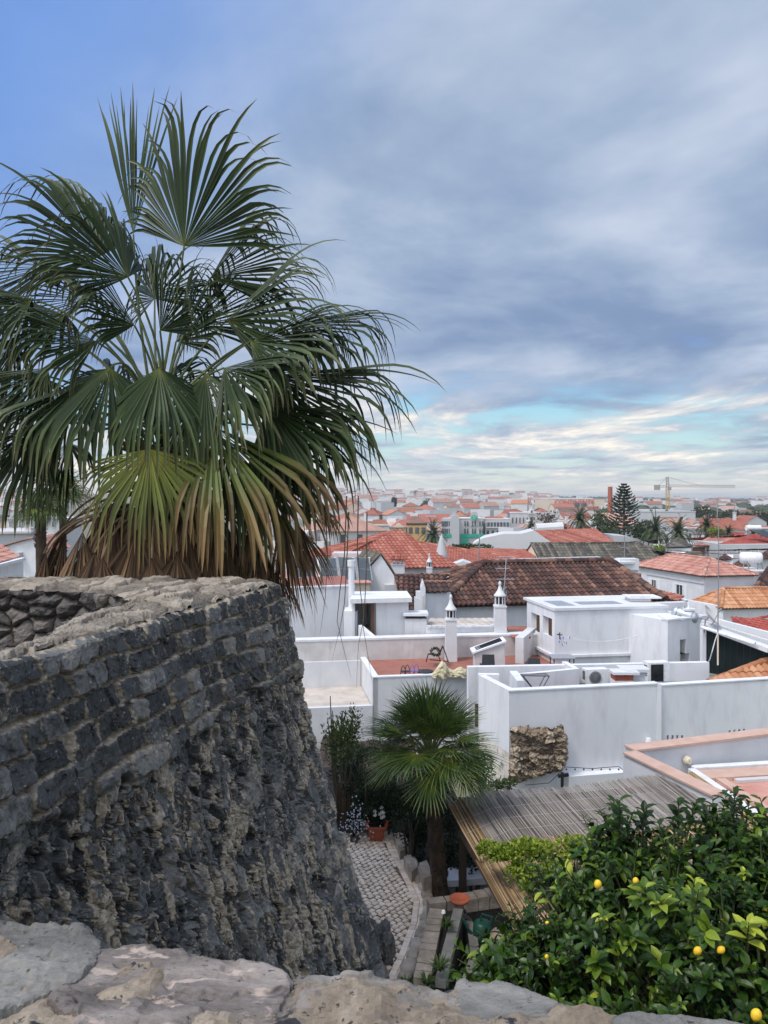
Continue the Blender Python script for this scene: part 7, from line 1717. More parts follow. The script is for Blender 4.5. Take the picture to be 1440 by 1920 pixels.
def pergola():
    z = -4.7; FL = at_z(840, 1512, z); C1 = at_z(905, 1487, z); FR = at_z(1300, 1451, z); NL = at_z(965, 1722, z); d = (NL - FL); d.z = 0; d.normalize()
    root = empty('pergola', (FL.x, FL.y, -7.3), 'garden pergola roofed with weathered split reed mats', 'pergola')
    reed_s = nmat('silvery_reed', [(0.1, (0.08, 0.068, 0.06)), (0.4, (0.20, 0.175, 0.155)), (0.7, (0.35, 0.315, 0.28)), (0.95, (0.52, 0.48, 0.43))], 1.5, .8, attr='rnd', amix=.5)
    reed_t = nmat('tan_reed', [(0.1, (0.10, 0.06, 0.03)), (0.5, (0.30, 0.20, 0.105)), (0.9, (0.52, 0.39, 0.23))], 1.5, .75, attr='rnd', amix=.75)
    r = random.Random(31); L1 = (C1 - FL).length; L2 = (FR - C1).length
    def start(s): return FL.lerp(C1, s / L1) if s < L1 else C1.lerp(FR, (s - L1) / L2)
    def mat(name, s0, s1, t0, t1, dz, m_, thr=None, dens=.0095):
        m = MB(root); s = s0
        while s < s1:
            st = start(s); u = r.random(); a = t0 + r.uniform(-.05, .05); b = t1 + r.uniform(-.10, .05); zz = dz + r.uniform(-.012, .014) + .03 * math.sin(s * 2.1 + dz * 9)
            g = r.uniform(-.012, .012); p = st + d * a; q = st + d * b + Vector((g, 0, 0)); p.z += zz; q.z += zz - .05; mid = p.lerp(q, .5) + Vector((0, 0, r.uniform(-.025, .0)))
            m.cur = u; m.tube([p, mid, q], [r.uniform(.0045, .008)] * 3, 4, cap=True); s += dens * r.uniform(.7, 1.25)
        return m.build(name, m_, root)
    S = L1 + L2
    a = mat('upper_mat', .30, S, 0, 1.72, 0, reed_s); a['label'] = 'silver grey upper reed mat'
    b = mat('lower_mat', .0, S, 1.62, 3.35, -.07, reed_t); b['label'] = 'tan lower reed mat'
    c = mat('edge_mat', .0, .34, 0, 1.75, .015, reed_t); c['label'] = 'tan reeds along the left edge'
    c = mat('edge_mat', S - .18, S + .02, 0, 2.4, .03, reed_t)
    m = MB(root)
    for t in (.22, .62, 1.02, 1.42, 1.9, 2.4, 2.9):
        p0, p1, p2 = start(.02) + d * t, start(L1) + d * t, start(S) + d * t; o = Vector((0, 0, .012 if t < 1.6 else -.06)); m.tube([p0 + o, p1 + o, p2 + o], .0018, 4)
    m.build('binding_wire', M_['galv'], root)
    m = MB(root)
    for t in (.15, 1.68, 3.2): m.bar(start(.05) + d * t + Vector((0, 0, -.13)), start(L1) + d * t + Vector((0, 0, -.13)), .07, .09); m.bar(start(L1) + d * t + Vector((0, 0, -.13)), start(S) + d * t + Vector((0, 0, -.13)), .07, .09)
    for s in (.1, 1.6, 3.0, S - .1): p = start(s); m.bar(p + Vector((0, 0, -.2)), p + d * 3.3 + Vector((0, 0, -.22)), .06, .08)
    m.build('beams', M_['wood_dark'], root)
    for s, t in ((.22, .3), (1.9, 1.7), (S - .2, .3), (S - .2, 3.1), (1.9, .3)):
        p = start(s) + d * t; m = MB(root); m.bar((p.x, p.y, -7.4), (p.x, p.y, -4.9), .11); m.build('post', M_['wood_dark'], root)
    # vine with small lime leaves growing over its front
    rv = random.Random(8); ro = empty('climbing_vine', at_y(985, 1640, 9.4), 'lime green small leaved vine sprawling over the pergola front', 'vine')
    m = MB(ro)
    for px, py, Y, rx, rz, n in ((945, 1600, 9.55, .30, .16, 650), (1010, 1592, 9.6, .34, .16, 750), (1080, 1590, 9.7, .35, .16, 600), (980, 1640, 9.3, .22, .15, 420), (915, 1590, 9.7, .16, .12, 240), (1150, 1590, 9.7, .3, .16, 350), (1040, 1630, 9.3, .3, .18, 400)): leaf_bush(m, at_y(px, py, Y), (rx, .3, rz), n, .062, rv, flat_=.85)
    m.build('foliage', M_['leaf_lime'], ro)
    m = MB(ro)
    for k in range(9):
        p = at_y(rv.uniform(900, 1120), rv.uniform(1580, 1640), 9.6); m.tube([Vector((1.9, 9.2, -7.3)), Vector((1.9 + rv.uniform(-.3, .6), 9.3, -5.5)), p], [.02, .014, .006], 5)
    m.build('stems', M_['bark'], ro)
    # string of bulbs over the pergola back
    ro = empty('string_lights', at_y(1030, 1445, 15), 'thin black string of little bulbs over the back of the pergola', 'string lights'); m = MB(ro); q = [at_y(x, y, 15) for x, y in ((985, 1472), (1030, 1468), (1060, 1438), (1110, 1441), (1160, 1437), (1184, 1456))]; m.tube(q, .007, 4)
    for x in np.linspace(1062, 1160, 7): c = at_y(x, 1441, 15); m.lathe([(.0, -.04), (.02, -.02), (.01, .0)], c, 6)
    m.build('cord', M_['black_metal'], ro); m = MB(ro); m.bar(at_y(1054, 1476, 15), at_y(1054, 1448, 15), .05); m.bar(at_y(1046, 1455, 15), at_y(1066, 1452, 15), .06); m.build('hook', M_['black_metal'], ro)
pergola()

def garden_plants():
    shrub('leggy_shrub', at_y(642, 1372, 14.6), (.46, .5, .92), 1900, .058, 'leaf_mid', 'tall leggy shrub with pale green leaves beside the bastion batter', 3, 9, base=-6.1, shell=.3, bright=.2)
    for k, (px, py, Y, rx, rz, n, sz, mat, lab) in enumerate((
        (775, 1560, 12.9, .34, .50, 1500, .06, 'leaf_dark', 'dark green bush between the flower pot and the short palm trunk'),
        (735, 1515, 13.9, .55, .42, 1800, .06, 'leaf_dark', 'broad dark bush behind the pot of white flowers'),
        (675, 1470, 14.4, .42, .28, 900, .05, 'leaf_dark', 'dark creeper on top of the bamboo fence'),
        (850, 1530, 13.6, .50, .45, 1400, .06, 'leaf_dark', 'dark bush behind the short palm trunk under the pergola edge'),
        (700, 1420, 17.0, .9, .42, 1500, .06, 'leaf_dark', 'dark undergrowth below the white terrace house'),
        (700, 1490, 14.0, .5, .5, 1700, .06, 'leaf_dark', 'dark leafy bush crowding the fence behind the flower pot'),
        (660, 1440, 15.4, .5, .5, 1500, .06, 'leaf_dark', 'dense dark bush below the leggy shrub'),
        (780, 1480, 15.2, .7, .45, 1600, .06, 'leaf_dark', 'dark bush filling the gap behind the short palm crown'),
        (940, 1472, 16.2, .45, .22, 600, .06, 'leaf_mid', 'pale weedy bush at the foot of the stained wall'),
        (905, 1440, 17.2, .4, .35, 500, .06, 'leaf_mid', 'sparse weeds against the stained side wall behind the short palm'),
        (890, 1620, 12.4, .45, .35, 700, .06, 'leaf_dark', 'dark plants around the white slab bench'),
        (845, 1600, 12.9, .4, .4, 800, .06, 'leaf_dark', 'shaded bush right of the short palm trunk'))):
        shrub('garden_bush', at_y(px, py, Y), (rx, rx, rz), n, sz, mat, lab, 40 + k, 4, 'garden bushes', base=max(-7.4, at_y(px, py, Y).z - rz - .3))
    r = random.Random(5); c = at_y(668, 1540, 13.6); ro = shrub('flowering_bush', c, (.22, .2, .34), 420, .06, 'leaf_dark', 'bush with blue-white flower sprays against the bamboo fence', 77, 4, base=-6.1)
    m = MB(ro); fl = flat('pale_blue_petal', (.42, .47, .56), .6)
    for k in range(170):
        q = c + Vector((r.gauss(0, .12), -.12 + r.gauss(0, .08), r.gauss(0, .17))); s = r.uniform(.007, .017); m.add([q + Vector((-s, 0, 0)), q + Vector((0, -.01, -s)), q + Vector((s, 0, 0)), q + Vector((0, .01, s))], [(0, 1, 2, 3)])
    tag(m.build('flowers', fl, ro), kind='stuff')
    ro = empty('bamboo_fence', at_y(680, 1545, 14.3), 'brown bamboo screen fence behind the flower pot', 'fence'); m = MB(ro); a, b = at_y(630, 1470, 14.3), at_y(790, 1470, 14.5); n = 90
    for k in range(n): q = a.lerp(b, k / n); m.cur = r.random(); m.tube([(q.x, q.y, -6.1), (q.x + r.uniform(-.01, .01), q.y, q.z + r.uniform(-.05, .05))], .012, 5)
    m.build('canes', nmat('brown_bamboo', [(0.2, (0.03, 0.022, 0.016)), (0.8, (0.13, 0.10, 0.07))], 3, .8, attr='rnd', amix=.7), ro)
    # low earth wall and boards beyond
    ro = empty('earth_bank', at_y(700, 1440, 18.5), 'bank of dark reddish earth under the white terrace house wall', 'bank'); x = np.linspace(-2.2, 1.2, 60); y = np.linspace(17.6, 24.2, 40); X, Y = np.meshgrid(x, y, indexing='ij')
    Z = -8.0 + .5 * sm(Y, 17.6, 19) + (fbm(X * 1.2, Y * 1.2, 4, 3) - .5) * .5 - 2 * (sm(np.abs(X + .5), 1.4, 1.75)); m = MB(ro); m.grid(np.stack([X, Y, Z], -1)); m.build('earth', nmat('red_brown_earth', [(0.3, (0.022, 0.016, 0.013)), (0.7, (0.075, 0.052, 0.043))], 3, .95, .8, 20), ro)
    ro = empty('leaning_board', at_y(668, 1430, 15.6), 'grey board leaning beside the leggy shrub', 'board'); m = MB(ro); m.bar(at_y(660, 1400, 15.6), at_y(672, 1452, 15.5), .09, .03); m.build('board', M_['bed_grey'], ro)
garden_plants()

def lemon_tree():
    base = Vector((1.65, 4.3, -7.4)); root = empty('lemon_tree', base, 'dense glossy lemon tree with a few ripe lemons beside the parapet', 'tree'); r = random.Random(17)
    lob = [(1250, 1790, 3.75, .50, .50, .42), (1080, 1760, 3.95, .26, .3, .30), (1385, 1690, 3.85, .26, .3, .34), (1150, 1665, 4.05, .22, .3, .18), (1395, 1590, 4.0, .12, .2, .14), (1010, 1825, 3.75, .20, .25, .17), (1410, 1850, 3.4, .36, .36, .36),
           (1160, 1890, 3.5, .40, .36, .32), (1290, 1655, 4.05, .22, .3, .20), (940, 1830, 3.7, .10, .15, .06), (1060, 1870, 3.6, .3, .3, .20), (1300, 1910, 3.3, .36, .36, .26), (1165, 1610, 4.1, .08, .12, .12), (1480, 1730, 3.7, .32, .36, .44)]
    m = MB(root); tw = MB(root)
    def leaf(p, a, up, l, rnd):
        """pointed leaf folded along its midrib"""
        s = a.cross(up)
        if s.length < .05: s = a.cross(Vector((.3, .2, .9)))
        s.normalize(); n = s.cross(a); w = l * r.uniform(.21, .28); up = up + Vector((r.uniform(-.3, .3), r.uniform(-.3, .3), 0)); bd = r.uniform(.5, 1.9); P = []
        for t, wd, dr in ((0, .12, 0), (.28, .85, .02), (.55, 1.0, .0), (.82, .6, -.05), (1, .03, -.13)):
            q = p + a * (l * t) + n * (l * dr * bd); P += [q - s * (w * wd) + n * (w * wd * .38), q, q + s * (w * wd) + n * (w * wd * .38)]
        Fc = []
        for k in range(4): b = 3 * k; Fc += [(b, b + 3, b + 4, b + 1), (b + 1, b + 4, b + 5, b + 2)]
        m.add(P, Fc, rnd=rnd)
    def shoot(p, d, n, L, l, br):
        d = d.normalized(); e = p + d * L; tw.tube([p - d * .15, p, e], [.007, .005, .002], 4, cap=False)
        for k in range(n):
            t = (k + .4) / n; q = p.lerp(e, t); an = k * 2.4 + r.uniform(-.4, .4); x = d.cross(Vector((.31, .2, .93))).normalized(); y = d.cross(x)
            o = x * math.cos(an) + y * math.sin(an); a = (o * r.uniform(.7, 1.1) + d * r.uniform(.3, .9) + Vector((0, 0, r.uniform(-.35, .1)))).normalized()
            leaf(q, a, (d + UPV * .6).normalized(), l * r.uniform(.7, 1.15) * (1 - .25 * t), min(1, max(0, br + r.uniform(-.22, .22))))
    vol = [a[3] * a[4] * a[5] for a in lob]
    for (px, py, Y, rx, ry, rz), v in zip(lob, vol):
        c = at_y(px, py, Y); ns = int(34 + 900 * v ** .67 / .25 ** .67 * .36)
        for _ in range(ns):
            d = Vector((r.gauss(0, 1), r.gauss(0, 1) - .25, r.gauss(0, 1) + .15)).normalized(); k = r.uniform(.45, 1.0) ** .6
            p = c + Vector((d.x * rx * k, d.y * ry * k, d.z * rz * k)); dd = (d + Vector((r.uniform(-.4, .4), r.uniform(-.4, .4), .45 + r.uniform(-.3, .4))))
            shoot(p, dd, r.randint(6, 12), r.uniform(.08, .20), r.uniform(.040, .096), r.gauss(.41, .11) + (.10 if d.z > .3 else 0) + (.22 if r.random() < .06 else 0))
    # upright young shoots, some of them bright
    for px, py, Y, px2, py2, br in ((1160, 1560, 4.0, 1158, 1495, .5), (1375, 1540, 3.9, 1374, 1476, .5), (1272, 1560, 4.0, 1268, 1495, .45), (1330, 1580, 4.0, 1316, 1505, .5), (1205, 1560, 4.0, 1205, 1512, .4), (1330, 1660, 3.5, 1325, 1570, .62), (1210, 1700, 3.4, 1206, 1655, .85),
                                    (1250, 1720, 3.35, 1232, 1680, .85), (1300, 1720, 3.3, 1305, 1660, .72), (1400, 1770, 3.2, 1398, 1720, .97), (1160, 1800, 3.3, 1166, 1762, .82), (1122, 1820, 3.35, 1116, 1790, .75), (1430, 1600, 3.7, 1432, 1560, .6), (1180, 1770, 3.3, 1186, 1745, .7), (1290, 1560, 3.9, 1300, 1500, .5), (1420, 1560, 3.8, 1425, 1520, .45), (950, 1800, 3.6, 935, 1782, .6), (1330, 1750, 3.2, 1315, 1740, .8)):
        p, q = at_y(px, py, Y), at_y(px2, py2, Y); shoot(p, q - p + Vector((0, -.03, 0)), 13, (q - p).length, .09, br - .08)
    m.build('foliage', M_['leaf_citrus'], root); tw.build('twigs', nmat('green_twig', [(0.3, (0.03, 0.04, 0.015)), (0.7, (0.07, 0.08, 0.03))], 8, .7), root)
    t = MB(root); t.tube([base, base + Vector((.03, -.1, 1.8)), base + Vector((0, -.2, 3.6))], [.12, .10, .08], 10)
    for (px, py, Y, *_x) in lob: c = at_y(px, py, Y); t.tube([base + Vector((0, -.15, 3.0)), (base + Vector((0, -.15, 3.2))).lerp(c, .5) + Vector((0, 0, -.15)), c], [.05, .03, .012], 6)
    t.build('trunk', M_['bark'], root)
    for px, py, Y, s, ax in ((1121, 1658, 3.42, .030, (.2, -.1, .9)), (1308, 1783, 3.12, .028, (.5, -.1, .8)), (1352, 1781, 3.12, .026, (.8, .1, .5)), (1418, 1903, 2.95, .036, (.4, 0, .9)), (1025, 1794, 3.4, .016, (.3, 0, .9)), (1026, 1730, 3.5, .013, (.8, 0, .3)), (1192, 1652, 3.55, .026, (.1, 0, 1))):
        c = at_y(px, py, Y); m = MB(root); pr = [(.003, -1.42), (.22, -1.30), (.55, -1.08), (.86, -.62), (1, 0), (.9, .55), (.6, .98), (.26, 1.2), (.003, 1.3)]
        s *= .56; m.lathe([(a * s, b * s * .95) for a, b in pr], c, 16, axis=ax, cap=False); m.build('lemon', M_['lemon'], root, True)
lemon_tree()
# ------------------------------------------------------------------ the town beyond
WIN_DARK = nmat('far_window', [(0.3, (0.05, 0.055, 0.065)), (0.7, (0.12, 0.13, 0.15))], .3, .3)
def far_roof_mat(name, c):
    """tile rows on far roofs: fine ribs in the normal, mottled colour"""
    m = nmat(name, [(0.25, tuple(x * .65 for x in c)), (0.5, c), (0.75, tuple(min(1, x * 1.3) for x in c))], .55, .9, .5, 3.2, per_obj=.45, bdist=.15)
    return m
FR = {'orange': far_roof_mat('far_orange_roof', (0.36, 0.155, 0.09)), 'red': far_roof_mat('far_red_roof', (0.29, 0.105, 0.075)), 'brown': far_roof_mat('far_brown_roof', (0.20, 0.12, 0.09)), 'pink': far_roof_mat('far_faded_roof', (0.40, 0.24, 0.19))}
def town_house_proto(kind, roofc, wallm, w, d, st, extra, wins=True, seed=0):
    """a house at the origin facing -Y; parts: wall, roof, windows (> pane only on near ones), extras"""
    r = random.Random(seed); h = st * 2.9 + .5
    root = empty('town_house', (0, 0, 0)); m = MB()
    m.box((-w / 2, 0, -6), (w / 2, d, h)); 
    if kind == 'flat':
        for a, b in (((-w / 2, 0), (w / 2, .3)), ((-w / 2, d - .3), (w / 2, d)), ((-w / 2, .302), (-w / 2 + .3, d - .302)), ((w / 2 - .3, .302), (w / 2, d - .302))): m.box((a[0], a[1], h + .002), (b[0], b[1], h + .8))
    if kind == 'gable':
        for x in (-w / 2, w / 2): m.poly((x, 0, h), (x, d, h), (x, d / 2, h + d * .26))
    if kind == 'front':
        m.poly((-w / 2, 0, h), (w / 2, 0, h), (0, 0, h + w * .26)); m.poly((-w / 2, d, h), (w / 2, d, h), (0, d, h + w * .26))
    m.build('wall', M_[wallm], root); t = MB(); o = .4; z = h - .1
    if kind == 'hip':
        a = d * .45; E = [(-w / 2 - o, -o, z), (w / 2 + o, -o, z), (w / 2 + o, d + o, z), (-w / 2 - o, d + o, z)]; R = [(-w / 2 + a, d / 2, h + d * .24), (w / 2 - a, d / 2, h + d * .24)]
        t.poly(E[0], E[1], R[1], R[0]); t.poly(E[2], E[3], R[0], R[1]); t.poly(E[3], E[0], R[0]); t.poly(E[1], E[2], R[1]); t.box((-w / 2 - o, -o, z - .16), (w / 2 + o, d + o, z - .01))
    elif kind == 'gable':
        t.prism([(-w / 2 - .2, -o, z), (-w / 2 - .2, d / 2, h + d * .26 + .1), (-w / 2 - .2, d + o, z), (-w / 2 - .2, d / 2, h + d * .26 - .1)], (w + .4, 0, 0))
    elif kind == 'front':
        t.prism([(-w / 2 - o, -.2, z), (0, -.2, h + w * .26 + .1), (w / 2 + o, -.2, z), (0, -.2, h + w * .26 - .1)], (0, d + .4, 0))
    else:
        t.box((-w / 2 + .31, .31, h + .01), (w / 2 - .31, d - .31, h + .12))
    t.build('roof', FR[roofc] if kind != 'flat' else (FR['pink'] if roofc == 'pink' else M_['roof_felt']), root)
    if wins:
        n = max(2, int(w / 2.9))
        for s in range(st):
            for k in range(n):
                x = (k + .5) / n * w - w / 2; q = MB(); hh = 1.7 if s else 2.0; z0 = s * 2.9 + (.9 if s else .1)
                q.box((x - .5, -.03, z0), (x + .5, .02, z0 + hh)); q.build('window', WIN_DARK, root)
    if extra == 'chimney':
        q = MB(); q.box((w * .2, d * .4, h), (w * .2 + .7, d * .4 + .7, h + d * .26 + 1.3)); q.box((w * .2 - .1, d * .4 - .1, h + d * .26 + 1.302), (w * .2 + .8, d * .4 + .8, h + d * .26 + 1.45)); q.build('chimney', M_['town_white'], root)
    elif extra == 'rooftop room':
        q = MB(); q.box((-w * .3, d * .3, h), (w * .05, d * .8, h + 2.6)); q.build('rooftop_room', M_['town_white'], root)
    elif extra == 'water tank':
        q = MB(); q.lathe([(.7, 0), (.75, 1.2), (.3, 1.4)], (w * .2, d * .5, h + (d * .2 if kind != 'flat' else .1)), 10); q.build('water_tank', M_['black_metal'], root)
    elif extra == 'terrace':
        q = MB(); q.box((-w * .1, -1.2, h - 3.1), (w * .4, -.002, h - 2.95)); q.box((-w * .1, -1.2, h - 2.948), (w * .4, -1.1, h - 2.1)); q.build('balcony', M_['town_white'], root)
    return root
def landmark(px, Y):
    if px < 110: s = 'left of the skirted palm'
    elif px < 690: s = 'glimpsed through the palm skirt'
    elif px < 770: s = 'just right of the palm fronds'
    elif px < 850: s = 'left of the green banded building'
    elif px < 930: s = 'behind the green banded building'
    elif px < 1000: s = 'behind the curved gable mansion'
    elif px < 1065: s = 'left of the big date palm'
    elif px < 1150: s = 'left of the brick stack'
    elif px < 1215: s = 'around the monkey puzzle tree'
    elif px < 1300: s = 'below the tower crane'
    elif px < 1380: s = 'right of the tower crane'
    else: s = 'at the right edge'
    b = 'near' if Y < 150 else 'mid-town' if Y < 260 else 'far' if Y < 480 else 'very distant'
    return b + ' ', s
def build_town():
    r = random.Random(99); protos = {}
    kinds = [('hip', .30), ('gable', .22), ('front', .12), ('flat', .36)]
    cnt = 0; used = []
    Y = 112.0
    while Y < 1000 and cnt < 285:
        step = 11 + Y * .085; x = (-80 / F * Y if False else -.56 * Y)
        while x < .56 * Y:
            w = r.choice((9, 11, 13, 16)); px = CX + x / Y * F; jit = Y + r.uniform(-.3, .3) * step
            gap = r.uniform(.0, 2.0) + (0 if Y < 300 else r.uniform(0, Y * .012)) + (Y * .02 if Y > 600 else 0)
            x += w + gap; pc = CX + (x - w / 2 - gap) / jit * F; xc = x - w / 2 - gap
            if 100 < pc < 480 or (480 <= pc < 690 and r.random() < .55): continue
            # open places: landmark plots, the palm garden and the fields to the right
            if 765 < pc < 985 and 185 < jit < 275: continue
            if pc > 1040 and 118 < jit < 175 and pc < 1330: continue
            if pc > 985 and pc < 1320 and jit < 128: continue
            if pc > 1120 and jit > 420 and r.random() < .72: continue
            if pc > 1120 and 200 < jit < 420 and r.random() < .35: continue
            if 690 < pc < 1000 and jit < 190: continue
            if 690 < pc < 770 and 186 < jit < 215: continue
            k = r.random(); kd = 'hip'
            for nm, p in kinds:
                if k < p: kd = nm; break
                k -= p
            st = r.choice((1, 2, 2, 2, 3)) if Y < 500 else r.choice((2, 2, 3, 3, 4)); rc = r.choice(('orange', 'red', 'brown', 'pink', 'pink', 'red')); wm = r.choice(('town_white',) * 6 + ('town_grey', 'town_warm')); ex = r.choice(('', 'chimney', 'rooftop room', 'water tank', 'terrace')) if Y < 420 else ''
            d = r.choice((8, 10, 12)); win = Y < 330; key = (kd, rc, wm, w, d, st, ex, win)
            if win: key = (kd, rc, wm, w, d, min(st, 2 if w > 13 else 3), ex, win)
            if key not in protos: protos[key] = town_house_proto(*key[:7], wins=win, seed=len(protos)); o = protos[key]
            else: o = copy_tree(protos[key])
            o.location = (xc, jit, tz(xc, jit)); o.rotation_euler = (0, 0, math.radians(r.choice((8, 13, 13, -20, 100)) + r.uniform(-8, 8)) if jit < 700 else r.uniform(-.4, .4))
            a, s = landmark(pc, jit); col_ = {'town_white': 'white', 'town_grey': 'grey', 'town_warm': 'tinted'}[wm]
            rf = {'hip': rc + ' hipped roof', 'gable': rc + ' long-side roof', 'front': rc + ' gable front', 'flat': 'flat roof' if rc != 'pink' else 'pinkish flat roof'}[kd]
            stn = {1: 'one storey', 2: 'two storey', 3: 'three storey', 4: 'four storey'}[key[5]]
            tag(o, f"{a}{stn} {col_} house, {rf}{', ' + ex if ex else ''}, {s}", 'house', 'town houses beyond the near roofs'); cnt += 1
        Y += step
build_town()
# landmarks of the middle distance -------------------------------------------------------------
def box_building(name, label, px0, px1, py0, py1, Y, depth, mat, roofmat='town_white', deg=0, cols=0, rows=0, ww=.5, wh=.6, group=None, kind='house', wy=(.12, .9)):
    a, b = at_y(px0, py0, Y), at_y(px1, py0, Y + math.tan(math.radians(deg)) * (px1 - px0) / F * Y); w = empty(name, (a.x, a.y, -15), label, kind, group); zb = min(zof(py1, Y), -14) - 2
    m = MB(w); m.wall(a, b, depth, zb, a.z); m.build('wall', M_[mat], w); e = (b - a); e.z = 0; L = e.length; e.normalize(); n = Vector((e.y, -e.x, 0))
    m = MB(w); m.wall(a - e * .15 + n * .15, b + e * .15 + n * .15, depth + .3, a.z + .002, a.z + .35); m.build('parapet', M_[roofmat], w)
    H = zof(py0, Y) - zof(py1, Y)
    for i in range(cols):
        for j in range(rows):
            cw, chh = L / cols, H * (wy[1] - wy[0]) / rows; c = a + e * (cw * (i + .5)); c.z = a.z - H * wy[0] - chh * (j + .5); q = MB(w)
            q.bar(c + n * .02 - UPV * chh * wh / 2, c + n * .02 + UPV * chh * wh / 2, cw * ww, .12, up=n); q.build('window', WIN_DARK, w)
    return w, a, b, e, n
M_['teal'] = flat('green_sign_paint', (0.02, 0.33, 0.22), .5)
def landmarks():
    w, a, b, e, n = box_building('green_banded_building', 'white three storey building with green bands and a round green emblem', 849, 906, 973, 1024, 250, 14, 'town_white', cols=0)
    # corner tower and left wing
    m = MB(w); p, q = at_y(828, 972, 250), at_y(848.5, 970, 249.5); m.wall(p, q, 14, -18, p.z); p, q = at_y(848, 967, 247), at_y(861, 967, 247); m.wall(p, q, 8, -18, p.z); p = at_y(852, 962, 247); m.wall(at_y(850, 962, 247.5), at_y(856, 962, 247.5), 3, p.z - 3, p.z); p, q = at_y(882, 965, 249.7), at_y(896, 965, 249.7); m.wall(p, q, .4, -8, p.z); c = at_y(889, 966, 249.7); m.lathe([(1.2, -.2), (1.2, .2)], c, 20, axis=(0, -1, 0)); m.build('corner_tower', M_['town_white'], w)
    c = at_y(889, 971, 249.2); m = MB(w); m.lathe([(.85, 0), (.85, .12)], c, 24, axis=(0, -1, 0)); em = m.build('emblem', M_['teal'], w); m = MB(w); m.lathe([(.5, .121), (.5, .16)], c, 20, axis=(0, -1, 0)); g = m.build('emblem_ring', flat('pale_green', (.25, .6, .5), .5), em); m = MB(w); m.lathe([(.3, .161), (.3, .18)], c, 16, axis=(0, -1, 0)); m.build('emblem_centre', M_['teal'], em)
    for x0, x1, y in ((864, 908, 1004.5), (832, 848, 1004.5)): m = MB(w); p, q = at_y(x0, y, 249.6), at_y(x1, y, 249.6); m.bar(p, q, .3, 1.1, up=(0, 0, 1)); m.build('green_band', M_['teal'], w)
    m = MB(w); p, q = at_y(864, 1015, 249.6), at_y(878, 1015, 249.6); m.bar(p, q, .3, 2.4); m.build('green_shopfront', M_['teal'], w)
    for y0, y1 in ((977, 987), (991, 1001)):
        for x in (829, 832.3, 835.6, 838.8, 842.5, 846, 872, 877, 886, 891, 900, 905):
            m = MB(w); p = at_y(x, (y0 + y1) / 2, 249.7); m.bar(p - UPV * .85, p + UPV * .85, .42, .15, up=(0, -1, 0)); m.build('window', WIN_DARK, w)
    w, a, b, e, n = box_building('balcony_block', 'white apartment block with a dark strip of top balconies, right of the green bands', 910, 957, 974, 1022, 252, 12, 'town_white', cols=5, rows=2, wy=(.38, .95))
    m = MB(w); p, q = at_y(912, 983.5, 251.7), at_y(956, 983.5, 251.7); m.bar(p, q, .3, 1.5); m.build('balcony_strip', WIN_DARK, w); m = MB(w)
    for x in np.linspace(913, 955, 8): m.bar(at_y(x, 979, 251.4), at_y(x, 988, 251.4), .18)
    m.bar(at_y(910, 989, 251.2), at_y(957, 989, 251.2), .8, .35); m.build('balcony_rail', M_['town_white'], w)
    m = MB(w); p, q = at_y(908, 974, 252), at_y(950, 974, 252); t = p + Vector((1, 5, .9)); m.poly(p, q, q + Vector((-1, 5, .9)), t); m.build('roof', FR['red'], w)
    w, a, b, e, n = box_building('curved_gable_mansion', 'long white mansion with a curved baroque gable and tall windows', 958, 1012, 962, 1015, 262, 12, 'town_white', cols=8, rows=2, ww=.34, wh=.55, wy=(.08, .8))
    m = MB(w); g = [(990, 963), (1004, 963), (1003, 959), (1000, 957.5), (999, 955), (997, 954), (995, 955), (994, 957.5), (991, 959)]; m.prism([at_y(x, y, 261.6) for x, y in g], (0, 1, 0)); m.build('curved_gable', M_['town_white'], w); m = MB(w); p = at_y(997, 959, 261.5); m.bar(p - UPV * .4, p + UPV * .4, .5, .1, up=(0, -1, 0)); m.build('gable_window', WIN_DARK, w)
    m = MB(w); p, q = at_y(940, 963, 264), at_y(984, 961, 264); m.poly(p, q, q + Vector((-2, 6, 1.3)), p + Vector((2, 6, 1.3))); m.build('roof', FR['red'], w)
    w, a, b, e, n = box_building('ochre_house', 'ochre house with pale panels beside the round date palm', 764, 800, 984, 1024, 190, 10, 'ochre', 'wood_dark', cols=3, rows=1, ww=.62, wh=.8, wy=(.08, .45)); m = MB(w); p, q = at_y(763, 984, 190), at_y(801, 984, 190); m.poly(p, q, q + Vector((-1.5, 7, 1.9)), p + Vector((1.5, 7, 1.9))); m.build('roof', FR['brown'], w)
    w, a, b, e, n = box_building('arched_gable_house', 'cream house with red hipped roof and a small arched front gable', 730, 762, 989, 1024, 192, 10, 'cream', cols=3, rows=1, ww=.4, wh=.7, wy=(.2, .6)); m = MB(w); P = [at_y(728, 989, 191.6), at_y(764, 989, 191.6)]; m.poly(P[0], P[1], at_y(778, 974, 200), at_y(752, 974, 200)); m.poly(P[0], at_y(752, 974, 200), at_y(735, 988, 206)); m.build('roof', FR['red'], w)
    m = MB(w); m.prism([at_y(x, y, 191) for x, y in ((739, 989), (757, 989), (752, 983), (748, 981), (744, 983))], (0, 2, 0)); m.build('arched_gable', M_['cream'], w)
    w, a, b, e, n = box_building('low_blue_white_house', 'pale two storey house with an orange roof, right of the hanging fronds', 696, 729, 986, 1024, 180, 10, 'town_white', cols=3, rows=2, ww=.3, wh=.5); m = MB(w); m.poly(at_y(694, 986, 179.6), at_y(731, 986, 179.6), at_y(722, 974, 187), at_y(700, 974, 187)); m.build('roof', FR['orange'], w)
    # big store with red lettering
    w, a, b, e, n = box_building('superstore', 'long tan superstore with red rooftop lettering, left of the brick stack', 1030, 1134, 936, 962, 640, 60, 'town_warm', 'town_grey')
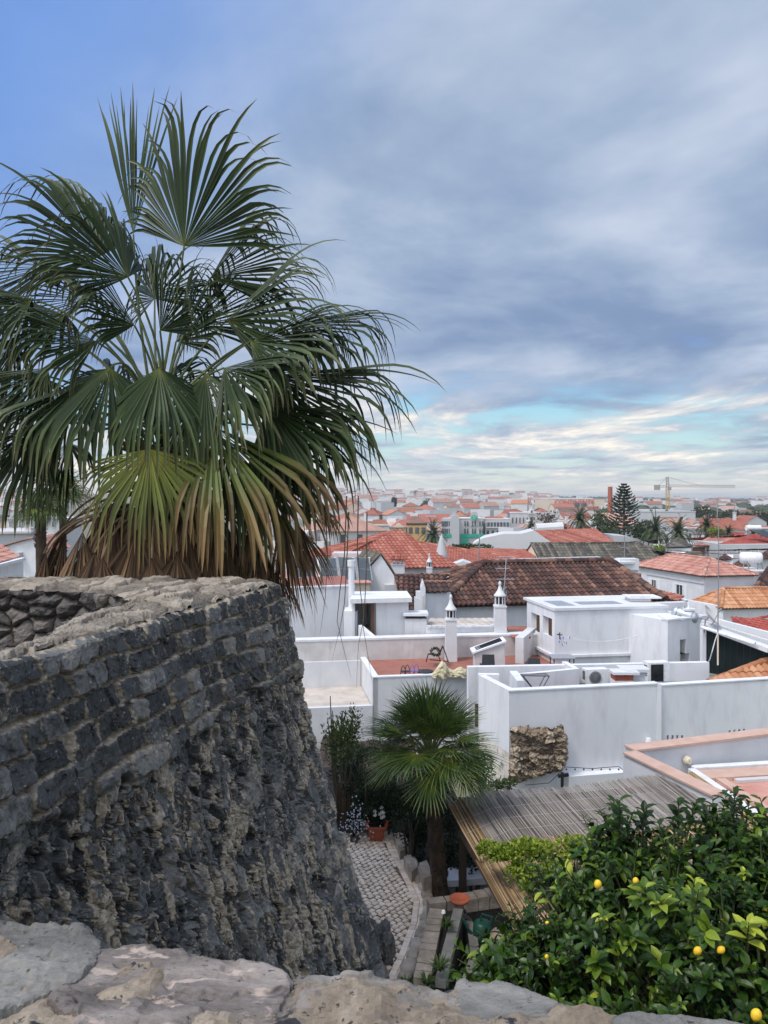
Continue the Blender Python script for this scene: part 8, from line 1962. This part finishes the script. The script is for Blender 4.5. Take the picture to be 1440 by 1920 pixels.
    fc = bpy.data.curves.new('sign_letters', 'FONT'); fc.body = 'CONTINENTE'; fc.size = 5.2; fc.extrude = .15; fo = bpy.data.objects.new('sign_letters', fc); COL.objects.link(fo); fo.parent = w; p = at_y(1077, 941.5, 639.4); fo.location = local(w, p); fo.rotation_euler = (math.radians(90), 0, 0); fc.align_x = 'CENTER'; fc.align_y = 'CENTER'
    me = bpy.data.meshes.new_from_object(fo.evaluated_get(bpy.context.evaluated_depsgraph_get())); me.materials.clear(); me.materials.append(flat('red_letters', (.55, .05, .05), .5)); lo_ = fo.location.copy(); bpy.data.objects.remove(fo); fo = bpy.data.objects.new('sign_letters', me); COL.objects.link(fo); fo.parent = w; fo.location = lo_; fo.rotation_euler = (math.radians(90), 0, 0)
    m = MB(w); m.wall(at_y(1030, 934, 645), at_y(1112, 935, 645), 40, a.z + .3, zof(933.5, 645)); m.build('roof_block', M_['town_grey'], w)
    for x in (1070, 1082, 1095): m = MB(w); p = at_y(x, 948, 639); m.bar(p - UPV * 2, p + UPV * 2, 4, .4, up=(0, -1, 0)); m.build('dark_bay', WIN_DARK, w)
    w = empty('brick_stack', at_y(1144, 965, 420), 'slender red brick factory stack', 'chimney'); m = MB(w); m.lathe([(1.5, -10), (1.2, 8), (1.1, zof(921, 420)), (1.2, zof(920, 420)), (1.2, zof(919.3, 420))], Vector((at_y(1144, 0, 420).x, 420, 0)), 14); m.build('shaft', M_['brick'], w)
    # modern grey-white block under the crane
    w, a, b, e, n = box_building('modern_white_block', 'long modern white block of flats at the foot of the crane', 1176, 1304, 960, 998, 300, 16, 'town_grey', cols=16, rows=2, ww=.3, wh=.6, wy=(.3, .95)); m = MB(w); m.wall(at_y(1190, 956, 304), at_y(1262, 956, 304), 10, -6, zof(955, 304)); m.build('top_storey', M_['town_grey'], w)
    for x in (1195, 1221, 1250): m = MB(w); p = at_y(x, 959, 303.7); m.bar(p - UPV * .8, p + UPV * .8, 1.1, .2, up=(0, -1, 0)); m.build('window', WIN_DARK, w)
    w, a, b, e, n = box_building('red_roofed_row', 'long low white row with a red roof, right of the round date palm', 1284, 1460, 993, 1016, 170, 10, 'town_white', cols=9, rows=1, ww=.22, wh=.5); m = MB(w); m.poly(at_y(1282, 993, 169.5), at_y(1462, 992, 169.5), at_y(1462, 986, 178), at_y(1290, 986, 178)); m.build('roof', FR['red'], w)
    # tower crane
    Y = 480; cx = at_y(1252, 0, Y).x; w = empty('tower_crane', (cx, Y, -15), 'yellow tower crane with a long jib over the town', 'crane'); yel = flat('crane_yellow', (.50, .34, .10), .5); gy = flat('crane_grey', (.30, .28, .26), .5)
    def truss(p, q, wd, n, mat, name):
        m = MB(w); p, q = Vector(p), Vector(q); d = (q - p).normalized(); s = d.cross(Vector((0, 1, 0))); s = s.normalized() if s.length > .1 else Vector((1, 0, 0)); t = d.cross(s)
        C = [s * a * wd / 2 + t * b * wd / 2 for a, b in ((-1, -1), (1, -1), (1, 1), (-1, 1))]
        for c in C: m.bar(p + c, q + c, .22)
        for k in range(n):
            a, b = p.lerp(q, k / n), p.lerp(q, (k + 1) / n)
            for i in range(4): m.bar(a + C[i], b + C[(i + 1) % 4], .13)
        m.build(name, mat, w)
    zt = zof(914, Y); truss((cx, Y, -15), (cx, Y, zt), 1.7, 18, yel, 'mast'); truss((cx, Y, zt), at_y(1251, 894, Y), 1.3, 4, gy, 'tower_head')
    truss(at_y(1254, 911, Y), at_y(1378, 912, Y), 1.3, 34, gy, 'jib'); truss(at_y(1250, 912, Y), at_y(1232, 912, Y), 1.2, 5, gy, 'counter_jib')
    m = MB(w); p = at_y(1232, 914, Y); m.box(p + Vector((-1.6, -1, -1.6)), p + Vector((1.6, 1, 1.6))); m.build('counterweight', gy, w); m = MB(w); p = at_y(1254, 916, Y); m.box(p + Vector((-.9, -1.6, -1)), p + Vector((1, -.6, 1))); m.build('cab', gy, w)
    m = MB(w); m.tube([at_y(1251, 894, Y), at_y(1290, 905, Y), at_y(1318, 911, Y)], .12, 4); m.tube([at_y(1251, 894, Y), at_y(1234, 911, Y)], .12, 4); m.build('tie_cables', gy, w)
    Y = 1500; w = empty('distant_crane', at_y(885, 926, Y), 'tiny crane on the far hill skyline', 'crane'); m = MB(w); m.bar(at_y(884, 930, Y), at_y(884, 917, Y), 1.2); m.build('mast', gy, w); m = MB(w); m.bar(at_y(874, 922.5, Y), at_y(898, 922, Y), 1.1); m.bar(at_y(871, 922.5, Y), at_y(876, 922.5, Y), 3, 3); m.build('jib', gy, w)
    for px, y0, y1, Y, lab in ((1345, 975, 936, 330, 'tall floodlight pole nearer the thin antenna mast'), (1377, 970, 936, 350, 'tall floodlight pole farthest right of the crane')):
        w = empty('floodlight_pole', at_y(px, y0, Y), lab, 'lamp pole', 'floodlight poles'); m = MB(w); m.tube([at_y(px, y0 + 10, Y), at_y(px, y1, Y)], .22, 5); m.build('pole', gy, w); m = MB(w); m.bar(at_y(px - 2.4, y1, Y), at_y(px + 2.4, y1, Y), .5, .7); m.build('lamps', gy, w)
landmarks()
# trees of the middle distance -------------------------------------------------------------------
def date_palm(px, py_c, py_b, Y, R, label, seed, n=46):
    c = at_y(px, py_c, Y); b = at_y(px, py_b, Y); r = random.Random(seed); root = empty('date_palm', b, label, 'palm', 'date palms in the town'); t = MB(root); k = R / 3.2
    t.tube([Vector((b.x, b.y, b.z - 3)), b.lerp(c, .5), c - Vector((0, 0, .1)), c + Vector((0, 0, .4 * k))], [.42 * k, .38 * k, .5 * k, .3 * k], 10); t.build('trunk', M_['palm_bark'], root); m = MB(root)
    for i in range(n):
        az = i * 2.39996; el = math.radians(86 - 118 * (i + .5) / n + r.uniform(-6, 6)); d = Vector((math.cos(az) * math.cos(el), math.sin(az) * math.cos(el), math.sin(el))); p = c + d * .2; st = R * r.uniform(.9, 1.1) / 9; pts = [p]
        for j in range(9): d = (d + Vector((0, 0, -.115 - .02 * j))).normalized(); p = p + d * st; pts.append(p)
        for j in range(1, 10):
            dd = (pts[j] - pts[j - 1]).normalized(); s = dd.cross(UPV).normalized(); u = s.cross(dd); l = R * .20 * (1 - (j / 10) ** 2 * .7)
            for h in (0, .5):
                q = pts[j - 1].lerp(pts[j], h)
                for sg in (-1, 1):
                    e = q + (s * sg * .8 + dd * .5 - UPV * .15 + u * .1).normalized() * l; m.add([q - dd * .07 * k, q + dd * .09 * k, e], [(0, 1, 2)], rnd=r.random())
            m.bar(pts[j - 1], pts[j], .05 * k)
    m.build('crown', M_['leaf_far'], root)
for a in ((1088, 976, 995, 135, 2.9, 'big dark date palm behind the orange-red warehouse roof', 1), (1229, 996, 1018, 112, 2.9, 'date palm left of a pair in front of the modern white block', 2), (1272, 1000, 1020, 106, 2.7, 'date palm right of a pair above the dark pyramid roof', 3), (1325, 988, 1012, 140, 2.7, 'thick round date palm beside the long low red roofed row', 4), (812, 1004, 1030, 150, 3.4, 'wide date palm between the ochre house and the green banded building', 5), (996, 992, 1005, 170, 2.8, 'half hidden date palm left of the bare tree', 6), (1058, 996, 1005, 160, 1.8, 'small date palm tuft above the warehouse roof', 7), (715, 1004, 1020, 160, 1.8, 'little date palm tuft by the pale two storey house', 8), (1366, 1000, 1012, 120, 1.6, 'small date palm tuft beside the maroon roof', 9), (1412, 1006, 1016, 125, 1.5, 'lowest palm tuft under the solar water heater', 10)): date_palm(*a)
def araucaria():
    Y = 165; b = at_y(1170, 1015, Y); t = at_y(1170, 909, Y); root = empty('monkey_puzzle_tree', b, 'tall tiered monkey puzzle conifer with a bare dark trunk', 'tree'); r = random.Random(3); m = MB(root); m.tube([b - UPV * 3, b.lerp(t, .5), t], [.34, .22, .05], 8); m.build('trunk', M_['bark'], root); m = MB(root); H = t.z - b.z
    for k in range(17):
        z = b.z + H * (.16 + .83 * (k / 16) ** .95); f = 1 - k / 16; L = (0.8 + 2.2 * min(1, f * 1.9)) * r.uniform(.85, 1.1) if k < 16 else .5
        for j in range(7):
            a = j * .8976 + k * .45 + r.uniform(-.15, .15); o = Vector((math.cos(a), math.sin(a), 0)); p = Vector((b.x, b.y, z)); pts = [p + o * (L * u) + UPV * (L * (.42 * u * u - .12 * u)) for u in (0, .35, .7, 1)]
            for i in range(3): m.bar(pts[i], pts[i + 1], .09)
            for i in range(22):
                u = r.uniform(.25, 1.05); q = p + o * (L * u) + UPV * (L * (.42 * u * u - .12 * u)); s = o.cross(UPV) * r.uniform(-.38, .38) * (1.15 - u * .5); d = (o * .6 + UPV * .8 + s).normalized() * r.uniform(.25, .5); w = d.cross(Vector((.2, .9, .1))).normalized() * .11; q = q + s; m.add([q - w, q + w, q + d], [(0, 1, 2)], rnd=r.random() * .6)
    m.build('crown', M_['leaf_dark'], root)
araucaria()
def broad_tree(px, py, Y, rx, rz, mat, label, seed, n=900, size=.5, py_b=None, **kw):
    r = random.Random(seed); c = at_y(px, py, Y); root = empty('broad_tree', Vector((c.x, c.y, c.z - rz - 1)), label, 'tree', 'broad trees in the town'); m = MB(root); leaf_bush(m, c, (rx, rx, rz), n, size, r, flat_=.8, **kw); m.build('crown', M_[mat], root); m = MB(root); m.tube([Vector((c.x, c.y, c.z - rz - 4)), c], [.25, .08], 6)
    for k in range(6): m.tube([c - UPV * rz * .6, c + Vector((r.uniform(-.6, .6) * rx, r.uniform(-.5, .5) * rx, r.uniform(.1, .8) * rz))], [.1, .03], 4)
    m.build('trunk', M_['bark'], root)
for a in ((1132, 990, 150, 3.0, 2.6, 'leaf_far', 'wide bushy tree left of the monkey puzzle', 1), (1120, 965, 190, 2.2, 3.4, 'leaf_mid', 'pale wispy tree behind the big date palm', 2, 420), (1200, 992, 140, 2.3, 2.8, 'leaf_far', 'olive tree right of the monkey puzzle', 3), (1150, 1000, 145, 4.5, 1.6, 'leaf_far', 'low broad thicket at the foot of the monkey puzzle', 4), (1025, 972, 200, 3.2, 2.6, 'bark', 'nearly leafless brown tree beside the curved gable mansion', 5, 380), (1345, 1000, 135, 1.6, 1.3, 'leaf_lime', 'bright bush behind the mixed tile roof', 6, 500, .35), (1215, 1010, 118, 1.5, 1.3, 'leaf_mid', 'small yellowish tree between the date palms', 7, 500, .35), (880, 1027, 100, 3.5, .8, 'leaf_far', 'low green hedge trees before the green shopfront', 8, 900, .4), (1240, 1028, 100, 1.6, .7, 'leaf_lime', 'bright low shrub by the dark pyramid roof', 9, 400, .3), (806, 946, 700, 9, 5.5, 'leaf_far', 'dark wide tree crown left of the hill slope', 10, 700, 2), (740, 943, 620, 3, 5, 'leaf_dark', 'narrow dark cypress amid the far roofs', 11, 500, 1.4), (1320, 965, 380, 9, 4, 'leaf_dark', 'dark grove crown below the floodlight poles', 12, 800, 1.6), (1270, 968, 420, 8, 3, 'leaf_far', 'grove crown just right of the crane foot', 13, 700, 1.6), (1365, 968, 360, 8, 3.4, 'leaf_far', 'green grove crown right of the floodlight pole', 14, 700, 1.6), (1420, 972, 330, 8, 3.6, 'leaf_far', 'green grove crown at the right edge', 15, 700, 1.6)): broad_tree(*a)
small_fan_palm('fan_palm', at_y(118, 1010, 24.0) - Vector((0, 0, 5)), at_y(118, 928, 24.0), 1.25, 26, 'smaller fan palm behind the skirted palm, on the higher of two trunks', 21, M_['frond2'], .12, .6, .66, 26)
small_fan_palm('fan_palm', at_y(82, 1060, 22.0) - Vector((0, 0, 5)), at_y(76, 958, 22.0), 1.05, 24, 'smaller fan palm with drooping fans, lower and left of its neighbour', 22, M_['frond2'], .16, 1.0, .66, 26)
# far hillside: housing and woods that read as one mass ------------------------------------------
def far_mass():
    r = random.Random(5); hs = MB(); wd = MB()
    M_['far_house'] = nmat('far_houses', [(0.1, (0.30, 0.13, 0.09)), (0.3, (0.42, 0.40, 0.38)), (0.6, (0.62, 0.61, 0.60)), (0.9, (0.74, 0.73, 0.71))], .02, .9, attr='rnd', amix=.95)
    for _ in range(1500):
        Y = r.uniform(950, 2350); px = r.uniform(-60, 1450); x = (px - CX) / F * Y
        if px > 1040 and r.random() < .80: continue
        if 120 < px < 480: continue
        z = tz(x, Y); w, d, h = r.uniform(9, 26), r.uniform(9, 14), r.choice((4, 6, 6, 9, 12)); hs.cur = r.uniform(.35, .95); hs.box((x - w / 2, Y, z - 8), (x + w / 2, Y + d, z + h))
        if r.random() < .6: hs.cur = r.uniform(0, .2); hs.prism([(x - w / 2 - .5, Y - .5, z + h + .01), (x - w / 2 - .5, Y + d / 2, z + h + 2.4), (x - w / 2 - .5, Y + d + .5, z + h + .01)], (w + 1, 0, 0))
    tag(hs.build('hillside_houses', M_['far_house']), kind='stuff')
    for _ in range(2600):
        Y = r.choice((r.uniform(500, 1200), r.uniform(1200, 2600), r.uniform(1900, 2600), r.uniform(2300, 2700))); px = r.uniform(-60, 1450); x = (px - CX) / F * Y
        if px < 1040 and (Y < 1000 or r.random() < .5): continue
        if 120 < px < 480: continue
        z = tz(x, Y); R = r.uniform(4, 9); H = r.uniform(5, 10); n = 7; wd.cur = r.random(); P = [(x, Y, z + H)]; Fc = []
        for q, (k, zz) in enumerate(((.62, .82), (1.0, .5), (.8, .15))):
            for i in range(n): a = 6.283 * i / n + q * .4; j = r.uniform(.75, 1.25); P.append((x + R * k * j * math.cos(a), Y + R * k * j * math.sin(a), z + H * zz * r.uniform(.85, 1.15)))
        for i in range(n): Fc.append((0, 1 + i, 1 + (i + 1) % n)); Fc += [(1 + q * n + i, 1 + (q + 1) * n + i, 1 + (q + 1) * n + (i + 1) % n, 1 + q * n + (i + 1) % n) for q in (0, 1)]
        wd.add(P, Fc)
    tag(wd.build('distant_woods', nmat('far_wood_green', [(0.2, (0.02, 0.035, 0.02)), (0.8, (0.06, 0.075, 0.04))], .05, .95, .6, .5, attr='rnd', amix=.7, bdist=2)), kind='stuff')
far_mass()
def haze():
    m = bpy.data.materials.new('pale_haze'); m.use_nodes = True; N, L = m.node_tree.nodes, m.node_tree.links; N.remove(N['Principled BSDF']); v = N.new('ShaderNodeVolumePrincipled'); v.inputs['Color'].default_value = (.86, .90, .95, 1); v.inputs['Density'].default_value = HAZE; v.inputs['Anisotropy'].default_value = .2; L.new(v.outputs[0], N['Material Output'].inputs['Volume'])
    b = MB(); b.box((-45000, -80, -140), (45000, 30500, 45)); o = b.build('haze', m); tag(o, kind='stuff')
HAZE = 0.00022
haze()
